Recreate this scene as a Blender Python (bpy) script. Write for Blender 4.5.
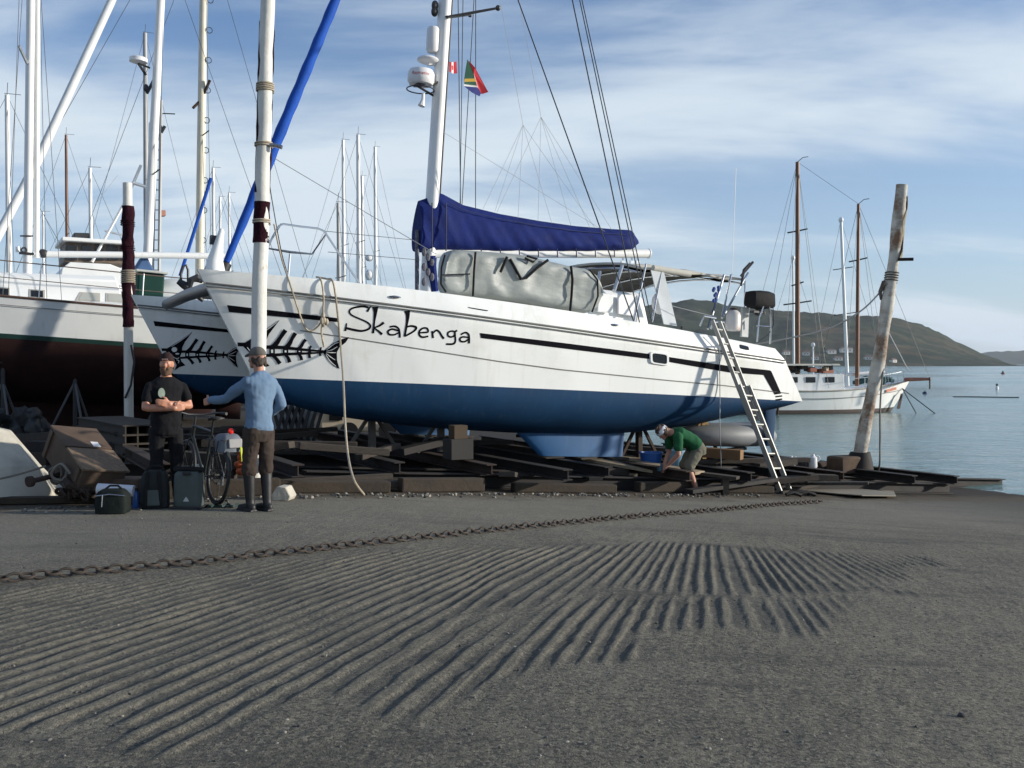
import bpy, bmesh, math, random
import numpy as np
from mathutils import Vector, Matrix, noise
R = math.radians
random.seed(7); rng = np.random.default_rng(7)
for o in list(bpy.data.objects): bpy.data.objects.remove(o)
S = bpy.context.scene; C = S.collection

# ------------------------------------------------------------------ camera
CH, FPX, HZ = 1.54, 1000.0, 364.0          # eye height, focal length in px, horizon row
cam = bpy.data.objects.new('camera', bpy.data.cameras.new('camera')); C.objects.link(cam)
cam.location = (0, 0, CH); cam.rotation_euler = (R(90), 0, 0)
cam.data.sensor_width = 36; cam.data.lens = 36 * FPX / 1024
cam.data.shift_y = -(384 - HZ) / 1024
cam.data.clip_start = .1; cam.data.clip_end = 20000
S.camera = cam
S.render.resolution_x, S.render.resolution_y = 1024, 768

# ------------------------------------------------------------------ sky + sun
SUN_EL = 13.0; SUN_TO = Vector((1, -.02, 0)).normalized()
CLOUD = (5.6606, -7.2716, 0)
W = bpy.data.worlds.new('World'); S.world = W; W.use_nodes = True
nt = W.node_tree; nt.nodes.clear()
def nd(tree, typ, **kw):
    n = tree.nodes.new(typ)
    for k, v in kw.items(): setattr(n, k, v)
    return n
sky = nd(nt, 'ShaderNodeTexSky', sky_type='NISHITA', sun_disc=False)
sky.sun_elevation = R(SUN_EL); sky.sun_rotation = math.atan2(SUN_TO.x, SUN_TO.y)
sky.air_density = 1.0; sky.dust_density = .6; sky.ozone_density = 4.0
bg = nd(nt, 'ShaderNodeBackground'); bg.inputs[1].default_value = .12
out = nd(nt, 'ShaderNodeOutputWorld')
tc = nd(nt, 'ShaderNodeTexCoord'); sep = nd(nt, 'ShaderNodeSeparateXYZ')
nt.links.new(tc.outputs['Generated'], sep.inputs[0])
def mth(op, a, b=None, clamp=False):
    n = nd(nt, 'ShaderNodeMath', operation=op, use_clamp=clamp)
    for i, x in enumerate((a, b)):
        if x is None: continue
        if isinstance(x, (int, float)): n.inputs[i].default_value = x
        else: nt.links.new(x, n.inputs[i])
    return n.outputs[0]
zc = mth('MAXIMUM', sep.outputs[2], 0.0); den = mth('ADD', zc, .24)
u = mth('DIVIDE', sep.outputs[0], den); v = mth('DIVIDE', sep.outputs[1], den)
cmb = nd(nt, 'ShaderNodeCombineXYZ'); nt.links.new(u, cmb.inputs[0]); nt.links.new(v, cmb.inputs[1])
mp = nd(nt, 'ShaderNodeMapping'); nt.links.new(cmb.outputs[0], mp.inputs[0])
mp.inputs['Rotation'].default_value = (0, 0, R(10)); mp.inputs['Scale'].default_value = (.55, 1.0, 1); mp.inputs['Location'].default_value = CLOUD
n1 = nd(nt, 'ShaderNodeTexNoise'); n1.inputs['Scale'].default_value = 1.25; n1.inputs['Detail'].default_value = 9; n1.inputs['Roughness'].default_value = .56; n1.inputs['Distortion'].default_value = .5
nt.links.new(mp.outputs[0], n1.inputs['Vector'])
mp2 = nd(nt, 'ShaderNodeMapping'); nt.links.new(cmb.outputs[0], mp2.inputs[0])
mp2.inputs['Rotation'].default_value = (0, 0, R(-8)); mp2.inputs['Scale'].default_value = (.5, 2.4, 1)
n2 = nd(nt, 'ShaderNodeTexNoise'); n2.inputs['Scale'].default_value = 1.1; n2.inputs['Detail'].default_value = 6; n2.inputs['Roughness'].default_value = .6
nt.links.new(mp2.outputs[0], n2.inputs['Vector'])
cl = mth('ADD', mth('MULTIPLY', n1.outputs[0], .72), mth('MULTIPLY', n2.outputs[0], .28))
mr = nd(nt, 'ShaderNodeMapRange', interpolation_type='SMOOTHSTEP'); nt.links.new(cl, mr.inputs[0])
mr.inputs[1].default_value = .41; mr.inputs[2].default_value = .61; mr.inputs[3].default_value = .04; mr.inputs[4].default_value = 1.0
# more veil low down
lowv = mth('SUBTRACT', 1.0, mth('MULTIPLY', zc, 2.35), True)
low2 = mth('MULTIPLY', mth('POWER', lowv, 1.5), .62)
cov = mth('MAXIMUM', mr.outputs[0], low2)
cov = mth('ADD', mth('MULTIPLY', mr.outputs[0], .76), low2, True)
mix = nd(nt, 'ShaderNodeMixRGB'); nt.links.new(cov, mix.inputs[0])
wb = nd(nt, 'ShaderNodeMixRGB', blend_type='MULTIPLY'); wb.inputs[0].default_value = 1; nt.links.new(sky.outputs[0], wb.inputs[1]); wb.inputs[2].default_value = (.77, .97, 1.16, 1)   # camera white balance
nt.links.new(wb.outputs[0], mix.inputs[1]); mix.inputs[2].default_value = (5.3, 6.05, 6.7, 1)
nt.links.new(mix.outputs[0], bg.inputs[0]); nt.links.new(bg.outputs[0], out.inputs[0])

sun = bpy.data.objects.new('sun', bpy.data.lights.new('sun', 'SUN')); C.objects.link(sun)
sun.data.energy = 5.0; sun.data.angle = R(2.2); sun.data.color = (1.0, .93, .82)
to = Vector((SUN_TO.x * math.cos(R(SUN_EL)), SUN_TO.y * math.cos(R(SUN_EL)), math.sin(R(SUN_EL))))
sun.rotation_euler = to.to_track_quat('Z', 'Y').to_euler(); sun.location = (30, -5, 20)
S.view_settings.view_transform = 'Standard'; S.view_settings.look = 'None'
S.view_settings.exposure = 0.18; S.view_settings.gamma = 1.0; S.view_settings.use_curve_mapping = False

# ------------------------------------------------------------------ materials
MATS = {}
def M(name, col, rough=.6, metal=0, var=.18, scale=2.0, col2=None, c2=(.55, .75), s2=1.2, bump=0, bscale=30, spec=.5, stretch=None, streak=None):
    """procedural: base colour broken up by noise, an optional second colour in patches, optional bump"""
    if name in MATS: return MATS[name]
    m = bpy.data.materials.new(name); m.use_nodes = True; t = m.node_tree
    b = t.nodes['Principled BSDF']; b.inputs['Metallic'].default_value = metal
    b.inputs['Specular IOR Level'].default_value = spec
    co = nd(t, 'ShaderNodeTexCoord'); vec = co.outputs['Object']
    if stretch:
        mpp = nd(t, 'ShaderNodeMapping'); mpp.inputs['Scale'].default_value = stretch; t.links.new(vec, mpp.inputs[0]); vec = mpp.outputs[0]
    n = nd(t, 'ShaderNodeTexNoise'); n.inputs['Scale'].default_value = scale; n.inputs['Detail'].default_value = 6; n.inputs['Roughness'].default_value = .62
    t.links.new(vec, n.inputs['Vector'])
    r = nd(t, 'ShaderNodeValToRGB'); r.color_ramp.elements[0].position = .3; r.color_ramp.elements[1].position = .7
    r.color_ramp.elements[0].color = (*[max(0, c * (1 - var)) for c in col], 1); r.color_ramp.elements[1].color = (*[min(1, c * (1 + var)) for c in col], 1)
    t.links.new(n.outputs[0], r.inputs[0]); colour = r.outputs[0]
    if col2:
        k = nd(t, 'ShaderNodeTexNoise'); k.inputs['Scale'].default_value = s2; k.inputs['Detail'].default_value = 8; k.inputs['Roughness'].default_value = .68
        t.links.new(vec, k.inputs['Vector'])
        q = nd(t, 'ShaderNodeMapRange'); q.inputs[1].default_value, q.inputs[2].default_value = c2; t.links.new(k.outputs[0], q.inputs[0])
        x = nd(t, 'ShaderNodeMixRGB'); t.links.new(q.outputs[0], x.inputs[0]); t.links.new(colour, x.inputs[1]); x.inputs[2].default_value = (*col2, 1); colour = x.outputs[0]
    if streak:   # (colour, amount, scale): vertical run-down marks
        ms = nd(t, 'ShaderNodeMapping'); ms.inputs['Scale'].default_value = (streak[2], streak[2], streak[2] * .06); t.links.new(co.outputs['Object'], ms.inputs[0])
        k = nd(t, 'ShaderNodeTexNoise'); k.inputs['Scale'].default_value = 1; k.inputs['Detail'].default_value = 4; t.links.new(ms.outputs[0], k.inputs['Vector'])
        q = nd(t, 'ShaderNodeMapRange'); q.inputs[1].default_value, q.inputs[2].default_value, q.inputs[4].default_value = .56, .78, streak[1]; t.links.new(k.outputs[0], q.inputs[0])
        x = nd(t, 'ShaderNodeMixRGB'); t.links.new(q.outputs[0], x.inputs[0]); t.links.new(colour, x.inputs[1]); x.inputs[2].default_value = (*streak[0], 1); colour = x.outputs[0]
    t.links.new(colour, b.inputs['Base Color'])
    rr = nd(t, 'ShaderNodeMapRange'); rr.inputs[3].default_value = max(.02, rough - .1); rr.inputs[4].default_value = min(1, rough + .1)
    t.links.new(n.outputs[0], rr.inputs[0]); t.links.new(rr.outputs[0], b.inputs['Roughness'])
    if bump:
        k = nd(t, 'ShaderNodeTexNoise'); k.inputs['Scale'].default_value = bscale; k.inputs['Detail'].default_value = 5; t.links.new(vec, k.inputs['Vector'])
        bp = nd(t, 'ShaderNodeBump'); bp.inputs['Strength'].default_value = .8; bp.inputs['Distance'].default_value = bump
        t.links.new(k.outputs[0], bp.inputs['Height']); t.links.new(bp.outputs[0], b.inputs['Normal'])
    MATS[name] = m; return m

GEL = M('white_gelcoat', (.83, .84, .81), .33, var=.03, scale=.8, col2=(.64, .63, .56), c2=(.5, .8), s2=.9, streak=((.52, .49, .40), .24, 9))
DECKW = M('deck_gelcoat', (.80, .81, .79), .4, var=.03, scale=2)
BLUEAF = M('blue_antifouling', (.0035, .038, .10), .72, var=.16, scale=1.6, spec=.25, col2=(.006, .045, .11), s2=2.5, streak=((.05, .085, .14), .35, 14))
REDAF = M('red_antifouling', (.024, .009, .008), .85, spec=.2, var=.3, scale=1.6, col2=(.06, .025, .02))
BLACKV = M('black_vinyl', (.005, .005, .008), .85, var=.1, spec=.08)
GREYLINE = M('grey_rubber_strip', (.14, .14, .13), .6)
CANVAS = M('blue_canvas', (.006, .016, .112), .8, var=.18, scale=3, bump=.02, bscale=5, spec=.2)
SAILBLUE = M('royal_blue_cloth', (.012, .075, .38), .75, var=.15, scale=4, bump=.006, bscale=22, spec=.2)
GREYCAN = M('grey_canvas', (.27, .29, .275), .5, var=.14, scale=2.2, bump=.03, bscale=4, spec=.45, stretch=(.6, 1.5, 1.5))
BEIGECAN = M('beige_canvas', (.50, .48, .42), .8, var=.1, spec=.2)
DARKCAN = M('black_canvas', (.012, .012, .013), .75, var=.2, spec=.2, bump=.01, bscale=14)
GREENCAN = M('dark_green_canvas', (.010, .045, .035), .8, var=.2, spec=.2)
ALU = M('aluminium', (.62, .63, .63), .38, metal=.85, var=.08)
ALUP = M('painted_mast', (.78, .78, .76), .4, var=.06, scale=1.0, streak=((.45, .42, .36), .3, 16))
CREAM = M('cream_mast_paint', (.66, .61, .48), .5, var=.08, streak=((.40, .33, .22), .4, 18))
STEEL = M('stainless_steel', (.55, .56, .57), .25, metal=.95, var=.05)
WIRE = M('steel_wire', (.05, .055, .06), .5, metal=.3, var=.1)
WIREL = M('pale_rope_line', (.38, .38, .37), .7, var=.1)
ROPE = M('tan_rope', (.42, .36, .27), .9, var=.25, scale=40, bump=.004, bscale=120)
DARKM = M('dark_metal', (.045, .045, .048), .5, metal=.4, var=.25)
GLASS = M('dark_glass', (.012, .014, .017), .12, var=.1)
WOOD = M('weathered_timber', (.042, .033, .025), .85, var=.4, scale=3, stretch=(1, 8, 8), bump=.01, bscale=12, col2=(.05, .04, .032))
WOODL = M('pale_plank', (.32, .25, .165), .8, var=.28, scale=3, stretch=(1, 9, 9), col2=(.14, .11, .08))
CRATEW = M('crate_wood', (.085, .055, .036), .8, var=.3, scale=4, col2=(.07, .05, .037), s2=2)
RUST = M('rusty_steel', (.034, .019, .013), .85, var=.4, scale=6, col2=(.035, .026, .022), bump=.006, bscale=40)
RUSTD = M('dark_rusty_steel', (.010, .008, .0075), .8, var=.4, scale=5, col2=(.035, .018, .012))
POSTW = M('chipped_white_post', (.64, .63, .58), .65, var=.1, scale=3, col2=(.30, .17, .09), c2=(.62, .78), s2=3.0, bump=.006, bscale=18, streak=((.30, .20, .12), .5, 12))
POSTOLD = M('worn_timber_post', (.50, .48, .42), .8, var=.2, scale=3, col2=(.20, .12, .07), c2=(.44, .60), s2=2.2, bump=.012, bscale=14)
MAROON = M('maroon_carpet', (.026, .007, .012), 1, var=.3, scale=12, bump=.02, bscale=20, spec=.1)
BROWNMAST = M('varnished_mast', (.16, .065, .028), .45, var=.25, scale=2)
CONC = M('pale_concrete', (.46, .43, .36), .9, var=.14, scale=3, col2=(.22, .21, .18), c2=(.52, .8), bump=.012, bscale=14)
RUBBER = M('black_rubber', (.010, .010, .011), .55, var=.2)
EARTH = M('brown_earth', (.13, .098, .062), .95, var=.35, scale=5, bump=.02, bscale=20)
GREYINF = M('grey_inflatable', (.20, .21, .22), .55, var=.1)
REDV = M('red_plastic', (.55, .02, .015), .35, var=.05)
ORANGE = M('orange_netting', (.42, .08, .015), .7, var=.3, scale=20)
YEL = M('reflective_yellow', (.62, .72, .03), .5, var=.05)
BAGDK = M('charcoal_fabric', (.022, .025, .026), .8, spec=.2, var=.22, scale=6, bump=.01, bscale=12)
BAGGR = M('grey_fabric', (.075, .093, .088), .75, spec=.25, var=.15, scale=4, bump=.01, bscale=9)
WHITEP = M('white_plastic', (.72, .72, .72), .4, var=.04)
BLUEP = M('blue_plastic', (.02, .10, .35), .4, var=.05)
SKIN = M('skin', (.40, .20, .135), .55, var=.1, scale=12)
HAIR = M('dark_brown_hair', (.035, .022, .014), .7, var=.3, scale=30, bump=.006, bscale=60)
BEARD = M('brown_beard', (.10, .052, .028), .8, var=.3, scale=40)

# ------------------------------------------------------------------ mesh helpers
ROOTM = {}
def frames(pts):
    T = []
    for i in range(len(pts)):
        a = pts[max(0, i - 1)]; b = pts[min(len(pts) - 1, i + 1)]; d = (b - a)
        T.append(d.normalized() if d.length > 1e-9 else Vector((0, 0, 1)))
    up = Vector((0, 0, 1)) if abs(T[0].z) < .9 else Vector((1, 0, 0))
    n = T[0].cross(up).normalized(); res = []
    for i, t in enumerate(T):
        n = (n - t * n.dot(t))
        n = n.normalized() if n.length > 1e-6 else t.orthogonal().normalized()
        res.append((n, t.cross(n)))
    return res
class MB:
    def __init__(s): s.v = []; s.f = []; s.m = []
    def add(s, vs, fs, mi=0):
        k = len(s.v); s.v += [tuple(x) for x in vs]; s.f += [tuple(i + k for i in q) for q in fs]; s.m += [mi] * len(fs); return s
    def box(s, c, d, rot=None, mi=0, taper=1.0):
        c = Vector(c); x, y, z = (q / 2 for q in d); P = []
        for sz in (-1, 1):
            k = 1 if sz < 0 else taper
            for sx, sy in ((-1, -1), (1, -1), (1, 1), (-1, 1)):
                p = Vector((sx * x * k, sy * y * k, sz * z)); P.append(c + (rot @ p if rot else p))
        return s.add(P, [(3, 2, 1, 0), (4, 5, 6, 7), (0, 1, 5, 4), (1, 2, 6, 5), (2, 3, 7, 6), (3, 0, 4, 7)], mi)
    def beam(s, a, b, w, h, mi=0, up=(0, 0, 1)):
        a = Vector(a); b = Vector(b); t = (b - a).normalized(); n = t.cross(Vector(up)).normalized(); q = n.cross(t)
        P = [p + n * (sx * w / 2) + q * (sz * h / 2) for p in (a, b) for sx, sz in ((-1, -1), (1, -1), (1, 1), (-1, 1))]
        return s.add(P, [(0, 1, 2, 3), (7, 6, 5, 4), (0, 4, 5, 1), (1, 5, 6, 2), (2, 6, 7, 3), (3, 7, 4, 0)], mi)
    def ibeam(s, a, b, w, h, th=.02, mi=0):
        a = Vector(a); b = Vector(b); z = Vector((0, 0, 1)); 
        s.beam(a + z * (h / 2 - th / 2), b + z * (h / 2 - th / 2), w, th, mi); s.beam(a - z * (h / 2 - th / 2), b - z * (h / 2 - th / 2), w, th, mi)
        return s.beam(a, b, th, h - 2 * th - .002, mi)
    def tube(s, pts, r, n=8, mi=0, flat=1.0):
        pts = [Vector(p) for p in pts]; rs = r if isinstance(r, (list, tuple)) else [r] * len(pts); fr = frames(pts); P = []; F = []
        for p, rr, (a, b) in zip(pts, rs, fr):
            for k in range(n):
                g = 2 * math.pi * k / n; P.append(p + a * (math.cos(g) * rr) + b * (math.sin(g) * rr * flat))
        for i in range(len(pts) - 1):
            for k in range(n):
                F.append((i * n + k, i * n + (k + 1) % n, (i + 1) * n + (k + 1) % n, (i + 1) * n + k))
        F.append(tuple(range(n - 1, -1, -1))); F.append(tuple((len(pts) - 1) * n + k for k in range(n)))
        return s.add(P, F, mi)
    def loft(s, rings, mi=0, caps=True, closed=True):
        n = len(rings[0]); P = [p for r in rings for p in r]; F = []
        for i in range(len(rings) - 1):
            for k in range(n if closed else n - 1):
                F.append((i * n + k, i * n + (k + 1) % n, (i + 1) * n + (k + 1) % n, (i + 1) * n + k))
        if caps: F.append(tuple(range(n - 1, -1, -1))); F.append(tuple((len(rings) - 1) * n + k for k in range(n)))
        return s.add(P, F, mi)
    def ell(s, c, rad, nu=16, nv=10, rot=None, mi=0, fn=None):
        c = Vector(c); P = []; F = []
        for j in range(nv + 1):
            th = math.pi * j / nv
            for k in range(nu):
                ph = 2 * math.pi * k / nu
                p = Vector((math.sin(th) * math.cos(ph), math.sin(th) * math.sin(ph), math.cos(th)))
                if fn: p = fn(p)
                p = Vector((p.x * rad[0], p.y * rad[1], p.z * rad[2])); P.append(c + (rot @ p if rot else p))
        for j in range(nv):
            for k in range(nu): F.append((j * nu + k, (j + 1) * nu + k, (j + 1) * nu + (k + 1) % nu, j * nu + (k + 1) % nu))
        return s.add(P, F, mi)
    def prism(s, poly, off, mi=0):
        a = [Vector(p) for p in poly]; o = Vector(off); n = len(a)
        F = [tuple(range(n)), tuple(range(2 * n - 1, n - 1, -1))] + [(k, k + n, (k + 1) % n + n, (k + 1) % n) for k in range(n)]
        return s.add(a + [p + o for p in a], F, mi)
    def torus(s, c, Rr, r, axis=(0, 0, 1), n=24, k=8, mi=0, sx=1.0, arc=None):
        q = Vector(axis).to_track_quat('Z', 'Y').to_matrix(); c = Vector(c); P = []; F = []
        for i in range(n):
            a = 2 * math.pi * i / n
            for j in range(k):
                b = 2 * math.pi * j / k
                P.append(c + q @ Vector(((Rr + r * math.cos(b)) * math.cos(a) * sx, (Rr + r * math.cos(b)) * math.sin(a), r * math.sin(b))))
        for i in range(n):
            for j in range(k): F.append((i * k + j, ((i + 1) % n) * k + j, ((i + 1) % n) * k + (j + 1) % k, i * k + (j + 1) % k))
        return s.add(P, F, mi)
    def build(s, name, mats, parent=None, world=False, smooth=30, bevel=0, normals=True):
        if not isinstance(mats, (list, tuple)): mats = [mats]
        me = bpy.data.meshes.new(name); vs = s.v
        if world and parent is not None:
            inv = ROOTM[parent.name].inverted(); vs = [tuple(inv @ Vector(p)) for p in vs]
        me.from_pydata(vs, [], s.f)
        for m in mats: me.materials.append(m)
        me.polygons.foreach_set('material_index', s.m)
        if normals:
            bm = bmesh.new(); bm.from_mesh(me); bmesh.ops.recalc_face_normals(bm, faces=bm.faces); bm.to_mesh(me); bm.free()
        if smooth:
            me.polygons.foreach_set('use_smooth', [True] * len(me.polygons)); me.set_sharp_from_angle(angle=R(smooth))
        me.update()
        o = bpy.data.objects.new(name, me); C.objects.link(o)
        if parent is not None: o.parent = parent; ROOTM[o.name] = ROOTM[parent.name]
        else: ROOTM[o.name] = Matrix.Identity(4)
        if bevel:
            b = o.modifiers.new('bevel', 'BEVEL'); b.width = bevel; b.segments = 2; b.limit_method = 'ANGLE'
        return o
def tag(o, label, cat, group=None, kind=None):
    o['label'] = label; o['category'] = cat
    if group: o['group'] = group
    o['kind'] = kind or 'thing'
    return o
def thing(name, label, cat, loc=(0, 0, 0), rot=(0, 0, 0), group=None):
    o = bpy.data.objects.new(name, None); C.objects.link(o); o.empty_display_size = .2
    o.location = loc; o.rotation_euler = rot
    ROOTM[o.name] = Matrix.Translation(Vector(loc)) @ __import__('mathutils').Euler(rot).to_matrix().to_4x4()
    return tag(o, label, cat, group)
def solo(mb, name, mats, label, cat, loc, group=None, **kw):
    """a thing that is one mesh, built from world coordinates, origin at loc"""
    mb.v = [tuple(Vector(p) - Vector(loc)) for p in mb.v]
    o = mb.build(name, mats, **kw); o.location = loc; ROOTM[o.name] = Matrix.Translation(Vector(loc)); return tag(o, label, cat, group)
def setting(o): o['kind'] = 'structure'; return o
def copy_tree(o, parent=None):
    c = o.copy(); C.objects.link(c)
    if parent: c.parent = parent
    for ch in list(o.children): copy_tree(ch, c)
    return c
CAMP = Vector((0, 0, CH))
def at(px, py, Y): return Vector(((px - 512) / FPX * Y, Y, CH + (HZ - py) / FPX * Y))
def ray(px, py): return Vector(((px - 512) / FPX, 1, (HZ - py) / FPX))

# slip frame: s runs down the slip (also the catamaran's aft direction), w to its far side
ANG = R(29.15); AX = Vector((math.cos(ANG), math.sin(ANG), 0)); LX = Vector((-AX.y, AX.x, 0)); ORG = Vector((-4.3, 14, 0))
SLOPE = .072; WATER = -1.17
def zslip(s):
    return -SLOPE * (.5 * (s + math.sqrt(s * s + 1.2)) if s < 100 else 100)
def zg(x, y):
    s = (x - ORG.x) * AX.x + (y - ORG.y) * AX.y
    return zslip(s)
def sw(s, w, dz=0):
    p = ORG + AX * s + LX * w; return Vector((p.x, p.y, zslip(s) + dz))
def gp(px, py, lift=0):
    """point of the ground seen at a pixel"""
    d = ray(px, py); lo, hi = 1.0, 400.0
    for _ in range(60):
        m = (lo + hi) / 2; p = CAMP + d * m
        if p.z > zg(p.x, p.y): lo = m
        else: hi = m
    p = CAMP + d * lo; p.z = zg(p.x, p.y) + lift; return p
# ================================================================== SETTING
# ---- slipway concrete: one sheet, fine near the camera, with real traction grooves
GD = math.atan2(.265, .964)                       # groove direction (from +Y towards +X)
gu = Vector((math.cos(GD), -math.sin(GD), 0)); gv = Vector((math.sin(GD), math.cos(GD), 0))
us = np.concatenate([-np.geomspace(6000, 5.42, 46), np.arange(-5.4, 3.9, .0115), np.geomspace(4.0, 6000, 48)])
vs = np.concatenate([-np.geomspace(3000, 2.0, 18), np.arange(2.2, 11.0, .062) , np.geomspace(11.3, 9000, 56)])
U, V = np.meshgrid(us, vs)
GX = U * gu.x + V * gv.x; GY = U * gu.y + V * gv.y
def vnoise(x, y, seed=0):
    """smooth value noise"""
    r = np.random.default_rng(seed).random((256, 256)); xi = np.floor(x).astype(int); yi = np.floor(y).astype(int)
    fx = x - xi; fy = y - yi; fx = fx * fx * (3 - 2 * fx); fy = fy * fy * (3 - 2 * fy); g = lambda a, b: r[a % 256, b % 256]
    return (g(xi, yi) * (1 - fx) + g(xi + 1, yi) * fx) * (1 - fy) + (g(xi, yi + 1) * (1 - fx) + g(xi + 1, yi + 1) * fx) * fy
sS = (GX - ORG.x) * AX.x + (GY - ORG.y) * AX.y; wW = (GX - ORG.x) * LX.x + (GY - ORG.y) * LX.y
GZ = -SLOPE * .5 * (sS + np.sqrt(sS ** 2 + 1.2)); GZ = np.maximum(GZ, -8.0)
lowY = np.interp(GX, [-4, -3, -1.84, -1.12, -.51, .14, 1.24, 1.92, 3.05, 4.0, 5.2], [2.9, 3.2, 3.7, 4.2, 4.5, 4.95, 6.0, 6.5, 7.6, 9.4, 12])
upY = np.interp(GX, [-5, -3.6, -2.4, -1, 0, 1.5, 3.6, 5], [6.6, 7.0, 7.55, 8.5, 9.2, 10.1, 10.3, 10.0])
wob = (vnoise(GX * 2.2, GY * 2.2, 3) - .5) * 1.3
sm = lambda t: np.clip(t, 0, 1) ** 2 * (3 - 2 * np.clip(t, 0, 1))
mask = sm((GY - lowY + wob) / .35) * sm((upY - GY + wob * .3) / .35)
seamY = 6.75 + .33 * GX + (vnoise(GX * 1.5, GY * .6, 5) - .5) * .9
mask *= 1 - .6 * np.exp(-((GY - seamY) / .22) ** 2) * sm((GX + 1.0) / 1.2)
mask *= 1 - .12 * sm((GX - .6) / 1.6)
mask *= (.68 + .4 * vnoise(GX * .9 + 9, GY * .7, 8)) * (.50 + .50 * sm((vnoise(GX * 1.7 + 4, GY * 1.0 + 2, 19) * .7 + vnoise(GX * 5, GY * 3, 20) * .3 - .22) / .28))
X0 = (GX - .30 * (GY - 6.3)) / (1 - .085 * (GY - 6.3).clip(-6, 6)); wl = .126
ph = X0 / wl + (vnoise(GX * .5, GY * .35, 11) - .5) * .22 + (vnoise(GX * 3, GY * 2, 12) - .5) * .08 + (vnoise(X0 * 2.3, X0 * 0 + 4.2, 17) - .5) * 1.1 + .5 * (GY > seamY) * sm((GX + .4) / .3)
tri = np.abs((ph % 1.0) - .5) * 2; rid = np.floor(ph); rw = vnoise(rid * .73 + 5, rid * .31, 14)
prof = np.clip((tri - .46 - .34 * (vnoise(U * 22, V * 9, 18) - .5) - .30 * (vnoise(U * 3, V * 1.6, 15) - .5)) / .24, 0, 1); prof = prof * prof * (3 - 2 * prof) * (.62 + .5 * vnoise(U * 2.5 + 3, V * 1.1, 16)) * (.7 + .5 * rw)
near = sm((12.5 - GY) / 2) * sm((GY - 1.5))
rough = (vnoise(U * 14, V * 9, 21) - .5) * .005 + (vnoise(U * 5, V * 4, 22) - .5) * .007 + (vnoise(U * 30, V * 15, 23) - .5) * .004
GZ = GZ + mask * (prof - .25) * .0135 + rough * near * np.where(np.abs(U) < 5, 1, 0)
GZ = GZ + sm((wW - 48) / 30) * 5.5 * sm((10 - sS) / 12)       # bank behind the yard
nv_, nu_ = GX.shape
idx = np.arange(nv_ * nu_).reshape(nv_, nu_)
q = np.stack([idx[:-1, :-1], idx[:-1, 1:], idx[1:, 1:], idx[1:, :-1]], -1).reshape(-1, 4)
me = bpy.data.meshes.new('ground'); me.from_pydata(np.stack([GX, GY, GZ], -1).reshape(-1, 3).tolist(), [], q.tolist())
me.polygons.foreach_set('use_smooth', [True] * len(me.polygons))
gm = bpy.data.materials.new('slipway_concrete'); gm.use_nodes = True; t = gm.node_tree; b = t.nodes['Principled BSDF']
co = nd(t, 'ShaderNodeTexCoord')
def tnoise(scale, det=6, rough=.6, vec=None, dist=0):
    n = nd(t, 'ShaderNodeTexNoise'); n.inputs['Scale'].default_value = scale; n.inputs['Detail'].default_value = det; n.inputs['Roughness'].default_value = rough; n.inputs['Distortion'].default_value = dist
    t.links.new(vec or co.outputs['Object'], n.inputs['Vector']); return n.outputs[0]
def tramp(src, lo, hi, a, b_):
    n = nd(t, 'ShaderNodeMapRange'); n.inputs[1].default_value, n.inputs[2].default_value, n.inputs[3].default_value, n.inputs[4].default_value = lo, hi, a, b_
    t.links.new(src, n.inputs[0]); return n.outputs[0]
def tmix(fac, a, b_, mode='MIX'):
    n = nd(t, 'ShaderNodeMixRGB', blend_type=mode)
    for i, x in enumerate((fac, a, b_)):
        if isinstance(x, (int, float)): n.inputs[i].default_value = x
        elif isinstance(x, tuple): n.inputs[i].default_value = (*x, 1)
        else: t.links.new(x, n.inputs[i])
    return n.outputs[0]
big = tnoise(.55, 5, .6); mid = tnoise(3.2, 6, .65); fine = tnoise(55, 5, .75); grit = tnoise(110, 2, .6)
c = tmix(tramp(big, .35, .68, 0, 1), (.096, .091, .073), (.168, .157, .125))
c = tmix(tramp(mid, .47, .66, 0, .75), c, (.080, .078, .072))
c = tmix(tramp(fine, .46, .66, 0, .85), c, (.235, .21, .155))
vor = nd(t, 'ShaderNodeTexVoronoi'); vor.inputs['Scale'].default_value = 62; t.links.new(co.outputs['Object'], vor.inputs['Vector'])
peb = nd(t, 'ShaderNodeSeparateColor'); t.links.new(vor.outputs['Color'], peb.inputs[0])
c = tmix(tramp(peb.outputs[0], .58, .85, 0, .62), c, (.030, .030, .031))
c = tmix(tramp(peb.outputs[1], .72, .95, 0, .55), c, (.30, .27, .21))
# oil and tide stains, wet and darker towards the water
st = nd(t, 'ShaderNodeMapping'); st.inputs['Rotation'].default_value = (0, 0, -ANG); st.inputs['Scale'].default_value = (.35, 1.6, 1); t.links.new(co.outputs['Object'], st.inputs[0])
c = tmix(tramp(tnoise(1.3, 7, .7, st.outputs[0], .6), .52, .66, 0, .65), c, (.050, .049, .045))
pos = nd(t, 'ShaderNodeVectorMath', operation='DOT_PRODUCT'); t.links.new(co.outputs['Object'], pos.inputs[0]); pos.inputs[1].default_value = AX
wet = tramp(pos.outputs['Value'], ORG.dot(AX) + 9.5, ORG.dot(AX) + 15.0, 0, .75)
c = tmix(wet, c, (.045, .044, .038))
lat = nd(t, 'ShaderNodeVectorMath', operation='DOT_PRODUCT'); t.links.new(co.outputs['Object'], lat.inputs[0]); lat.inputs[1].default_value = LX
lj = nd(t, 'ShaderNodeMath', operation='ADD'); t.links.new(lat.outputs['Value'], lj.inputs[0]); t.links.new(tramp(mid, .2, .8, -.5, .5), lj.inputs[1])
c = tmix(tramp(lj.outputs[0], ORG.dot(LX) - 6.6, ORG.dot(LX) - 4.6, 0, .38), c, (.225, .215, .18))   # dusty swept concrete above the grooves
c = tmix(wet, c, (.045, .044, .038))
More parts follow.
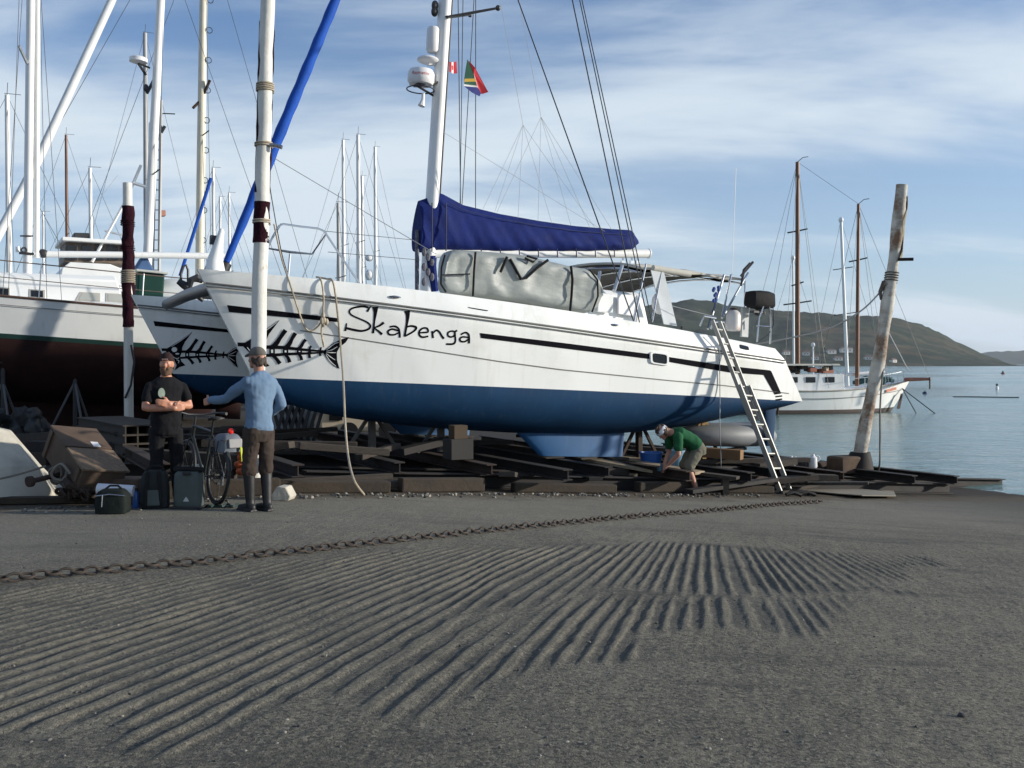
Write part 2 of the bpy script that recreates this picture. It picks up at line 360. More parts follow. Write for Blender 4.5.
c = tmix(tramp(lj.outputs[0], ORG.dot(LX) - 2.9, ORG.dot(LX) - 2.3, 0, .8), c, (.085, .064, .042)); c = tmix(tramp(lj.outputs[0], ORG.dot(LX) - 2.1, ORG.dot(LX) - 1.5, 0, .85), c, (.022, .018, .014))   # earth and rust spill at the cradle edge; inside it, painted hull shade, almost black
ga = nd(t, 'ShaderNodeAttribute', attribute_name='groove_dirt'); gb_ = nd(t, 'ShaderNodeAttribute', attribute_name='ridge_wear')
c = tmix(tramp(ga.outputs['Fac'], 0, 1, 0, .55), c, (.050, .052, .050)); c = tmix(tramp(gb_.outputs['Fac'], .2, 1, 0, .40), c, (.235, .21, .155))   # mud left in the grooves, worn pale crests
t.links.new(c, b.inputs['Base Color']); b.inputs['Specular IOR Level'].default_value = .25
t.links.new(tramp(fine, 0, 1, .75, 1.0), b.inputs['Roughness'])
bp = nd(t, 'ShaderNodeBump'); bp.inputs['Strength'].default_value = 1; bp.inputs['Distance'].default_value = .010
hs = nd(t, 'ShaderNodeMath', operation='ADD'); t.links.new(fine, hs.inputs[0])
hm = nd(t, 'ShaderNodeMath', operation='MULTIPLY'); t.links.new(grit, hm.inputs[0]); hm.inputs[1].default_value = .5; t.links.new(hm.outputs[0], hs.inputs[1])
t.links.new(hs.outputs[0], bp.inputs['Height']); t.links.new(bp.outputs[0], b.inputs['Normal'])
at_ = me.attributes.new('groove_dirt', 'FLOAT', 'POINT'); at_.data.foreach_set('value', (mask * np.clip(1 - prof * 1.6, 0, 1)).astype(np.float32).ravel())
at2 = me.attributes.new('ridge_wear', 'FLOAT', 'POINT'); at2.data.foreach_set('value', (mask * np.clip(prof * 1.3, 0, 1)).astype(np.float32).ravel())
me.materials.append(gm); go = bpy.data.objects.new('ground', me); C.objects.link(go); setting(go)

# ---- water
wm = bpy.data.materials.new('bay_water'); wm.use_nodes = True; t = wm.node_tree; b = t.nodes['Principled BSDF']
co = nd(t, 'ShaderNodeTexCoord'); b.inputs['Base Color'].default_value = (.14, .245, .23, 1); b.inputs['Roughness'].default_value = .12
b.inputs['IOR'].default_value = 1.33
wmp = nd(t, 'ShaderNodeMapping'); wmp.inputs['Scale'].default_value = (.7, 1.5, 1); wmp.inputs['Rotation'].default_value = (0, 0, R(-20)); t.links.new(co.outputs['Object'], wmp.inputs[0])
w1 = tnoise(1.4, 4, .55, wmp.outputs[0], .4); w2 = tnoise(.16, 3, .5, wmp.outputs[0])
ws = nd(t, 'ShaderNodeMath', operation='ADD'); t.links.new(w1, ws.inputs[0])
wk = nd(t, 'ShaderNodeMath', operation='MULTIPLY'); t.links.new(w2, wk.inputs[0]); wk.inputs[1].default_value = 2.5; t.links.new(wk.outputs[0], ws.inputs[1])
bp = nd(t, 'ShaderNodeBump'); bp.inputs['Strength'].default_value = 1; bp.inputs['Distance'].default_value = .10; t.links.new(ws.outputs[0], bp.inputs['Height']); t.links.new(bp.outputs[0], b.inputs['Normal'])
patch = tnoise(.012, 4, .6, wmp.outputs[0]); t.links.new(tramp(patch, .3, .7, .06, .22), b.inputs['Roughness'])
mb = MB(); mb.add([(-6000, -3000, WATER), (6000, -3000, WATER), (6000, 9000, WATER), (-6000, 9000, WATER)], [(0, 1, 2, 3)])
setting(mb.build('water', wm, smooth=0))

# ---- wet foam line where the bay laps on the slip
FOAM = M('sea_foam', (.62, .66, .66), .6, var=.15)
mb = MB()
for k in range(90):
    w0 = -14 + k * .33; s0 = 16.22 + .12 * math.sin(k * .8) + rng.normal(0, .04); l = .1 + rng.random() * .28
    p = sw(s0, w0); p.z = WATER + .006; a = AX * (.02 + .05 * rng.random()); l = LX * l
    if rng.random() < .6: mb.add([p - a - l * .5, p - l * .1 + a * .4, p + a + l * .5, p + l * .2 - a * .5], [(0, 1, 2, 3)])
fo = mb.build('foam', FOAM, smooth=0); fo['kind'] = 'stuff'; fo['label'] = 'thin white foam where water laps on the slipway'; fo['category'] = 'foam'

# ---- hills across the bay
def hill_mesh(name, xs, ys, prof, ridge_y, front_y, back_y, amp, mat, seed, lean=0):
    X, Y = np.meshgrid(xs, ys)
    crest = np.interp(X + (ridge_y - Y) * lean, [p[0] for p in prof], [p[1] for p in prof])
    t1 = np.clip((Y - front_y) / (ridge_y - front_y), 0, 1); t2 = np.clip((back_y - Y) / (back_y - ridge_y), 0, 1)
    sh = np.where(Y < ridge_y, t1 ** 1.25, t2)
    sp = sum((vnoise(X / w + 31 * i, Y / (w * 2.4), seed + i) - .5) * a for i, (w, a) in enumerate([(170, .5), (70, .26), (30, .14), (12, .06)]))
    Z = crest * sh * (1 + sp * (1 - sh * .93) * 1.35) + (vnoise(X / 9, Y / 9, seed + 9) - .5) * amp * np.clip(sh * 4, 0, 1) - 9 + 8 * np.clip(t1 * 12, 0, 1)
    n1, n2 = X.shape; ii = np.arange(n1 * n2).reshape(n1, n2)
    qq = np.stack([ii[:-1, :-1], ii[:-1, 1:], ii[1:, 1:], ii[1:, :-1]], -1).reshape(-1, 4)
    me = bpy.data.meshes.new(name); me.from_pydata(np.stack([X, Y, Z], -1).reshape(-1, 3).tolist(), [], qq.tolist())
    me.polygons.foreach_set('use_smooth', [True] * len(me.polygons)); me.materials.append(mat)
    o = bpy.data.objects.new(name, me); C.objects.link(o); setting(o); return o, (lambda x, y: float(Z[np.argmin(abs(ys - y)), np.argmin(abs(xs - x))]))
HILLM = M('scrub_hill', (.034, .045, .025), .95, var=.40, scale=.02, col2=(.10, .078, .046), c2=(.52, .66), s2=.010, spec=.1)
YR = 1750.0
HP = [(330, 322), (450, 316), (560, 310), (640, 306), (672, 302), (690, 298), (705, 299), (720, 303), (750, 308), (790, 312), (820, 314), (850, 317), (880, 316), (905, 320), (920, 324), (940, 333), (960, 344), (980, 354), (1000, 361), (1010, 366), (1040, 372)]
hprof = [((p - 512) / FPX * YR, (HZ - y) / FPX * YR + CH + 2) for p, y in HP]
hill, hz = hill_mesh('hills', np.arange(-420, 960, 7.0), np.arange(1180, 2300, 8.0), hprof, YR, 1225, 2300, 4, HILLM, 40, .47)
HP2 = [(930, 364), (960, 356), (990, 351.5), (1030, 350), (1080, 349), (1150, 351), (1250, 356), (1400, 364)]
FARM = M('far_headland', (.05, .06, .035), .95, var=.35, scale=.004, spec=.1)
hill_mesh('headland', np.arange(1750, 4200, 25.0), np.arange(3900, 5200, 30.0), [((p - 512) / FPX * 4600, (HZ - y) / FPX * 4600 + 2) for p, y in HP2], 4600, 3950, 5200, 6, FARM, 60)

# ---- houses at the foot of the hill
HWALL = M('house_render', (.66, .64, .58), .8, var=.12); HROOF = M('house_roof', (.16, .10, .08), .8, var=.3)
def house(px, py, Y, wd, hh, dp, lab, cat='house'):
    for Y in range(1228, 1700, 4):
        x = (px - 512) / FPX * Y; z = hz(x, Y) - .5
        if z >= CH + (HZ - py - 2) / FPX * Y: break
    r = thing('house', lab, cat, (x, Y, z), (0, 0, rng.normal(0, .3)), 'houses at the foot of the hill')
    m = MB(); m.box((0, 0, hh / 2), (wd, dp, hh)); m.build('wall', HWALL, r, smooth=0)
    m = MB(); e = .4; m.add([(-wd / 2 - e, -dp / 2 - e, hh), (wd / 2 + e, -dp / 2 - e, hh), (wd / 2 + e, dp / 2 + e, hh), (-wd / 2 - e, dp / 2 + e, hh), (-wd / 2 - e, 0, hh + 2), (wd / 2 + e, 0, hh + 2)],
          [(0, 1, 5, 4), (2, 3, 4, 5), (0, 4, 3), (1, 2, 5), (3, 2, 1, 0)]); m.build('roof', HROOF, r, smooth=0)
    for i in range(2 + int(wd > 14)):
        m = MB(); m.box((-wd / 2 + wd * (i + .7) / (2.6 + int(wd > 14)), -dp / 2 - .03, hh * .55), (1.6, .1, 1.4)); m.build('window', GLASS, r, smooth=0)
house(846, 351, 1270, 16, 6, 9, 'long white house highest on the hill foot between the ketch masts')
house(831, 352, 1262, 12, 5, 8, 'white house on the shore beside the long white house')
house(806, 354, 1250, 9, 4.5, 7, 'small pale house on the shore just right of the tall brown mast')
house(815, 358, 1245, 8, 4, 7, 'low pale house by the water above the ketch cabin')
house(838, 359, 1245, 10, 4, 7, 'small white house by the water behind the white leaning mast')
house(868, 358, 1245, 9, 4, 7, 'pale house by the water between the brown foremast and the worn post')
house(786, 353, 1255, 9, 4.5, 7, 'white house by the stern of the catamaran on the far shore')
house(893, 361, 1248, 8, 3.5, 6, 'small low house on the shore right of the worn post')
# ================================================================== CATAMARAN
PITCH = math.atan(.047)
cat = thing('catamaran', 'large white catamaran with dark blue bottom and fish skeleton emblem, hauled out on the slip', 'catamaran', ORG, (0, PITCH, ANG))
CM = ROOTM[cat.name]; CI = CM.inverted(); CC = CI @ CAMP; CI3 = CI.to_3x3()
def cl(px, py, y):
    """local point of the catamaran seen at a pixel, on its lengthwise plane y"""
    d = CI3 @ ray(px, py); return CC + d * ((y - CC.y) / d.y)
SEP = 5.95
bt = [-.2, 0, .12, .35, .8, 1.5, 2.5, 3.5, 5, 7, 9, 10.5, 12.5]; bb = [.03, .035, .09, .17, .31, .48, .64, .74, .80, .82, .79, .73, .64]
Bf = lambda x: float(np.interp(x, bt, bb))
stemA = cl(204, 283, 0); stemB = cl(247, 367, 0)
KS = (stemB.x - stemA.x) / (stemB.z - stemA.z)
tstem = lambda z: stemA.x + KS * (z - stemA.z)
sternA = cl(779, 360, -.6); sternB = cl(797, 401.5, -.55)
KE = (sternB.x - sternA.x) / (sternB.z - sternA.z)
tend = lambda z: sternA.x + KE * (z - sternA.z)
class Tab:
    def __init__(s, pix, yf):
        P = []
        for px, py in pix:
            y = -.5
            for _ in range(12):
                p = cl(px, py, y); y = -yf * Bf(p.x - .0)
            P.append((p.x, p.z))
        P.sort(); s.x = [p[0] for p in P]; s.z = [p[1] for p in P]
        s.c = np.polyfit(s.x, s.z, min(4, len(P) - 1))
    def __call__(s, t):
        return float(np.interp(t, s.x, s.z))
    def smooth(s): s.f = s.__call__; return s
class Poly(Tab):
    def __init__(s, pix, yf, deg=2):
        super().__init__(pix, yf); s.c = np.polyfit(s.x, s.z, deg)
    def __call__(s, t): return float(np.polyval(s.c, t))
zgroove = Poly([(206, 283), (338, 298), (500, 320), (560, 327), (669, 343), (724, 351), (779, 360)], 1.0)
zdeck = Poly([(213, 270), (358, 283), (423, 290), (500, 300), (560, 313), (637, 321), (713, 331), (751, 342), (779, 352)], .92)
zboot = Poly([(279, 378), (346, 381), (500, 387.5), (560, 389.5), (669, 394), (735, 398), (773, 400)], .96)
zchine = Poly([(262, 322), (340, 336), (500, 361), (560, 369), (669, 380), (724, 385), (787, 393)], 1.0, 3)
zbot = Tab([(250, 374), (262, 390), (288, 406), (317, 413), (360, 420), (400, 425), (440, 429), (521, 434), (580, 435.5), (627, 435), (696, 427), (746, 415), (779, 409), (797, 404)], .35)
zbx = np.linspace(zbot.x[0], zbot.x[-1], 60); zbz = np.array([zbot(x) for x in zbx])
for _ in range(6): zbz[1:-1] = (zbz[:-2] + zbz[1:-1] * 2 + zbz[2:]) / 4
zbotf = lambda t: float(np.interp(t, zbx, zbz))
def half(t, z):
    zb, zt = zboot(t), zgroove(t)
    B = Bf(t - tstem(z))
    if z >= zt: return B * (1 - .16 * min(1, (z - zt) / .22))
    if z >= zb: 
        k = (z - zb) / (zt - zb); zc_ = zchine(t); kc = (zc_ - zb) / (zt - zb)
        return B * (.93 + .07 * k) - .018 * max(0, 1 - abs(k - kc) / .05) * 0 
    d = min(1, (zb - z) / max(.02, zb - zbotf(t)))
    return B * .93 * max(0.0, 1 - d ** 2.4) ** .62
def hp(px, py, off=.008, sgn=-1):
    """point on the near hull's camera side seen at a pixel"""
    y = -.5
    for _ in range(30):
        p = cl(px, py, y); y = -half(p.x, p.z) - off
    return Vector((p.x, y, p.z))
def hpt(t, z, off=0): return Vector((t, -half(t, z) - off, z))
def hull():
    mb = MB(); NU = 90
    rows = [('deckc', None)]
    def curve(kind, d):
        L = []
        for i in range(NU + 1):
            u = (i / NU); u = u ** 1.35
            t = 1.0 + u * 10
            for _ in range(10):
                if kind == 'deck': z = zdeck(t)
                elif kind == 'groove': z = zgroove(t)
                elif kind == 'top': z = zboot(t) + (zgroove(t) - zboot(t)) * d
                else: z = zboot(t) + (zbotf(t) - zboot(t)) * d
                a = tstem(z); e = tend(z) if kind != 'bot' else tend(zboot(11)) - .02 - .55 * d
                t = a + u * (e - a)
            L.append((t, z))
        return L
    spec = [('deck', 0, 0)] + [('groove', 0, 0)] + [('top', d, 0) for d in (.85, .7, .55, .4, .25, .12)] + [('top', 0, 0)] + [('bot', d, 1) for d in (.12, .25, .4, .55, .68, .79, .88, .94, .98, 1.0)]
    rings = []
    for k, d, m in spec:
        L = curve(k, d); rings.append([(t, half(t, z), z) for t, z in L])
    # ring per row: near side (-y) and far side (+y)
    n = NU + 1
    for sgn in (-1, 1):
        P = [(t, sgn * (h + .0), z) for r in rings for t, h, z in r]; F = []; Mi = []
        base = len(mb.v)
        for j in range(len(rings) - 1):
            for i in range(NU):
                mb.f.append(tuple(base + q for q in (j * n + i, j * n + i + 1, (j + 1) * n + i + 1, (j + 1) * n + i)))
                mb.m.append(1 if spec[j][2] or spec[j + 1][2] else 0)
        mb.v += P
    R0 = len(rings) * n
    # deck, with camber, and transom
    for i in range(NU):
        mb.f.append((i, i + 1, R0 + i + 1, R0 + i)); mb.m.append(2)
    for j in range(len(rings) - 1):
        a, b_ = j * n + NU, (j + 1) * n + NU
        mb.f.append((a, R0 + a, R0 + b_, b_)); mb.m.append(1 if spec[j + 1][2] else 0)
        a, b_ = j * n, (j + 1) * n
        mb.f.append((a, R0 + a, R0 + b_, b_)); mb.m.append(1 if spec[j + 1][2] else 0)
    return mb
hull_a = hull().build('hull', [GEL, BLUEAF, DECKW], cat, smooth=34)
hull_a['label'] = 'near hull with the lettering, blue below the waterline'
hull_b = hull_a.copy(); C.objects.link(hull_b); ROOTM[hull_b.name] = ROOTM[cat.name]; hull_b.location = (0, SEP, 0); hull_b['label'] = 'far hull showing only its shaded bow'
def strip(name, top, bot, mat, off=.006, n=None, parent=None):
    """a thin band on the hull between two pixel polylines"""
    def rs(pl, k):
        d = [0]; 
        for a, b_ in zip(pl[:-1], pl[1:]): d.append(d[-1] + math.dist(a, b_))
        xs = np.linspace(0, d[-1], k); return list(zip(np.interp(xs, d, [p[0] for p in pl]), np.interp(xs, d, [p[1] for p in pl])))
    k = n or 40; A = rs(top, k); B = rs(bot, k); mb = MB(); P = []
    for (a, b_) in zip(A, B):
        for f in (0, .5, 1): P.append(hp(a[0] + (b_[0] - a[0]) * f, a[1] + (b_[1] - a[1]) * f, off))
    F = [(i * 3 + j, i * 3 + 3 + j, i * 3 + 4 + j, i * 3 + 1 + j) for i in range(k - 1) for j in (0, 1)]
    mb.add(P, F); return mb.build(name, mat, parent or hull_a, smooth=0)
def ribbon_px(mb, pts, ws, off, mapf, n=26, mi=0):
    """stroke of varying width, drawn in a pixel plane and laid on the hull"""
    pts = [np.array(p, float) for p in pts]
    # catmull-rom
    Q = []; K = len(pts)
    ws = ws if isinstance(ws, (list, tuple)) else [ws] * K
    for i in range(K - 1):
        p0, p1, p2, p3 = pts[max(0, i - 1)], pts[i], pts[i + 1], pts[min(K - 1, i + 2)]
        m = max(3, n // (K - 1))
        for s_ in range(m):
            x = s_ / m; Q.append((.5 * ((2 * p1) + (-p0 + p2) * x + (2 * p0 - 5 * p1 + 4 * p2 - p3) * x * x + (-p0 + 3 * p1 - 3 * p2 + p3) * x ** 3), ws[i] + (ws[i + 1] - ws[i]) * x))
    Q.append((pts[-1], ws[-1])); P = []
    for i, (p, w) in enumerate(Q):
        a = Q[max(0, i - 1)][0]; b_ = Q[min(len(Q) - 1, i + 1)][0]; d = b_ - a; d = d / (np.linalg.norm(d) + 1e-9); nn = np.array([-d[1], d[0]])
        P += [mapf(p + nn * w / 2, off), mapf(p - nn * w / 2, off)]
    mb.add(P, [(2 * i, 2 * i + 1, 2 * i + 3, 2 * i + 2) for i in range(len(Q) - 1)], mi)
def poly_px(mb, poly, off, mapf, mi=0):
    bm = bmesh.new(); vs = [bm.verts.new((p[0], p[1], 0)) for p in poly]
    es = [bm.edges.new((vs[i], vs[(i + 1) % len(vs)])) for i in range(len(vs))]
    bmesh.ops.triangle_fill(bm, edges=es, use_beauty=True)
    bmesh.ops.subdivide_edges(bm, edges=bm.edges[:], cuts=2, use_grid_fill=True)
    bm.verts.index_update()
    mb.add([mapf((v_.co.x, v_.co.y), off) for v_ in bm.verts], [tuple(v_.index for v_ in f.verts) for f in bm.faces], mi); bm.free()
nearmap = lambda p, off: hp(p[0], p[1], off)
# ---- lettering
mb = MB(); z1 = lambda p, off: hp(330 + p[0] / 6.4, 290 + p[1] / 6.4, off)
def L(pts, ws, off=.005): ribbon_px(mb, pts, ws, off, z1)
L([(256, 121), (225, 105), (180, 108), (141, 118), (124, 138), (140, 161), (185, 182), (232, 203), (258, 225), (250, 248), (205, 262), (150, 254), (104, 243)], [7, 14, 13, 12, 11, 10, 10, 11, 12, 13, 14, 15, 13])
L([(263, 102), (238, 138)], [6, 16]); L([(107, 212), (98, 262)], [7, 15])
L([(290, 108), (291, 140), (284, 200), (276, 277)], [42, 24, 12, 15]); L([(345, 208), (318, 228), (288, 243), (312, 264), (334, 284)], [17, 13, 9, 12, 18])
L([(383, 236), (415, 232), (438, 246), (446, 272), (447, 305)], [12, 12, 12, 12, 13]); L([(440, 262), (400, 250), (372, 264), (380, 284), (412, 286), (442, 272)], [10, 12, 12, 12, 11, 9])
L([(494, 132), (498, 165), (492, 220), (478, 298)], [38, 24, 14, 13]); L([(488, 238), (520, 230), (552, 240), (536, 264), (480, 296)], [10, 13, 15, 12, 11])
L([(572, 274), (600, 272), (628, 268), (622, 246), (596, 244), (574, 262), (572, 286), (592, 302), (630, 296)], [9, 11, 12, 12, 12, 12, 12, 13, 11])
L([(654, 262), (660, 308)], [11, 14]); L([(656, 280), (680, 258), (700, 268), (716, 294), (730, 312)], [9, 12, 12, 13, 14])
L([(778, 262), (757, 272), (756, 292), (776, 301), (797, 290), (799, 268), (778, 262)], 11); L([(798, 266), (802, 300), (803, 328), (788, 345), (744, 346)], [11, 11, 11, 13, 12]); L([(800, 268), (814, 258)], [10, 12])
L([(838, 285), (866, 272), (886, 282), (891, 305), (890, 342)], [11, 11, 12, 12, 14]); L([(886, 304), (850, 300), (832, 312), (838, 328), (864, 330), (888, 314)], [10, 11, 12, 12, 11, 9])
mb.build('name_lettering', BLACKV, hull_a, smooth=0)
# ---- fish skeleton
src = np.array([[105, 320, 1], [790, 385, 1], [435, 130, 1]], float); dst = np.array([[237.3, 344.2], [325.5, 351.5], [279.7, 319.8]])
AFF = np.linalg.solve(src, dst)
tp = lambda p: tuple(np.array([p[0], p[1], 1.0]) @ AFF)            # fish sheet -> near hull pixel
z2 = lambda p: (225 + p[0] / 7.314, 310 + p[1] / 7.314)
def fish(name, mapf, parent):
    mb = MB(); F = lambda p, off: mapf(tp(p), off); G = lambda p, off: mapf(z2(p), off)
    poly_px(mb, [(105, 306), (165, 308), (300, 225), (435, 130), (400, 178), (352, 242), (325, 300), (318, 352), (300, 402), (312, 450), (355, 494), (292, 512), (238, 548), (262, 490), (238, 440), (196, 385), (150, 338), (110, 336)], .006, F)
    ribbon_px(mb, [(212, 290), (310, 226), (415, 150)], [4, 7, 3], .009, F, mi=1)
    ribbon_px(mb, [(182, 345), (225, 400), (268, 420), (292, 408)], [4, 8, 9, 4], .009, F, mi=1)
    ribbon_px(mb, [(262, 432), (286, 445), (280, 470)], [6, 11, 5], .009, F, mi=1)
    poly_px(mb, [(242 + 29 * math.cos(a), 322 + 27 * math.sin(a)) for a in np.linspace(0, 2 * math.pi, 15)[:-1]], .009, F, mi=1)
    poly_px(mb, [(272 + 22 * math.cos(a), 368 + 9 * math.sin(a)) for a in np.linspace(0, 2 * math.pi, 11)[:-1]], .009, F, mi=1)
    ribbon_px(mb, [(308, 345), (380, 346), (480, 352), (600, 366), (700, 376), (790, 381)], [26, 28, 26, 22, 16, 11], .006, F, n=40)
    ribbon_px(mb, [(300, 413), (400, 408), (500, 402), (600, 399), (700, 396), (790, 390)], [22, 24, 22, 20, 15, 11], .006, F, n=40)
    for x, w in ((375, 44), (480, 42), (588, 40), (668, 26), (752, 22)):
        ribbon_px(mb, [(x, 344 + (x - 375) * .09), (x, 410 - (x - 375) * .04)], w, .006, F)
    for x, w in ((375, 16), (480, 15), (588, 13)):
        ribbon_px(mb, [(x, 366 + (x - 375) * .06), (x, 392 - (x - 375) * .03)], w, .009, F, mi=1)
    for pts, ws in [([(352, 346), (400, 326), (440, 270), (480, 212)], [12, 40, 30, 36]), ([(462, 352), (505, 328), (530, 282), (557, 236)], [12, 36, 27, 33]), ([(572, 362), (600, 342), (618, 312), (637, 288)], [12, 27, 23, 28]), ([(662, 374), (678, 338)], [20, 14]), ([(748, 378), (757, 350)], [17, 12]),
                    ([(368, 408), (404, 434), (436, 478)], [14, 26, 32]), ([(470, 404), (498, 430), (512, 468)], [14, 24, 29]), ([(574, 398), (598, 424), (604, 452)], [14, 22, 26]), ([(662, 394), (668, 436)], [18, 22]), ([(744, 390), (750, 420)], [14, 17])]:
        ribbon_px(mb, pts, ws, .007, F)
    poly_px(mb, [(722, 300), (790, 243), (850, 215), (908, 197), (884, 236), (838, 272), (818, 310), (820, 370), (838, 432), (795, 408), (752, 362), (722, 320)], .006, G)
    for pts in ([(742, 292), (800, 248), (832, 236)], [(742, 302), (780, 292), (822, 268)], [(742, 310), (785, 312), (812, 312)], [(740, 318), (775, 345), (806, 366)], [(738, 326), (768, 372), (812, 412)]):
        ribbon_px(mb, pts, [3, 6, 3], .009, G, mi=1)
    return mb.build(name, [BLACKV, GEL], parent, smooth=0)
fish('fish_emblem', nearmap, hull_a)
# far hull: the same emblem, same place on its own side
fish('fish_emblem', nearmap, hull_b)
# ---- black stripes
def stripes(parent):
    strip('black_stripe', [(227, 305), (337, 318)], [(229, 312), (337.5, 322)], BLACKV, parent=parent)
    strip('black_stripe', [(480, 333), (560, 342.5), (650, 354)], [(481, 338), (560, 348), (650, 359)], BLACKV, parent=parent)
stripes(hull_a); stripes(hull_b)
strip('black_stripe', [(667, 356.7), (729.5, 366), (771, 370.4), (781.3, 393.6)], [(667, 361.6), (729.5, 372.5), (763.7, 375), (774.8, 394.6)], BLACKV, n=60)
for k in range(2): strip('black_stripe', [(775.5, 396 + k * 3.2), (782, 395.2 + k * 3.2)], [(775.8, 397.4 + k * 3.2), (782.4, 396.6 + k * 3.2)], BLACKV, n=5)
strip('chine_line', [(300, 330), (340, 336), (500, 361), (560, 369), (669, 380), (724, 385), (789, 393)], [(300, 331), (340, 337), (500, 362.1), (560, 370.1), (669, 381), (724, 386), (789, 394)], GREYLINE, off=.006, n=70)
for hl in (hull_a, hull_b):
    mb = MB(); n = 70; pts = []
    for i in range(n + 1):
        t = tstem(zgroove(0)) + .01 + (tend(zgroove(11)) - .06 - tstem(zgroove(0))) * i / n; pts.append(hpt(t, zgroove(t), .004))
    mb.tube(pts, .016, 6); mb.tube([p + Vector((0, -.012, -.045)) for p in pts], .010, 6); mb.build('rubbing_strake', GREYLINE, hl, smooth=60)
# portlights
def port(quad, frame, name='portlight'):
    mb = MB(); cs = [hp(*p, .004) for p in quad]; cen = sum(cs, Vector()) / 4; nrm = Vector((0, -1, 0))
    def rr(sc, off):
        out_ = []
        for i in range(4):
            a, b_, c_ = cs[i - 1], cs[i], cs[(i + 1) % 4]
            for f in (0.0, .35, .65, 1.0):
                p0 = b_ + (a - b_) * .22; p2 = b_ + (c_ - b_) * .22; p = (p0 * (1 - f) ** 2 + b_ * 2 * f * (1 - f) + p2 * f * f); out_.append(cen + (p - cen) * sc + nrm * off)
        return out_
    if frame:
        fm = MB(); o_, i_ = rr(1.0, .026), rr(.80, .026); o0 = rr(1.06, -.01); i0 = rr(.80, .0); k = len(o_)
        fm.loft([o0, o_, i_, i0], caps=False); f = fm.build('portlight_frame', DECKW, hull_a, smooth=30)
        g = MB(); g.add(rr(.84, .010), [tuple(range(k))]); g.build('pane', GLASS, f, smooth=0)
    else:
        g = MB(); r1 = rr(1, .012); k = len(r1); g.loft([rr(1, -.01), r1]); g.build(name, GLASS, hull_a, smooth=0)
port([(649.5, 351.5), (668, 354), (668, 365.8), (650, 363.2)], True)
port([(466.5, 303.2), (487.5, 307), (488, 311.6), (467, 308)], False)
port([(739, 344.2), (748, 346.4), (749, 350.4), (740, 348.4)], False)
for hx, hy in ((395, 297), (614, 325)):
    mb = MB(); p = hp(hx, hy, .01); mb.tube([p + Vector((-.09, 0, 0)), p + Vector((-.03, -.03, 0)), p + Vector((.03, -.03, 0)), p + Vector((.09, 0, 0))], [.012, .02, .02, .012], 6); mb.build('fairlead', STEEL, hull_a)
# ---- keels + rudders
ka = [cl(518, 433, -.05), cl(626, 434, -.05), cl(624, 457, -.05), cl(541, 456, -.05)]
for hl in (hull_a, hull_b):
    mb = MB(); rings = []
    for f in np.linspace(-.35, 1, 9):
        a = ka[0].lerp(ka[3], f); b_ = ka[1].lerp(ka[2], f); ln = b_.x - a.x; th = .15 * (1 - .25 * max(0, f)); ring = []
        for k in range(24):
            g = 2 * math.pi * k / 24; x = .5 - .5 * math.cos(g); y = math.sin(g) * (1 - .55 * x) ; ring.append((a.x + ln * x, y * th, a.z + (b_.z - a.z) * x))
        rings.append(ring)
    mb.loft(rings); mb.build('keel', M('keel_blue', (.018, .092, .23), .6, var=.14, scale=2.4, streak=((.10, .16, .24), .3, 12)), hl, smooth=40)
    mb = MB(); r0 = [cl(763, 405, 0), cl(776, 408, 0), cl(773, 446, 0), cl(765, 446, 0)]; rings = []
    for f in np.linspace(-.1, 1, 7):
        a = r0[0].lerp(r0[3], f); b_ = r0[1].lerp(r0[2], f); ln = b_.x - a.x
        rings.append([(a.x + ln * (.5 - .5 * math.cos(g)), math.sin(g) * .045, a.z) for g in np.linspace(0, 2 * math.pi, 17)[:-1]])
    mb.loft(rings); mb.build('rudder', BLUEAF, hl, smooth=40)
# ---- bridge deck between the hulls, with the cabin on it
mb = MB(); P = []
for t in (2.9, 3.4, 5, 7, 9, 10.7):
    zt = zdeck(t) - .02; zb_ = zboot(t) + (.75 if t < 3 else .42); P.append([(t, .45, zt), (t, SEP - .45, zt), (t, SEP - .45, zb_), (t, .45, zb_)])
mb.loft(P); mb.build('bridge_deck', DECKW, cat, smooth=30)
CZ = zdeck(6) - .03; 
c1 = cl(598, 287, 1.0); c2 = cl(642, 289, 1.0); c3 = cl(651, 322, .85); roofz = c1.z
mb = MB(); rings = []
for k, f in enumerate((0, .85, 1.0)):
    zz = lambda t: (zdeck(t) - .04) + (roofz + .02 - zdeck(t)) * f
    ins = .22 * f + (.12 if k == 2 else 0); t0 = 4.7 + 1.3 * f + (.15 if k == 2 else 0); t1 = c3.x + (c2.x - c3.x) * f; w0 = .78 + ins; w1 = SEP - .78 - ins
    rings.append([(t0 + .5, w0, zz(t0)), (t1, w0, zz(t1)), (t1, w1, zz(t1)), (t0 + .5, w1, zz(t0)), (t0, w1 - 1.2, zz(t0)), (t0, w0 + 1.2, zz(t0))])
mb.loft(rings); cab = mb.build('cabin', DECKW, cat, smooth=30, bevel=.04)
mb = MB(); wq = [cl(597, 293, .86), cl(612, 294, .86), cl(611.5, 313, .80), cl(596, 312, .80)]; mb.prism(wq, (0, -.05, 0)); mb.build('window', M('window_cover', (.62, .63, .62), .5, var=.08), cab, smooth=0, bevel=.015)
mb = MB(); wq = [cl(617, 294, .86), cl(636, 295, .86), cl(643, 318, .80), cl(617, 314, .80)]; mb.prism(wq, (0, -.04, 0)); mb.build('window', M('window_cover2', (.70, .71, .70), .4, var=.06), cab, smooth=0, bevel=.015)
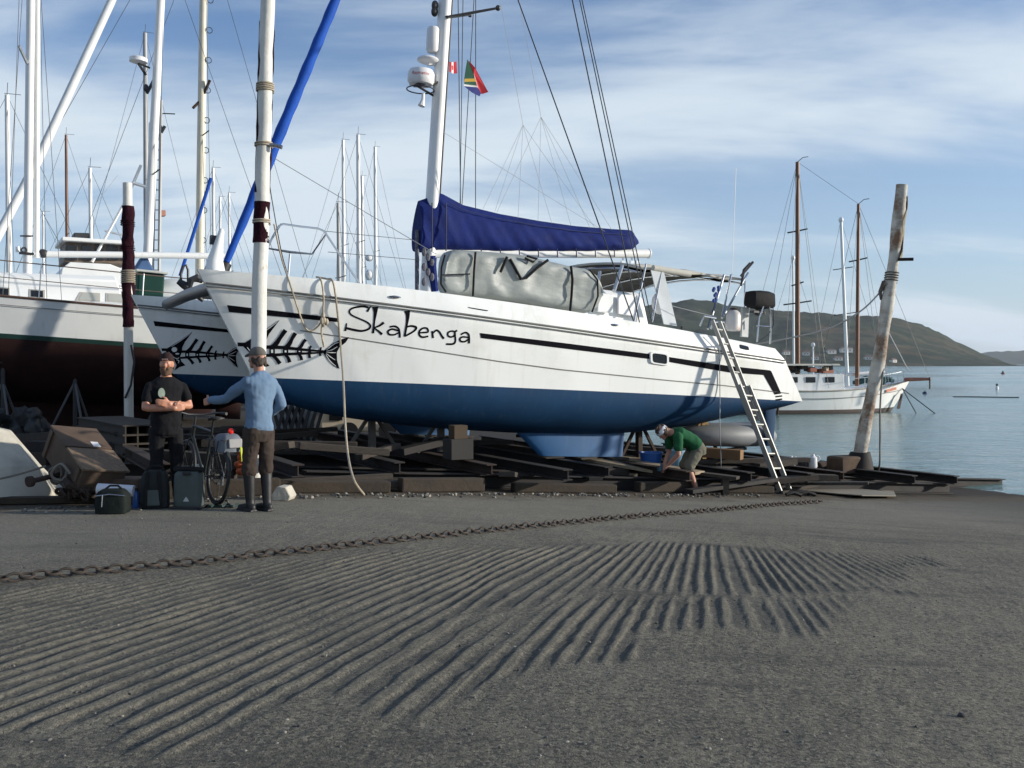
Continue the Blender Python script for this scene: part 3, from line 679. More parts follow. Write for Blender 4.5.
# ---- mast
MY = SEP / 2
m0 = cl(426, 296, MY); m1 = cl(445, 0, MY); mdir = (m1 - m0).normalized(); MLEN = 15.4; mtop = m0 + mdir * MLEN
mat_ = lambda k: m0 + mdir * k
def mpix(py):                                                # point on the mast at a picture row
    return m0.lerp(m1, (296 - py) / 296)
mb = MB(); mb.tube([m0 - mdir * .5] + [mat_(k) for k in (0, 3, 6, 9, 12, 14)] + [mtop], [.155] * 6 + [.13, .11], 16, flat=.78); mast = mb.build('mast', ALUP, cat, smooth=60)
mb = MB(); mb.tube([mat_(.6) + Vector((.155, 0, 0)), mat_(13) + Vector((.145, 0, 0))], .018, 6); mb.build('mast_track', DARKM, mast)
for px, py, qx, qy, yy in ((443, 18, 498, 8, 1.0), (443, 18, 470, 15, MY + 1.8)):
    mb = MB(); a = mpix(18); e = cl(qx, qy, yy); mb.tube([a, a.lerp(e, .5), e], [.055, .045, .035], 8, flat=.5); mb.ell(e, (.05, .05, .05), 8, 6); mb.build('spreader', DARKM, mast)
# domes and radar on the mast front
rad = cl(421, 77, MY); mb = MB()
mb.loft([[(rad.x + r * math.cos(a), rad.y + r * math.sin(a), rad.z + z) for a in np.linspace(0, 2 * math.pi, 25)[:-1]] for r, z in ((.10, -.15), (.22, -.145), (.255, -.09), (.255, .06), (.22, .125), (.10, .15))]); dome = mb.build('radar_dome', WHITEP, mast, smooth=40)
try:
    cu = bpy.data.curves.new('t', 'FONT'); cu.body = 'Raymarine'; cu.size = .085; cu.align_x = 'CENTER'; to_ = bpy.data.objects.new('t', cu); C.objects.link(to_)
    dg = bpy.context.evaluated_depsgraph_get(); tm = bpy.data.meshes.new_from_object(to_.evaluated_get(dg)); bpy.data.objects.remove(to_)
    tv = []
    cd = math.atan2(CC.y - rad.y, CC.x - rad.x)
    for v_ in tm.vertices:
        a = cd + v_.co.x / .262 ; tv.append((rad.x + .262 * math.cos(a), rad.y + .262 * math.sin(a), rad.z + v_.co.y - .02))
    m_ = MB(); m_.add(tv, [tuple(p.vertices) for p in tm.polygons]); m_.build('radar_lettering', M('red_print', (.45, .03, .03), .5, var=.05), dome, smooth=0)
except Exception as e: print('text', e)
mb = MB(); p = mpix(84); mb.beam(p, rad + Vector((-.1, 0, -.17)), .22, .04); mb.tube([p + Vector((0, 0, -.3)), rad + Vector((-.05, 0, -.19))], .022, 6); mb.torus(rad + Vector((0, 0, -.24)), .26, .012, n=20, k=6); mb.build('radar_bracket', DARKM, mast)
p = cl(423, 101, MY); mb = MB(); mb.tube([p + Vector((0, 0, .14)), p + Vector((0, 0, .02)), p + Vector((-.03, 0, -.10))], [.03, .035, .07], 10); mb.build('hailer_horn', WHITEP, mast)
p = cl(428, 60, MY); mb = MB(); mb.ell(p, (.21, .21, .07), 20, 8); mb.build('satellite_disc', WHITEP, mast, smooth=60)
mb = MB(); mb.beam(mpix(64), p + Vector((0, 0, -.08)), .1, .05); mb.build('radar_bracket', WHITEP, mast)
p = cl(433, 40, MY); mb = MB(); mb.tube([p + Vector((0, 0, s_)) for s_ in (-.24, -.2, .2, .24)], [.10, .125, .125, .10], 16); mb.build('antenna_dome', WHITEP, mast, smooth=40)
mb = MB(); mb.beam(mpix(44), p + Vector((.05, 0, -.1)), .06, .04); mb.build('radar_bracket', DARKM, mast)
for k in (8, 14): mb = MB(); p = mpix(k); mb.ell(p + Vector((-.2, 0, 0)), (.07, .06, .10), 10, 8); mb.build('deck_light', DARKM, mast)
# ---- boom, sail cover
b0 = cl(428, 253, MY); b1 = cl(648, 253.5, MY)
mb = MB(); mb.tube([b0, b1], .095, 14); mb.tube([b1, b1 + Vector((.03, 0, 0))], [.105, .105], 14); boom = mb.build('boom', ALUP, cat, smooth=50)
top = [(418, 201), (424, 199), (432, 196), (441, 193), (452, 199), (463, 205), (500, 214), (540, 221), (575, 226), (612, 229), (630, 230), (635, 234), (637, 241)]
botm = [(418, 252), (424, 253), (432, 252), (441, 251), (452, 251), (463, 251), (500, 252), (540, 252), (575, 252), (612, 251), (630, 250), (635, 248), (637, 244)]
mb = MB(); rings = []
for i in range(70):
    x = 418.3 + (636.6 - 418.3) * i / 69
    a = cl(x, np.interp(x, [p[0] for p in top], [p[1] for p in top]), MY); b_ = cl(x, np.interp(x, [p[0] for p in botm], [p[1] for p in botm]), MY)
    h = (a.z - b_.z) / 2; cz = (a.z + b_.z) / 2; wd = (.24 if x > 445 else .26) * min(1, .35 + (637 - x) / 20) ; ring = []
    for k in range(28):
        g = 2 * math.pi * k / 28; dz = math.sin(g); wv = 1 + .10 * math.sin(x * .16 + dz * 3.2) * (1 - dz) * .5 + .05 * math.sin(x * .47 + dz * 6)
        wsh = wd * (.62 - .30 * dz + .08 * math.cos(2 * g)) * 1.25 * wv; sag = .012 * math.sin(x * .21 + k)
        ring.append((a.x, MY + math.copysign(abs(math.cos(g)) ** .75, math.cos(g)) * wsh, cz + h * math.copysign(abs(dz) ** .9, dz) + (sag if abs(dz) < .95 else 0)))
    rings.append(ring)
mb.loft(rings); cover = mb.build('sail_cover', CANVAS, boom, smooth=50)
mb = MB()
for x in (432, 446): 
    a = cl(x, 200, MY - .36); mb.tube([cl(x, 203, MY - .2), cl(x, 225, MY - .33), cl(x, 251, MY - .30)], .012, 5)
mb.build('lacing', DARKM, cover)
TIE = M('tie_webbing', (.02, .03, .10), .8)
for x in range(462, 632, 19):
    mb = MB(); mb.tube([cl(x, 248.5, MY - .27), cl(x + .4, 252.5, MY - .20), cl(x + .5, 256.5, MY - .06), cl(x + .5, 257, MY + .03)], .012, 5); mb.build('tie', TIE, cover)
mb = MB(); mb.tube([cl(x, np.interp(x, [p[0] for p in top], [p[1] for p in top]) + 5, MY - .17) for x in range(450, 634, 8)], .008, 5); mb.build('seam', TIE, cover)
mb = MB(); mb.tube([cl(417, 230, MY - .12), cl(417, 290, MY - .1)], .04, 6); 
for k in range(7): p = cl(424 + (k % 3) * 4, 252 + k * 5, MY - .25); mb.ell(p, (.05, .04, .08), 8, 6)
mb.build('halyard_bundle', M('halyards', (.10, .10, .12), .8, var=.7, scale=22), mast)
mb = MB(); mb.tube([cl(431, 256, MY - .2), cl(434, 291, MY - .1)], .09, 8); mb.build('winch_cover', CANVAS, mast)
for x in (623, 632, 638):
    mb = MB(); p = cl(x, 256, MY); mb.tube([p, p + Vector((0, 0, -.1))], .02, 6); mb.box(p + Vector((0, 0, -.15)), (.09, .04, .10)); mb.build('block', STEEL, boom)
# ---- standing rigging
def wire(a, b_, r=.008, mat=WIRE, name='stay', sag=0, par=None):
    m_ = MB(); n = 2 if not sag else 10; pts = [a.lerp(b_, i / (n - 1)) + Vector((0, 0, -sag * 4 * (i / (n - 1)) * (1 - i / (n - 1)))) for i in range(n)]
    m_.tube(pts, r, 5); return m_.build(name, mat, par or mast, smooth=60)
yd = -.35
wire(mpix(-175), cl(634, 322, yd), .012); wire(mpix(-480), cl(640, 325, yd), .012); wire(mpix(-500), cl(649, 326, yd), .010); wire(mpix(-500), cl(653, 327, yd), .010)
wire(mpix(-175), Vector((cl(634, 322, yd).x, SEP + .35, zdeck(7))), .010); wire(mpix(-500), Vector((cl(650, 326, yd).x, SEP + .35, zdeck(7))), .010)
wire(cl(463, 0, MY - .9), cl(460, 205, MY - .3), .008); wire(cl(474, 0, MY - .9), cl(462, 205, MY - .3), .008)
wire(cl(440, 130, MY - .05), cl(635, 250, MY - .1), .004, WIREL)
for a, b_ in (((500, 0), (523, 125)), ((519, 0), (541, 117))): wire(cl(*a, MY - .3), cl(*b_, MY - .3), .0035, WIREL)
for a, es in (((523, 125), [(483, 209), (495, 211), (518, 218), (552, 224), (595, 228)]), ((541, 117), [(497, 212), (538, 221), (571, 226), (590, 228), (612, 230)])):
    for e in es: wire(cl(*a, MY - .3), cl(*e, MY - .22), .0035, WIREL, 'lazy_jack')
wire(cl(274, 158, MY - .5), cl(436, 254, .3), .006, WIREL)
# ---- furled headsail in its blue sleeve
f0 = cl(226.5, 262, MY); f1 = cl(335.5, 0, MY); fd = (f1 - f0); ftop = f0 + fd * 2.05
mb = MB(); pts = []; rs = []
for i in range(60):
    k = i / 59; p = f0.lerp(ftop, k); pts.append(p); rs.append((.055 + .045 * min(1, k * 6)) * (1 + .07 * math.sin(i * 1.9)) * (1 - .5 * k ** 2))
mb.tube(pts, rs, 12); fs = mb.build('furled_headsail', SAILBLUE, cat, smooth=60)
mb = MB(); d = fd.normalized(); mb.tube([f0 - d * .45, f0 - d * .1], .03, 8); mb.tube([f0 - d * .16, f0 - d * .02], .10, 14); mb.build('furling_drum', DARKM, fs)
wire(ftop, mpix(-400), .012); 
# ---- crossbeam forward, with bow anchor gear
cbt = 1.05; cbz = zdeck(cbt) - .22
mb = MB(); e0, e1 = cl(214, 287, .15), cl(167, 304.5, SEP - .45); mb.tube([e0, e0.lerp(e1, .5) + Vector((0, 0, .03)), e1], .10, 12); cb = mb.build('crossbeam', M('grey_crossbeam', (.20, .205, .21), .45, metal=.5, var=.15), cat, smooth=50)
mb = MB(); mb.beam((cbt - .6, MY + .75, cbz + .16), (cbt + 1.9, MY + .2, cbz + .12), .16, .10); mb.build('anchor_roller', DARKM, cb)
mb = MB(); a0 = cl(181, 287, MY + .6); pts = [cl(*p, MY + .6) for p in ((181, 285), (181, 274), (183, 267), (186, 265), (188, 270), (188, 284))]; mb.tube(pts, .022, 8)
pts = [cl(*p, MY + .6) for p in ((178, 281), (184, 285), (193, 292), (203, 301))]; mb.tube(pts, [.05, .07, .06, .03], 8)
mb.tube([cl(*p, MY + .45) for p in ((190, 288), (191, 280), (197, 278), (203, 281))], [.03, .06, .07, .05], 8); mb.build('anchor', DARKM, cb)
mb = MB(); mb.add([(1.3, .5, zdeck(1.3) - .12), (2.9, .5, zdeck(2.9) - .1), (2.9, SEP - .5, zdeck(2.9) - .1), (1.3, SEP - .5, zdeck(1.3) - .12)], [(0, 1, 2, 3)]); tr = mb.build('trampoline', DARKCAN, cat, smooth=0)
sol = tr.modifiers.new('solid', 'SOLIDIFY'); sol.thickness = .02
# white tapered bow horn
mb = MB(); q0 = cl(212, 274, .30); q1 = cl(221.5, 231, .30); mb.tube([q0 + Vector((.06, 0, -.12)), q0.lerp(q1, .3), q0.lerp(q1, .7), q1], [.17, .115, .065, .04], 14); mb.ell(q1, (.03, .03, .04), 8, 6); mb.build('bow_cone', DECKW, hull_a, smooth=50)
mb = MB(); mb.prism([cl(199, 283, .55), cl(216, 240, .45), cl(218, 272, .5)], (0, .04, 0)); mb.build('bow_dark_triangle', M('dark_grey_triangle', (.16, .165, .17), .8, var=.2), hull_a, smooth=0, bevel=.01)  # thin dark grey triangle added for the dark left side of the cone
mb = MB(); p = cl(213.5, 240, .35); mb.box(p, (.10, .08, .13)); mb.tube([p, p + Vector((.05, 0, -.2))], .012, 5); mb.build('navigation_light', DARKM, hull_a, bevel=.015)
# pulpit
mb = MB(); yy = .05
mb.tube([cl(*p, yy) for p in ((264, 262), (266, 252), (272, 238), (279, 226), (283, 224), (300, 226.5), (318, 228.5), (324, 231), (332, 243), (346, 264), (360, 284))], .016, 7)
mb.tube([cl(*p, yy + .5) for p in ((266, 248), (290, 252), (312, 254))], [.03, .05, .03], 8, flat=.4); mb.tube([cl(290, 254, yy + .3), cl(288, 277, yy + .2)], .016, 6); mb.tube([cl(281, 224, yy), cl(266, 249, yy + .5)], .013, 6); mb.tube([cl(312, 254, yy + .5), cl(326, 234, yy)], .013, 6)
mb.tube([cl(267, 250, yy + .5), cl(258, 275, yy + .2)], .015, 6)
mb.build('pulpit', STEEL, hull_a)
wire(cl(324, 231, yy), cl(414, 240, MY), .005, WIRE, 'guard_wire', par=hull_a); wire(cl(328, 252, yy), cl(420, 260, 2), .005, WIRE, 'guard_wire', par=hull_a)
# ---- bimini over the cockpit
zb0 = cl(652, 264, .9); zb1 = cl(744, 277, .9); mb = MB(); G = []
nx, ny = 12, 8
for i in range(nx + 1):
    for j in range(ny + 1):
        x = zb0.x - .35 + (zb1.x - zb0.x + .35) * i / nx; y = .9 + (SEP - 1.8) * j / ny
        zz = np.interp(x, [zb0.x - .35, zb0.x, zb1.x], [zb0.z - .02, zb0.z, zb1.z]) + .16 * math.sin(math.pi * j / ny) - .02 * math.sin(i * 1.5) - (.05 if j in (0, ny) else 0)
        G.append((x, y, zz))
n = ny + 1; F = [(i * n + j, (i + 1) * n + j, (i + 1) * n + j + 1, i * n + j + 1) for i in range(nx) for j in range(ny)]
mb.add(G, F); bim = mb.build('bimini_top', BEIGECAN, cat, smooth=60); sol = bim.modifiers.new('solid', 'SOLIDIFY'); sol.thickness = .045
mb = MB(); mb.add([(x, y, z - .07 - .01 * abs(y - MY)) for x, y, z in [(a[0], .95 + (a[1] - .9) * .97, a[2]) for a in G]], F); un = mb.build('bimini_underside', M('dark_underside', (.05, .048, .042), .8, var=.5, scale=1.5, stretch=(1, 5, 1)), bim, smooth=60)  # second, dark sheet added below the canvas to darken its underside
for k in (0, 4, 8, 12): mb = MB(); mb.tube([Vector(G[k * n + j]) + Vector((0, 0, -.11)) for j in range(n)], .02, 6); mb.build('bimini_bow', STEEL, bim)
mb = MB(); p0, p1 = cl(653, 268, .82), cl(690, 274, .82); mb.tube([p0, p1], .06, 10); mb.build('rolled_side_curtain', BEIGECAN, bim, smooth=60)
for a, b_, r in (((600, 272), (597, 290), .03), ((622, 266), (614, 291), .035), ((724, 275), (708, 329), .024), ((731, 275), (722, 318), .022), ((748, 273), (724, 315), .022), ((662, 268), (652, 322), .018), ((646, 264), (634, 322), .018), ((745, 278), (744, 330), .014)):
    mb = MB(); mb.tube([cl(*a, .85), cl(*b_, .35)], r, 8); mb.build('bimini_post', STEEL, bim)
mb = MB(); mb.prism([cl(651, 270, .8), cl(664, 272, .8), cl(677, 326, .4), cl(664, 324, .4)], (0, .02, 0)); mb.build('side_curtain', M('clear_vinyl', (.50, .52, .52), .3, var=.12), bim, smooth=0)
mb = MB(); mb.ell(cl(660, 303, .9), (.18, .12, .22), 12, 8); mb.build('life_ring_cover', WHITEP, bim)
# ---- stern gear
for pts in ([(711, 329), (713, 322), (724, 322), (727, 330)], [(700, 326), (704, 316), (716, 318)], [(757, 342), (759, 318), (765, 302)], [(770, 344), (771, 320), (769, 304)], [(757, 326), (770, 327)]):
    mb = MB(); mb.tube([cl(*p, .1) for p in pts], .018, 6); mb.build('stern_rail', STEEL, hull_a)
mb = MB(); mb.tube([cl(*p, .1) for p in ((773, 306), (773.5, 325), (768, 335), (757, 342))], .010, 5); mb.build('fuel_hose', DARKM, hull_a)
mb = MB(); p = cl(716, 294, .5)
for k in range(9): q = cl(713 + rng.random() * 6, 287 + rng.random() * 14, .45); mb.ell(q, (.035, .03, .04), 7, 5)
mb.build('lashed_rope', M('blue_rope', (.03, .06, .22), .8, var=.4), bim)
mb = MB(); mb.tube([cl(*p, .5) for p in ((741, 286), (744, 270), (750, 263))], [.02, .03, .02], 6); mb.tube([cl(741, 276, .5), cl(753, 262, .5)], .025, 6); mb.build('rod_holder', DARKM, bim)
wire(cl(732, 275, .6), cl(736, 168, .6), .006, WHITEP, 'whip_antenna', par=bim)
for px, py, w_, h_ in ((682, 324, .15, .10), (697, 327, .09, .07)):
    mb = MB(); p = cl(px, py, .6); p.z = zdeck(p.x) + h_ * .8; mb.tube([p + Vector((0, 0, -h_ - .05)), p + Vector((0, 0, -h_ * .3)), p + Vector((0, 0, h_ * .4)), p + Vector((0, 0, h_ * .8))], [w_, w_ * .7, w_ * .75, w_ * .9], 14); mb.tube([p, p + Vector((0, 0, h_ + .08))], .03, 8); mb.build('winch', DARKM, cat, smooth=50)
wire(cl(672, 306, .4), cl(712, 316, .2), .007, WIREL, 'guard_wire', par=hull_a)
# ---- objects resting on it
def onc(name, label, cat_, loc, group=None):
    w_ = CM @ Vector(loc); o = thing(name, label, cat_, w_, (0, PITCH, ANG), group); return o
d0, d1 = cl(441, 290, -.05), cl(598, 312, -.05); base = onc('covered_dinghy', 'upturned dinghy under a grey canvas cover with black straps on the catamaran deck', 'dinghy', (d0.x, .5, zdeck(d0.x)))
TT = [(440.5, 276), (442, 262), (447, 253), (455, 249.5), (480, 250.5), (520, 254), (555, 262), (572, 266), (585, 268), (594, 274), (598, 284), (598.5, 292)]
TB = [(440.5, 283), (442, 289), (447, 293), (455, 295), (480, 297), (520, 302), (555, 308), (572, 311), (585, 313), (592, 313), (597, 306), (598.5, 297)]
mb = MB(); rings = []; yc = .36
for i in range(66):
    x = 440.6 + (598.4 - 440.6) * i / 65
    a = cl(x, np.interp(x, [p[0] for p in TT], [p[1] for p in TT]), .1); b_ = cl(x, np.interp(x, [p[0] for p in TB], [p[1] for p in TB]), 0.1)
    h = (a.z - b_.z) / 2; cz = (a.z + b_.z) / 2; ring = []; wd = .42 * min(1, .30 + (x - 440) / 34, .45 + (599 - x) / 16); yo = (wd - .42)
    for k in range(32):
        g = 2 * math.pi * k / 32; cx, sz = math.cos(g), math.sin(g)
        fold = .016 * math.sin(x * .11 + sz * 4 + 2 * math.sin(x * .05)) + .008 * math.sin(x * .4 - sz * 9)
        crease = -.05 * max(0, .35 - abs(noise.noise(Vector((x * .055, sz * 1.6 + cx, 3.1))))) - .03 * math.exp(-((sz + .05 + .1 * math.sin(x * .05)) / .12) ** 2)
        yw = math.copysign(abs(cx) ** .42, cx) * (wd + fold + crease)
        ring.append((a.x, yc + yo + yw, cz + h * math.copysign(abs(sz) ** .52, sz)))
    rings.append(ring)
mb.v = []; mb.loft(rings); inv = ROOTM[base.name].inverted() @ CM; mb.v = [tuple(inv @ Vector(p)) for p in mb.v]
mb.build('canvas_cover', GREYCAN, base, smooth=60)
def strap(pts, r=.02, y=None):
    m_ = MB(); P = []
    for px, py in pts:
        p = cl(px, py, yc - .44); P.append(inv @ p)
    m_.tube(P, r, 6); m_.build('strap', DARKCAN, base)
strap([(571, 266), (572.5, 280), (571.5, 296), (570, 312)], .022); strap([(475.5, 252), (474, 272), (473, 296)], .018)
strap([(507, 257), (500.5, 272)], .024); strap([(510, 259), (521, 279), (526, 278), (537, 268), (548, 260)], .024); strap([(525, 258), (533, 262), (537, 259), (527, 256)], .02)
strap([(445, 255), (441.5, 268), (441, 284), (446, 292)], .016); strap([(590, 270), (597.5, 280), (598, 296), (592, 312)], .016); strap([(441, 275), (470, 274)], .012)
ob = cl(760, 300, .25)
o = onc('covered_outboard', 'black canvas covered outboard motor clamped high on the stern rail', 'outboard motor', ob)
mb = MB(); rings = []
for x, sy, sz in ((-.27, .10, .10), (-.25, .17, .155), (-.1, .19, .17), (.12, .185, .17), (.24, .17, .15), (.27, .10, .09)):
    rings.append([(x + .01 * math.sin(k), math.copysign(abs(math.cos(g)) ** .5, math.cos(g)) * sy, math.copysign(abs(math.sin(g)) ** .5, math.sin(g)) * sz * (1 + .04 * math.sin(k * 2.1))) for k, g in enumerate(np.linspace(0, 2 * math.pi, 25)[:-1])])
mb.loft(rings); mb.build('cover', DARKCAN, o, smooth=50); mb = MB(); mb.tube([(-.02, 0, -.15), (-.05, 0, -.30)], .06, 8); mb.box((-.05, 0, -.24), (.3, .12, .04)); mb.build('clamp', DARKM, o)
gb = cl(733, 331, .2); o = onc('gas_bottle', 'white gas bottle standing on the catamaran stern beside a panel', 'gas bottle', gb)
mb = MB(); mb.loft([[(r * math.cos(a), r * math.sin(a), z) for a in np.linspace(0, 2 * math.pi, 21)[:-1]] for r, z in ((.11, 0), (.135, .02), (.14, .06), (.14, .26), (.12, .32), (.06, .36))]); mb.v = [(x * 1.0, y * 1.0, z * 1.1) for x, y, z in mb.v]; mb.build('tank', M('bottle_paint', (.60, .56, .52), .4, var=.15, col2=(.40, .16, .10), c2=(.55, .7), s2=4), o, smooth=50)
mb = MB(); mb.tube([(0, 0, .36), (0, 0, .44)], .03, 8); mb.torus((0, 0, .42), .07, .012, n=14, k=6); mb.build('valve', DARKM, o)
o = onc('panel_board', 'pale upright panel standing behind the gas bottle on the stern', 'panel', cl(744, 335, .45)); mb = MB(); mb.box((0, 0, .25), (.17, .05, .58)); mb.build('board', M('pale_panel', (.42, .44, .44), .5), o, bevel=.01); mb = MB(); mb.tube([(.09, 0, -.04), (.09, 0, .56)], .018, 6); mb.build('edge_tube', STEEL, o)
# flags on the mast halyards
def flag(name, label, poly, zones, y):
    m_ = MB(); mats = [z_[1] for z_ in zones]; origin = CM @ cl(*poly[0], y)
    for i, (zp, mt) in enumerate(zones): 
        P = [CM @ (cl(px, py, y) + Vector((0, -.0015 * i + .03 * math.sin(px * .5), 0))) for px, py in zp]; m_.add(P, [tuple(range(len(P)))], i)
    o_ = solo(m_, name, mats, label, 'flag', origin, smooth=0); sd = o_.modifiers.new('solid', 'SOLIDIFY'); sd.thickness = .004; return o_
FR = M('flag_red', (.55, .03, .04), .8, var=.1); FW = M('flag_white', (.7, .7, .7), .8); FB = M('flag_blue', (.01, .02, .16), .8); FG = M('flag_green', (.02, .09, .05), .8); FY = M('flag_gold', (.55, .35, .05), .8); FK = M('flag_black', (.012, .014, .014), .8)
flag('flag', 'small red and white courtesy flag flying by the radar mast', [(449, 62)], [([(448.5, 62), (451, 62.5), (451, 73), (448.5, 72)], FR), ([(451, 62.5), (454, 62), (454, 73.5), (451, 73)], FW), ([(454, 62), (457, 61), (457.5, 73), (454, 73.5)], FR), ([(452, 65), (453.2, 66.5), (453, 70), (452, 70.5), (451.5, 67)], FR)], MY - .9)
flag('national_flag', 'drooping multicoloured national flag in red, blue, green, gold and black on the halyard', [(468, 58)],
     [([(468, 59), (470, 63), (473, 74), (474, 80), (464, 80), (463, 83)], FG), ([(468, 59), (466.5, 66), (465, 78), (463.5, 80)], FK), ([(464, 79), (474.5, 79), (475, 82), (464, 82.2)], FY), ([(464, 82.2), (475, 82), (476, 86), (463.5, 84.5)], FG), ([(463.3, 84.5), (476, 86), (477, 87.5), (463.2, 86.5)], FW), ([(463.2, 86.5), (477, 87.5), (482, 92), (480, 96), (472, 93)], FB), ([(469, 60), (474, 68), (481, 78), (486, 90), (487.5, 92.5), (482, 94), (477, 86), (473, 74)], FR), ([(473, 74), (477, 86), (480, 91), (477.5, 88), (474, 79)], FW)], MY - .9)
# ================================================================== OTHER BOATS
def yacht_hull(Lh, B, free, draft, sheer=.25, raw=False):
    """round-bilged yacht hull along local x (bow at -x), deck edge z=free, waterline z=0; materials 0 topside 1 stripe 2 bottom 3 deck"""
    mb = MB(); NU = 40; rows = [(1.0, 0), (.8, 0), (.5, 0), (.25, 0), (.16, 1), (.05, 1), (0, 2), (-.12, 2), (-.3, 2), (-.55, 2), (-.8, 2), (-1, 2)]
    n = NU + 1; R_ = []
    for d, m in rows:
        L_ = []
        for i in range(n):
            u_ = i / NU; rake = .11 * Lh * (1 - max(0, d)) if d >= 0 else .11 * Lh + .16 * Lh * (-d); sr = .03 * Lh * (1 - max(d, 0)) if d >= 0 else .03 * Lh + .14 * Lh * (-d)
            x = -Lh / 2 + rake + u_ * (Lh - rake - sr)
            k = (x + Lh / 2) / Lh
            bw = B / 2 * (math.sin(math.pi * min(.5, k * .82) / 1.0) ** .8 if k < .61 else math.cos((k - .61) * 1.35)) 
            bw *= (u_ > 0) * (min(1, u_ * 9) ** .5)
            sh = sheer * ((k - .6) / .6) ** 2
            if d >= 0: z = (free + sh) * d; y = bw * (.90 + .10 * d)
            else: z = draft * d * (1 - .5 * abs(k - .5) ** 2); y = bw * .90 * max(0, 1 - (-d) ** 2.2) ** .6
            L_.append((x, max(.015, y) if d > -1 else .0, z))
        R_.append(L_)
    for sg in (-1, 1):
        base = len(mb.v); mb.v += [(x, sg * y, z) for L_ in R_ for x, y, z in L_]
        for j in range(len(rows) - 1):
            for i in range(NU):
                mb.f.append(tuple(base + q for q in (j * n + i, j * n + i + 1, (j + 1) * n + i + 1, (j + 1) * n + i))); mb.m.append(rows[j + 1][1] if rows[j][1] != 0 or rows[j + 1][1] == 1 and rows[j][1] == 1 else rows[j][1])
    R0 = len(rows) * n
    for i in range(NU): mb.f.append((i, i + 1, R0 + i + 1, R0 + i)); mb.m.append(3)
    for j in range(len(rows) - 1):
        for e in (0, NU):
            a, b_ = j * n + e, (j + 1) * n + e; mb.f.append((a, R0 + a, R0 + b_, b_)); mb.m.append(rows[j][1])
    hb = lambda k: B / 2 * (math.sin(math.pi * min(.5, k * .82)) ** .8 if k < .61 else math.cos((k - .61) * 1.35))
    return mb, (lambda x: free + sheer * (((x + Lh / 2) / Lh - .6) / .6) ** 2), (lambda x: hb((x + Lh / 2) / Lh))
BOOTG = M('green_boot_stripe', (.006, .035, .028), .5, var=.2)
GEL2 = M('white_topsides', (.70, .71, .69), .4, var=.05, scale=1.2, streak=((.42, .38, .32), .3, 8))
# ---- the white yacht on stands, far side of the catamaran
LY = thing('sailing_yacht', 'white sailing yacht with red bottom and green boot stripe propped on stands at the left', 'yacht', tuple(ORG + LX * 10.1 + AX * -1.5 + Vector((0, 0, 1.98))), (0, .062, ANG))
LM = ROOTM[LY.name]; LI = LM.inverted(); LC = LI @ CAMP; LI3 = LI.to_3x3()
def ll(px, py, y):
    d = LI3 @ ray(px, py); return LC + d * ((y - LC.y) / d.y)
hm, dz, hb = yacht_hull(12.4, 3.7, .86, 1.35, .22)
lh = hm.build('hull', [GEL2, BOOTG, REDAF, DECKW], LY, smooth=40)
mb = MB(); rings = []
for z, l0, l1, th in ((-.6, -2.6, 3.4, .32), (-1.2, -2.4, 3.3, .24), (-1.9, -1.9, 3.2, .20)): rings.append([((l0 + l1) / 2 - (l1 - l0) / 2 * math.cos(g), th * math.sin(g), z) for g in np.linspace(0, 2 * math.pi, 21)[:-1]])
mb.loft(rings); mb.build('keel', REDAF, LY, smooth=40)
mb = MB(); mb.loft([[(4.3 + .3 * math.cos(g), .05 * math.sin(g), z) for g in np.linspace(0, 2 * math.pi, 13)[:-1]] for z in (-.3, -1.5)]); mb.build('rudder', REDAF, LY)
for sg in (-1, 1):
    mb = MB(); pts = [(x, sg * (hb(x) + .004), dz(x) + .02) for x in np.linspace(-6.0, 6.0, 40)]; mb.tube(pts, .026, 6); mb.build('toe_rail', M('teak_rail', (.09, .05, .035), .7, var=.3), LY)
    mb = MB(); pts = [(x, sg * (hb(x) * .995 + .01), dz(x) - .16) for x in np.linspace(-6.0, 6.0, 40)]; mb.tube(pts, .007, 5); mb.build('cove_line', GREYLINE, LY)
    for f in (.40, .74):
        mb = MB(); pts = [(x, sg * (hb(x) - .05), dz(x) + f) for x in np.linspace(-5.6, 5.8, 26)]; mb.tube(pts, .009 if f < .6 else .013, 5); mb.build('guard_wire', M('brownish_rail', (.16, .12, .10), .5), LY)
    for x in (-5.2, -3.3, -1.8, -.1, 1.9, 3.8, 5.6):
        mb = MB(); mb.tube([(x, sg * (hb(x) - .05), dz(x)), (x, sg * (hb(x) - .05), dz(x) + .76)], .014, 6); mb.build('stanchion', STEEL, LY)
# cabin trunk with windows
ca, cb_ = ll(-60, 268, -1.15), ll(128, 277, -1.15); cz0 = .80
mb = MB(); rings = []
for f, w_ in ((0, 1.30), (.86, 1.18), (1.0, 1.02)):
    k = .25 * f; rings.append([(ca.x + k, -w_ * .86, cz0 + (ca.z - cz0) * f), (cb_.x - k, -w_, cz0 + (cb_.z - cz0) * f), (cb_.x - k, w_, cz0 + (cb_.z - cz0) * f), (ca.x + k, w_ * .86, cz0 + (ca.z - cz0) * f)])
mb.loft(rings); lc = mb.build('cabin', DECKW, LY, smooth=30, bevel=.03)
def lside(px, py, off):
    y = -1.2
    for _ in range(12):
        p = ll(px, py, y); f = (p.z - cz0) / (ca.z + (cb_.z - ca.z) * (p.x - ca.x) / (cb_.x - ca.x) - cz0); w_ = 1.30 - .14 * f; y = -w_ * (.86 + .14 * (p.x - ca.x) / (cb_.x - ca.x)) - off
    return Vector((p.x, y, p.z))
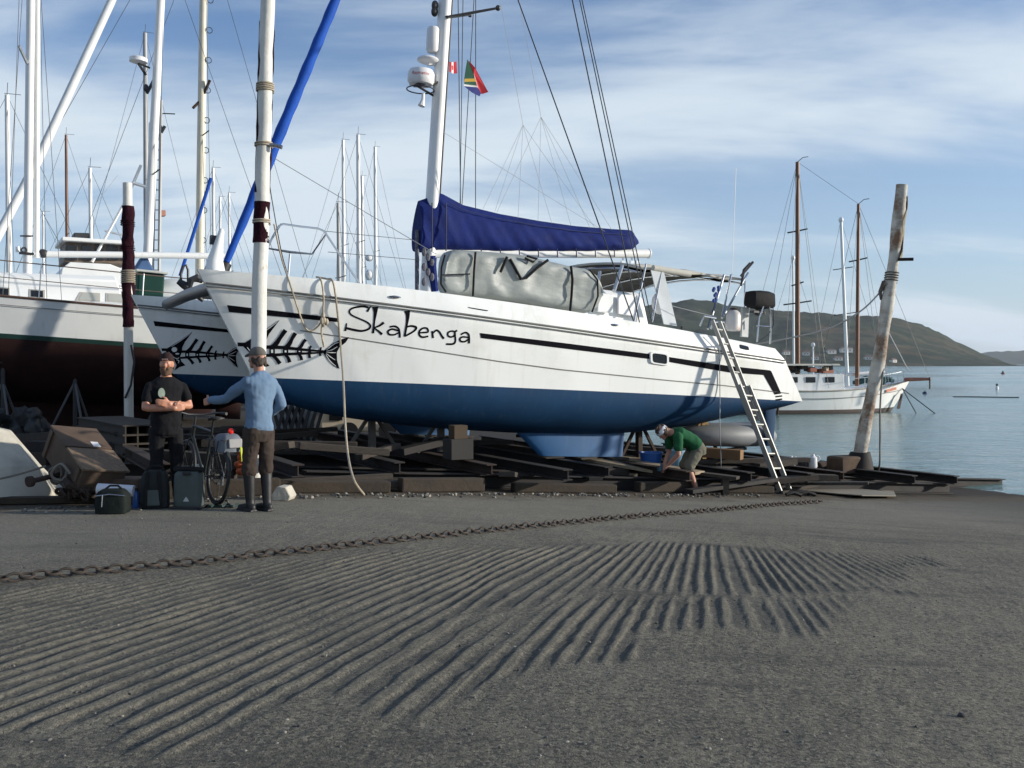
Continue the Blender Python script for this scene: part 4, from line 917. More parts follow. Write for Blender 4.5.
def lwin(q, mat):
    cx = sum(p[0] for p in q) / 4; cy = sum(p[1] for p in q) / 4; g_ = lambda k, off: [lside(cx + (p[0] - cx) * k, cy + (p[1] - cy) * k, off) for p in q]
    f = MB(); f.loft([g_(1.12, -.02), g_(1.12, .018)]); fo_ = f.build('window', M('window_frame', (.42, .40, .36), .5), lc, smooth=0)
    g = MB(); g.loft([g_(.86, .0), g_(.86, .024)]); g.build('pane', mat, fo_, smooth=0)
CURT = M('curtained_glass', (.40, .41, .38), .3, var=.12)
lwin([(-2, 287.5), (9, 288), (9, 296), (-2, 295.5)], GLASS); lwin([(30, 289.5), (44, 290.5), (44, 298), (30, 297)], GLASS)
lwin([(81, 292.5), (99, 293.5), (99, 301), (77, 300)], CURT); lwin([(107, 293.5), (123, 294.5), (123, 302), (107, 301)], CURT)
# white spray hood and green dodger aft
mb = MB(); rings = []
for x, h, w_ in ((1.9, .02, .9), (2.3, .42, 1.0), (2.8, .52, 1.05), (3.3, .50, 1.08)): rings.append([(x, -w_ * math.cos(g), 1.22 + h * math.sin(g) ** .7) for g in np.linspace(0, math.pi, 14)])
mb.loft(rings); mb.build('spray_hood', M('white_canvas', (.60, .62, .60), .8, var=.08), LY, smooth=50)
# hard frame / dodger seen between post and catamaran bow
for a, b_, mat, nm in (((137, 271), (163, 300), GREENCAN, 'green_dodger'),):
    p0, p1 = ll(138, 272, -1.0), ll(162.5, 306, -1.0); mb = MB(); mb.box(((p0.x + p1.x) / 2, .0, (p0.z + p1.z) / 2), (p1.x - p0.x, 2.1, p0.z - p1.z)); mb.build(nm, mat, LY, bevel=.04)
    mb = MB(); mb.box(((p0.x + p1.x) / 2, 0, p0.z + .03), (p1.x - p0.x + .12, 2.3, .05)); mb.build('dodger_frame', M('pale_frame', (.48, .50, .46), .6), LY, bevel=.01)
p = ll(146, 258, 0); mb = MB(); mb.prism([ll(134, 271, .1), ll(155, 271, .1), ll(147, 256, .1), ll(143, 256, .1)], (0, .5, 0)); mb.build('folded_cover', M('faded_blue_canvas', (.05, .11, .24), .8, var=.2), LY, smooth=0, bevel=.05)
# mast, boom
lm0, lm1 = ll(27.5, 262, 0), ll(31, 0, 0); md = (lm1 - lm0).normalized(); lmt = lm0 + md * 14.2
mb = MB(); mb.tube([lm0 - md * .9, lm0, lmt], .125, 14, flat=.75); ms = mb.build('mast', ALUP, LY, smooth=60)
q0, q1 = ll(36.5, 258, -.02), ll(37.5, 0, -.02); mb = MB(); mb.tube([q0, q1, q0 + (q1 - q0).normalized() * 13.5], .062, 10); mb.build('mast_sail_track', ALUP, ms, smooth=60)
mb = MB(); p = ll(24, 250, -.14); mb.torus(p, .05, .018, axis=(0, 1, 0), n=14, k=6); mb.build('mast_winch', DARKM, ms)
for qa, qb_, qr in (((20, 236), (33, 236), .018), ((19, 253), (34, 254), .03)): mb = MB(); mb.tube([ll(*qa, -.13), ll(*qb_, -.13)], qr, 5); mb.build('mast_band', DARKM, ms)
mb = MB(); mb.tube([ll(18, 247, 0), ll(18, 252, 0)], .05, 8); mb.build('mast_lamp', ALU, ms); mb = MB(); mb.tube([ll(27, 63, -.1), ll(19, 46, -.4)], .035, 6); mb.build('radar_reflector', ALU, ms)
mb = MB(); mb.tube([ll(33, 254, 0), ll(228, 256, 0)], .075, 12); mb.build('boom', ALUP, LY, smooth=60)
mb = MB(); p = ll(43, 253.5, 0); mb.ell(p, (.12, .1, .1), 10, 8); mb.build('gooseneck', DARKM, LY)
for (a, b_) in (((30, -300), (8, 306)), ((33, -300), (47, 306)), ((33, -120), (62, 306)), ((30, -120), (2, 306))):
    wire(ll(*a, 0), ll(*b_, -1.5), .006, WIRE, 'stay', par=LY)
wire(ll(38, 205, 0), ll(66, 254, 0), .006, WIRE, 'stay', par=LY); wire(ll(95, 205, 0), ll(118, 175, 0), .004, WIREL, 'stay', par=LY)
p = ll(1, 337, -hb(-3) - .02); mb = MB(); mb.ell(ll(0, 322, -1.42), (.10, .04, .07), 12, 8); mb.build('hawse_fairlead', M('dark_fairlead', (.05, .02, .04), .5), LY)

# ---- boat stands under it
def stand(px, ptop, pfoot, w, label):
    base = None
    d = ray(px, pfoot); 
    # foot on the ground on the lengthwise plane w
    Y = [y for y in np.linspace(12, 30, 1801)]; best = min(Y, key=lambda y: abs(((px - 512) / FPX * y - ORG.x) * LX.x + (y - ORG.y) * LX.y - w)); x = (px - 512) / FPX * best; z0 = zg(x, best); zt = CH + (HZ - ptop) / FPX * best
    o = thing('boat_stand', label, 'stand', (x, best, z0), (0, 0, ANG + .4), 'tripod stands under the white yacht'); h = zt - z0
    mb = MB(); mb.tube([(0, 0, .1), (0, 0, h - .04)], .045, 8); mb.build('post', DARKM, o)
    for k in range(3):
        a = R(120 * k + 20); mb = MB(); mb.tube([(0, 0, h * .72), (.55 * math.cos(a), .55 * math.sin(a), .02)], .026, 6); mb.build('leg', M('grey_steel', (.10, .105, .11), .6), o)
    mb = MB(); mb.box((0, .05, h), (.42, .30, .05), Matrix.Rotation(.35, 3, 'X')); mb.build('pad', WOOD, o)
    return o
stand(75, 360, 430, 8.75, 'steel tripod stand below the green stripe, between the dark heap and the maroon post')
stand(3, 360, 432, 8.75, 'steel tripod stand at the left edge of the picture, under the yacht bow')
stand(165, 372, 432, 8.9, 'steel tripod stand half hidden behind the man in black')

# ---- yachts and their masts further back in the yard
def back_yacht(px, Y, ptop, wpx, label, mat=ALUP, Lh=9.5, pbase=None, pxtop=None, spread=(), cabin=True, extras=None, zdk=2.2):
    x = (px - 512) / FPX * Y; z0 = zg(x, Y)
    o = thing('sailing_yacht', label, 'yacht', (x, Y, z0), (0, .05, ANG), 'yachts laid up behind the catamaran')
    hm, dzz, hbb = yacht_hull(Lh, 2.9, .8, .75, .15); hm.v = [(a, b_, c_ + zdk - .9) for a, b_, c_ in hm.v]
    hm.build('hull', [GEL2, BOOTG, REDAF, DECKW], o, smooth=40)
    mb = MB(); mb.loft([[(-.2 + l * math.cos(g), .12 * math.sin(g), z) for g in np.linspace(0, 2 * math.pi, 15)[:-1]] for z, l in ((zdk - 1.4, .9), (.12, .7))]); mb.build('keel', REDAF, o, smooth=40)
    mb = MB(); mb.loft([[(-1.2 + k, -.9 + k * .2, zdk - .1 + z), (2.6 - k, -.95 + k * .2, zdk - .1 + z), (2.6 - k, .95 - k * .2, zdk - .1 + z), (-1.2 + k, .9 - k * .2, zdk - .1 + z)] for z, k in ((0, 0), (.42, .3))]); mb.build('cabin', DECKW, o, smooth=0, bevel=.03)
    inv = ROOTM[o.name].inverted(); a = Vector((0, 0, zdk + .05)); t = inv @ at(pxtop if pxtop is not None else px, ptop, Y)
    r = wpx / FPX * Y / 2; mb = MB(); mb.tube([a, a.lerp(t, .5), t], [r, r, r * .8], 10); mm = mb.build('mast', mat, o, smooth=60)
    mb = MB(); mb.tube([t, t + Vector((0, 0, .5))], .012, 5); mb.tube([t + Vector((-.1, 0, .05)), t + Vector((.5, .1, .12))], .012, 5); mb.build('masthead_gear', DARKM, mm)
    ht = (t - a).length
    for f in spread or (.55,):
        c_ = a.lerp(t, f); mb = MB(); mb.tube([c_ + Vector((.08, -.75, .05)), c_, c_ + Vector((.08, .75, .05))], .022, 6); mb.build('spreader', DARKM, mm)
    for e, tp_ in (((-Lh * .48, 0, zdk + .1), t), ((Lh * .47, 0, zdk), t), ((.2, -1.35, zdk - .1), t), ((.2, 1.35, zdk - .1), t), ((.1, -1.3, zdk - .1), a.lerp(t, .55))): wire(Vector(e), tp_, .006 + Y * .00006, WIRE, 'stay', par=o)
    return o, mm, a, t
o, mm, a, t = back_yacht(139, 30, -60, 9, 'yacht whose white mast leans right and carries a radar dome, left of the cream mast', pxtop=164, Lh=11, spread=(.42,))
inv = ROOTM[o.name].inverted()
mb = MB(); mb.tube([inv @ at(-20, 271, 26.5), inv @ at(0, 232, 27), inv @ at(38, 160, 28), inv @ at(112, 0, 29.6), inv @ at(140, -62, 30)], [.10, .12, .125, .12, .10], 10); mb.build('furled_headsail', M('white_sail_sleeve', (.66, .67, .66), .7, var=.08), o, smooth=60)
mb = MB(); c_ = inv @ at(138.5, 60, 29.8); mb.loft([[(c_.x + r * math.cos(g), c_.y + r * math.sin(g), c_.z + z) for g in np.linspace(0, 2 * math.pi, 19)[:-1]] for r, z in ((.13, -.10), (.26, -.06), (.26, .05), (.15, .10))]); mb.build('radar_dome', WHITEP, mm, smooth=40)
mb = MB(); mb.tube([c_ + Vector((0, 0, -.1)), inv @ at(146, 75, 30)], .04, 6); mb.tube([c_ + Vector((0, 0, -.1)), inv @ at(150, 68, 30)], .03, 6); mb.build('radar_bracket', DARKM, mm)
mb = MB(); mb.tube([inv @ at(147, 93, 30), inv @ at(154, 80, 30.3)], .05, 6); mb.ell(inv @ at(146, 88, 30), (.08, .08, .12), 8, 6); mb.build('deck_light', DARKM, mm)
o, mm, a, t = back_yacht(195, 34, -80, 8.5, 'yacht with the thick cream mast with climbing steps, right of the leaning mast', CREAM, pxtop=204.5, Lh=10, spread=(.50,))
inv = ROOTM[o.name].inverted()
for k in range(9):
    p = inv @ at(197.3 + k * .9, 240 - k * 30, 34); mb = MB(); mb.torus(p + Vector((.17, -.1, 0)), .10, .014, axis=(0, 1, 0), n=10, k=5); mb.build('mast_step', DARKM, mm)
mb = MB(); mb.tube([inv @ at(193, 108, 33.8), inv @ at(201, 100, 34), inv @ at(210, 80, 33.9)], .05, 6); mb.build('spreader', RUST, mm)
o, mm, a, t = back_yacht(7, 40, 95, 5.5, 'yacht with the plain white mast nearest the left edge of the picture', pbase=275)
o, mm, a, t = back_yacht(66, 64, 135, 3.2, 'yacht with the thin dark mast above the wheelhouse', BROWNMAST)
o, mm, a, t = back_yacht(90, 48, 168, 4.2, 'yacht with the short white mast and wind vane just right of the thin dark mast', Lh=8)
o, mm, a, t = back_yacht(43, 78, 212, 2.4, 'far yacht with the smallest white mast, between thick mast and dark mast')
o, mm, a, t = back_yacht(145, 57, 33, 5, 'yacht with the grey mast standing right behind the radar dome', M('grey_mast', (.36, .36, .35), .5, var=.1))
o, mm, a, t = back_yacht(213, 64, 168, 3.6, 'far yacht with the tallest of three thin white masts right of the cream mast')
o, mm, a, t = back_yacht(220, 88, 197, 2.8, 'far yacht with the middle of three thin white masts right of the cream mast')
o, mm, a, t = back_yacht(229, 74, 193, 2.6, 'far yacht with the thin mast nearest the blue furled sail')
o, mm, a, t = back_yacht(338, 48, 203, 4, 'yacht with the shortest mast in the cluster before the bow rail', M('grey_mast', (.36, .36, .35), .5, var=.1), Lh=8)
o, mm, a, t = back_yacht(343, 66, 140, 3.6, 'yacht with the left tall mast in the cluster behind the bow rail')
o, mm, a, t = back_yacht(358, 58, 135, 4.6, 'yacht with the tallest and thickest mast in the cluster behind the bow rail')
o, mm, a, t = back_yacht(362, 90, 176, 3.4, 'far yacht whose lower mast touches the tallest in the cluster behind the bow rail')
o, mm, a, t = back_yacht(375, 82, 147, 3.6, 'far yacht with the rightmost mast in the cluster, two small domes low on it')
inv = ROOTM[o.name].inverted()
for py in (258, 275): mb = MB(); mb.ell(inv @ at(369, py, 82), (.35, .3, .28 if py < 270 else .45), 10, 8); mb.build('radar_dome', WHITEP, mm)

# ---- fishing boat with wheelhouse and lattice mast
FY_ = 33.0; fx = (98 - 512) / FPX * FY_
fb = thing('fishing_boat', 'white fishing boat with brown windowed wheelhouse and ladder mast behind the left yacht', 'fishing boat', (fx, FY_, zg(fx, FY_)), (0, 0, ANG * .6))
finv = ROOTM[fb.name].inverted(); fl = lambda px, py, Y=FY_: finv @ at(px, py, Y)
hm, dzz, hbb = yacht_hull(10.5, 3.4, 1.3, .9, .3); hm.v = [(a_, b_, c_ + 1.4) for a_, b_, c_ in hm.v]; hm.build('hull', [GEL2, BOOTG, REDAF, DECKW], fb, smooth=40)
def quadbox(name, pxs, Y, dep, mat, par=fb, bev=.03):
    P0 = at(98, 300, Y); fn_ = lambda px: (P0.dot(LX)) / (ray(px, 300).dot(LX))
    m_ = MB(); P = [finv @ at(px, py, fn_(px)) for px, py in pxs]; off = finv.to_3x3() @ (LX * dep); m_.prism(P, off); return m_.build(name, mat, par, smooth=0, bevel=bev)
quadbox('deckhouse', [(58, 290), (126, 292), (126, 270), (110, 264), (70, 262), (62, 268)], FY_ - 1.0, 2.4, DECKW)
wh = quadbox('wheelhouse', [(64, 262), (128, 264), (130, 243), (66, 240)], FY_ - .4, 2.0, M('wheelhouse_wood', (.16, .12, .09), .6, var=.3))
quadbox('roof', [(62, 240.5), (132, 244.5), (132, 241), (62, 236.5)], FY_ - .7, 2.6, DECKW, wh)
for px0, px1 in ((67, 77), (81.5, 91), (95, 104), (108, 118), (121, 128)):
    dx = (px0 - 66) / 64 * 3.5; quadbox('window', [(px0, 260), (px1, 260.5), (px1, 246), (px0, 245)], FY_ - .46, .05, GLASS, wh, 0)
quadbox('roof_box', [(74, 238), (90, 239), (90, 233), (74, 232.5)], FY_ - .2, .8, DARKM, wh)
mb = MB(); mb.tube([fl(152, 290), fl(157, 92)], .05, 6); mb.tube([fl(159, 290), fl(161, 100)], .06, 6)
for k in range(18): mb.tube([fl(153 + k * .22, 280 - k * 10), fl(159.4 + k * .1, 280 - k * 10)], .018, 5)
lat = mb.build('lattice_mast', M('grey_ladder_mast', (.40, .40, .39), .5, var=.15), fb)
quadbox('radar_box', [(150, 138), (158, 138), (158, 121), (150, 121)], FY_ - .3, .3, WHITEP, lat); 
mb = MB(); mb.tube([fl(152, 113), fl(175, 114)], .02, 5); mb.tube([fl(153, 101), fl(162, 102)], .02, 5); mb.tube([fl(154, 145), fl(165, 126)], .05, 6); mb.build('aerial', DARKM, lat)
mb = MB(); mb.tube([fl(92, 262, FY_ - .6), fl(126, 200, FY_), fl(141, 165, FY_)], .05, 6); mb.tube([fl(105, 231), fl(122, 235)], .04, 6); mb.tube([fl(133, 183), fl(156, 190)], .06, 6); mb.build('derrick', ALUP, fb)
quadbox('sponge_float', [(160, 216), (166, 216), (166, 210), (160, 210)], FY_ - .4, .25, M('faded_orange', (.42, .20, .15), .8), lat)
# blue stay sleeve behind the far bow
sl = MB(); sl.tube([at(180, 276, 31), at(211, 178, 31)], .055, 8); solo(sl, 'furled_sail', SAILBLUE, 'thin blue furled staysail slanting in front of the cream mast', 'sail', tuple(at(180, 276, 31)))

# ---- moored ketch
KY = 56.0; kx = (835 - 512) / FPX * KY
kt = thing('ketch', 'white wooden ketch with two brown masts moored off the slip', 'ketch', (kx, KY, WATER), (0, 0, 0)); kinv = ROOTM[kt.name].inverted(); kl = lambda px, py, Y=KY: kinv @ at(px, py, Y)
KANG = R(180 + 12)
hm, dzz, hbb = yacht_hull(11.2, 3.3, 1.25, 1.0, .55)
rot = Matrix.Rotation(KANG, 3, 'Z'); hm.v = [tuple(rot @ Vector((x + .9, y, z + .02))) for x, y, z in hm.v]
KG = M('ketch_white', (.74, .74, .71), .4, var=.06, scale=.8, streak=((.35, .20, .10), .35, 4))
hm.build('hull', [KG, M('ketch_boot', (.07, .05, .04), .7, var=.3), M('ketch_bottom', (.05, .035, .03), .8), DECKW], kt, smooth=40)
kr = lambda x, y, z: rot @ Vector((x + .9, y, z))
mb = MB(); mb.tube([kr(x, hbb(x) + .02, dzz(x)) for x in np.linspace(-5.2, 5.2, 26)], .04, 6); mb.tube([kr(x, -hbb(x) - .02, dzz(x)) for x in np.linspace(-5.2, 5.2, 26)], .04, 6); mb.build('rubbing_strake', M('ketch_rail', (.38, .33, .27), .6, var=.3), kt)
mb = MB(); mb.tube([kr(x, hbb(x) * .98 + .02, dzz(x) - .42) for x in np.linspace(-4.8, 5.2, 26)], .018, 5); mb.build('plank_line', GREYLINE, kt)
mb = MB(); bs0 = kr(-5.3, 0, dzz(-5.4) + .06); bs1 = kl(930, 379, KY - 1.2); mb.tube([bs0, bs1], [.12, .08], 8); mb.build('bowsprit', M('red_brown_spar', (.30, .10, .06), .6, var=.3), kt)
mb = MB(); p = bs1 + Vector((-.1, 0, -.2)); mb.tube([bs1 + Vector((0, 0, .1)), bs1 + Vector((0, 0, -.55))], .05, 6); mb.build('dolphin_striker', DARKM, kt)
def kcab(name, x0, x1, w_, z0, z1, mat, par=kt):
    m_ = MB(); m_.loft([[kr(x0, -w_, z0), kr(x1, -w_, z0), kr(x1, w_, z0), kr(x0, w_, z0)], [kr(x0 + .05, -w_ + .05, z1), kr(x1 - .05, -w_ + .05, z1), kr(x1 - .05, w_ - .05, z1), kr(x0 + .05, w_ - .05, z1)]]); return m_.build(name, mat, par, smooth=0, bevel=.03)
kc = kcab('cabin', -.9, 3.0, 1.05, 1.25, 2.15, KG)
for x in (.0, 1.15, 2.2):
    m_ = MB(); m_.box(kr(x, 1.03, 1.85), (.55, .05, .30), rot); m_.build('window', GLASS, kc, smooth=0)
kcab('awning', -.6, 3.6, 1.15, 2.62, 2.72, BEIGECAN); 
m_ = MB()
for k in range(26): m_.box(kr(-.4 + 3.2 * rng.random(), -.7 + 1.6 * rng.random(), 2.3 + .25 * rng.random()), (.25 + .4 * rng.random(), .25, .22), Matrix.Rotation(rng.random(), 3, 'Z'), k % 4)
m_.build('deck_clutter', [RUST, DARKM, WOODL, M('brick_red', (.24, .08, .05), .8)], kt, smooth=0)
m_ = MB()
for k in range(16): m_.box(kr(3.3 + 1.6 * rng.random(), -.7 + 1.6 * rng.random(), 1.4 + .5 * rng.random()), (.3, .3, .3), Matrix.Rotation(rng.random(), 3, 'Z'), k % 3)
m_.build('deck_clutter', [DARKM, WHITEP, WOOD], kt, smooth=0)
m_ = MB(); pts = [kr(-4.2 + k * .25, .55 - .05 * k, 1.75 + .1 * math.sin(k * 1.3)) for k in range(10)]; m_.tube(pts, [.08 + .16 * math.sin(math.pi * (k + .6) / 10) for k in range(10)], 9); m_.build('furled_sail_heap', M('teal_cover', (.03, .085, .085), .8, var=.4), kt)
m_ = MB(); m_.tube([kr(-1.2, .1, 2.1), kr(-4.0, -.05, 2.25)], .10, 8); m_.build('boom', WHITEP, kt)
m_ = MB(); m_.prism([kr(-4.55, hbb(-4.4) + .02, .2), kr(-4.25, hbb(-4.1) + .05, .2), kr(-4.6, hbb(-4.5) + .06, 1.05), kr(-4.75, hbb(-4.6) + .05, 1.05)], (0, -.05, 0)); m_.build('rusty_bow_plate', RUST, kt, smooth=0)
m_ = MB(); m_.prism([kr(x, hbb(x) + .03, z) for x, z in ((-3.5, 1.28), (-4.3, 1.42), (-4.3, 1.28), (-3.5, 1.12))], (0, -.03, 0)); m_.build('red_name_board', M('red_board', (.5, .14, .07), .6, var=.3), kt, smooth=0)
for x in (3.4, 3.75): m_ = MB(); m_.tube([kr(x, hbb(x) + .10, 1.2), kr(x + .05, hbb(x) + .1, -.2)], .07, 7); m_.build('fender_plank', RUST if x < 3.5 else M('brown_fender', (.22, .12, .06), .8), kt)
def kmast(p0, p1, w_, mat, spr, name='mast'):
    a_ = kl(*p0); t_ = kl(*p1); m_ = MB(); r = w_ / FPX * KY / 2; m_.tube([a_, t_], [r, r * .75], 10); k = m_.build(name, mat, kt, smooth=60)
    for py, hw in spr:
        c_ = a_.lerp(t_, (p0[1] - py) / (p0[1] - p1[1])); m_ = MB(); m_.tube([c_ + Vector((-hw / FPX * KY, 0, -.10)), c_, c_ + Vector((hw / FPX * KY, 0, .12))], .045, 6); m_.build('spreader', DARKM, k)
    m_ = MB(); m_.tube([t_, t_ + Vector((.3, 0, .25)), t_ + Vector((.6, 0, .3))], .02, 5); m_.build('wind_vane', DARKM, k)
    return a_, t_, k
a1, t1, k1 = kmast((797.5, 384), (797.5, 162), 5.2, BROWNMAST, ((231, 10), (303, 14), (284, 6)))
a2, t2, k2 = kmast((857, 386), (858.5, 204), 4.2, BROWNMAST, ((260, 9),))
for m_h, t_ in (((t1), a1), (t2, a2)):
    for dx, dy in ((-1.9, 1.4), (-1.2, -1.5), (1.9, 1.5), (1.3, -1.4)): wire(m_h, Vector((t_.x + dx, t_.y + dy, 1.4)), .012, WIRE, 'stay', par=kt)
wire(t1, t2, .010, WIRE, 'stay', par=kt); wire(t2, bs1, .012, WIRE, 'stay', par=kt); wire(t1, kr(5.0, 0, 1.4), .010, WIRE, 'stay', par=kt)
wire(kl(881, 318), kl(908, 370), .03, WIREL, 'stay', par=kt)
wire(bs0 + Vector((-.3, -.3, -.5)), Vector((bs1.x + .4, bs1.y, -.1)), .03, WIRE, 'mooring_line', par=kt); wire(bs0 + Vector((-.3, -.3, -.5)), Vector((bs1.x - .7, bs1.y, -.1)), .03, WIRE, 'mooring_line', par=kt)
m_ = MB()
for k in range(7): p = kr(-5.0 + k * .5, hbb(-5.0 + k * .5) - .05, dzz(-5.0 + k * .5)); m_.tube([p, p + Vector((0, 0, .6))], .02, 5)
m_.tube([kr(-4.8 + k * .45, max(.05, hbb(-4.8 + k * .45) - .05), dzz(-4.8 + k * .45) + .6) for k in range(9)], .02, 5); m_.build('guard_rail', STEEL, kt)
# yachts behind the ketch, afloat
def afloat(px, Y, ptop, w_, label, pxtop=None, spr=()):
    x = (px - 512) / FPX * Y; o = thing('sailing_yacht', label, 'yacht', (x, Y, WATER), (0, 0, R(200)), 'yachts afloat behind the ketch'); inv = ROOTM[o.name].inverted()
    hm, dz_, hb_ = yacht_hull(7.5, 2.5, .8, .6, .15); hm.build('hull', [GEL2, BOOTG, REDAF, DECKW], o, smooth=40)
    m_ = MB(); m_.loft([[(-.8, -.7, .75), (2.2, -.75, .75), (2.2, .75, .75), (-.8, .7, .75)], [(-.4, -.6, 1.15), (2.0, -.65, 1.15), (2.0, .65, 1.15), (-.4, .6, 1.15)]]); m_.build('cabin', DECKW, o, smooth=0)
    t_ = inv @ at(pxtop or px, ptop, Y); r = w_ / FPX * Y / 2; m_ = MB(); m_.tube([(0, 0, .7), t_], [r, r * .8], 8); mm_ = m_.build('mast', ALUP, o, smooth=60)
    for py, hw in spr:
        c_ = Vector((0, 0, .8)).lerp(t_, (395 - py) / (395 - ptop)); d_ = inv.to_3x3() @ Vector((hw / FPX * Y, 0, .1)); m_ = MB(); m_.tube([c_ - d_, c_, c_ + d_], .03, 5); m_.build('spreader', DARKM, mm_)
    wire(t_, Vector((3.4, 0, .9)), .01, WIRE, 'stay', par=o); wire(t_, Vector((-3.5, 0, .9)), .01, WIRE, 'stay', par=o)
    m_ = MB(); m_.ell(t_, (.16, .16, .2), 8, 6); m_.build('masthead_light', WHITEP, mm_)
afloat(848, 66, 220, 3.6, 'yacht with the white leaning mast between the ketch masts', 841, ((269, 10), (315, 11)))
afloat(794, 72, 258, 2.4, 'yacht with the short white mast beside the brown aft mast of the ketch', 793)
afloat(813, 78, 345, 2.0, 'small yacht with the stub of a mast just right of the brown aft mast')

# ---- buoys and floating line
def buoy(px, py, label, kind):
    Y = (CH - WATER) / (py - HZ) * FPX; p = at(px, py, Y); o = thing('mooring_buoy', label, 'buoy', (p.x, p.y, WATER), group='mooring buoys off the slip'); s_ = Y / FPX
    if kind == 0: m_ = MB(); m_.ell((0, 0, .5 * s_), (2.4 * s_, 2.4 * s_, 2.0 * s_), 14, 10); m_.build('float', M('dark_blue_float', (.015, .04, .10), .5), o); m_ = MB(); m_.torus((0, 0, 2.6 * s_), .7 * s_, .25 * s_, (0, 1, 0), 10, 5); m_.build('ring', DARKM, o)
    if kind == 1: m_ = MB(); m_.tube([(0, 0, -s_), (0, 0, 2 * s_), (0, 0, 3 * s_)], [1.5 * s_, 1.3 * s_, .8 * s_], 12); m_.build('float', WHITEP, o); m_ = MB(); m_.ell((0, 0, 4.2 * s_), (1.3 * s_, 1.3 * s_, 1.2 * s_), 10, 8); m_.build('topmark', DARKM, o)
    if kind == 2: m_ = MB(); m_.tube([(0, 0, -s_), (0, 0, s_)], [2.2 * s_, 2.0 * s_], 14); m_.build('float', M('red_black_float', (.20, .05, .045), .6), o); m_ = MB(); m_.tube([(0, 0, s_), (0, 0, 3.4 * s_)], [1.4 * s_, .3 * s_], 8); m_.build('topmark', DARKM, o)
buoy(925, 394, 'dark blue round mooring buoy nearest the ketch bow', 0); buoy(997, 389, 'white mooring buoy with a black top', 1); buoy(1003, 374, 'small red and black buoy farthest out', 2)
fx0 = at(953, 396, 82); m_ = MB(); m_.tube([(fx0.x + k * .42, 82 - .12 * k + .3 * math.sin(k * .5), WATER + .02) for k in range(12)], .05, 5); solo(m_, 'floating_rope', WIRE, 'dark line floating on the water between the buoys', 'rope', (fx0.x, 82, WATER), smooth=60)
# ================================================================== CRADLE, POSTS, LADDER, YARD CLUTTER
cr = thing('slipway_cradle', 'low rusty steel and timber cradle running on the slip under the catamaran', 'cradle', tuple(sw(0, 0)), (0, 0, ANG))
def cpart(fn, name, mat, bevel=.006): m_ = MB(); fn(m_); return m_.build(name, mat, cr, world=True, smooth=0, bevel=bevel)
jit = lambda a: rng.normal(0, a)
for w, s0, s1 in ((-1.35, 1.0, 14.0), (.15, -1.2, 17.8), (2.8, -1.5, 17), (5.95, -2, 17.5), (7.4, -2, 17)):
    cpart(lambda m_: m_.ibeam(sw(s0, w, .115), sw(s1, w, .105), .2, .20), 'rail_beam', RUSTD)
for k, s in enumerate((-.9, .6, 2.2, 3.6, 4.5, 5.7, 6.9, 8.2, 9.7, 11.0, 12.4, 13.8)):
    w0 = -1.75 + jit(.25) - (.25 if s < 3 else 0); cpart(lambda m_: m_.ibeam(sw(s, w0, .30), sw(s + .1, 7.6, .30), .16, .16), 'cross_beam', RUSTD if k % 3 else RUST)
ETM = M('brown_edge_timber', (.032, .023, .015), .9, var=.45, scale=3, bump=.01, bscale=20)
for s0, s1, w, w1, h in ((-1.5, .4, -2.2, -2.28, .20), (.1, 1.9, -2.05, -2.12, .15), (2.1, 3.4, -2.0, -1.88, .19), (3.9, 5.6, -1.85, -1.95, .13), (6.2, 7.4, -1.7, -1.62, .16), (8.0, 9.0, -1.6, -1.7, .12)):
    cpart(lambda m_: m_.beam(sw(s0, w, h / 2), sw(s1, w1, h / 2 + .01), .16, h), 'edge_timber', ETM, .02)
for k in range(34):
    s = -1 + rng.random() * 11.5; w = -1.9 + rng.random() ** 1.6 * 8; l = .8 + rng.random() * 1.6; a = rng.normal(0, .5)
    d = AX * (l * math.cos(a) / 2) + LX * (l * math.sin(a) / 2); hgt = (.42 + .10 * rng.random()) if w > -1.2 and not (3.6 < s < 8.6 and w < .9) else .06 + .2 * rng.random(); p = sw(s, w, hgt); tl = Vector((0, 0, jit(.05)))
    cpart(lambda m_: m_.beam(p - d - tl, p + d + tl, .10 + .16 * rng.random(), .05 + .07 * rng.random()), 'loose_timber', (WOOD, RUSTD, WOOD)[k % 3])
def block(s, w, z0, z1, sz, mat=WOOD): cpart(lambda m_: m_.box(sw(s, w, (z0 + z1) / 2), (sz, sz * 1.3, z1 - z0), Matrix.Rotation(ANG + jit(.1), 3, 'Z')), 'keel_block', mat)
kbz = lambda p: (CM @ p).z
for hl_w in (0, SEP):
    for p in (ka[3].lerp(ka[2], .12), ka[3].lerp(ka[2], .5), ka[3].lerp(ka[2], .9)):
        zb_ = kbz(Vector((p.x, 0, p.z))) - zslip(p.x); block(p.x, hl_w, .385, zb_ - .005, .34)
for s in ():
    for w in (0, SEP):
        zt = kbz(Vector((s, 0, zbotf(s)))) - zslip(s); block(s, w, .385, .40 + (zt - .40) * .55, .36, WOOD if s < 3 else RUSTD); block(s, w, .40 + (zt - .40) * .55, zt + .01, .26)
for mt, sz, zz in ((M('grey_block', (.03, .028, .025), .85, var=.3), (.36, .30, .30), .54), (M('ochre_block', (.055, .034, .016), .8, var=.3), (.22, .2, .2), .79)):
    p = sw(3.45, -1.0, zz); cpart(lambda m_: m_.box(p, sz, Matrix.Rotation(ANG, 3, 'Z')), 'keel_block', mt)
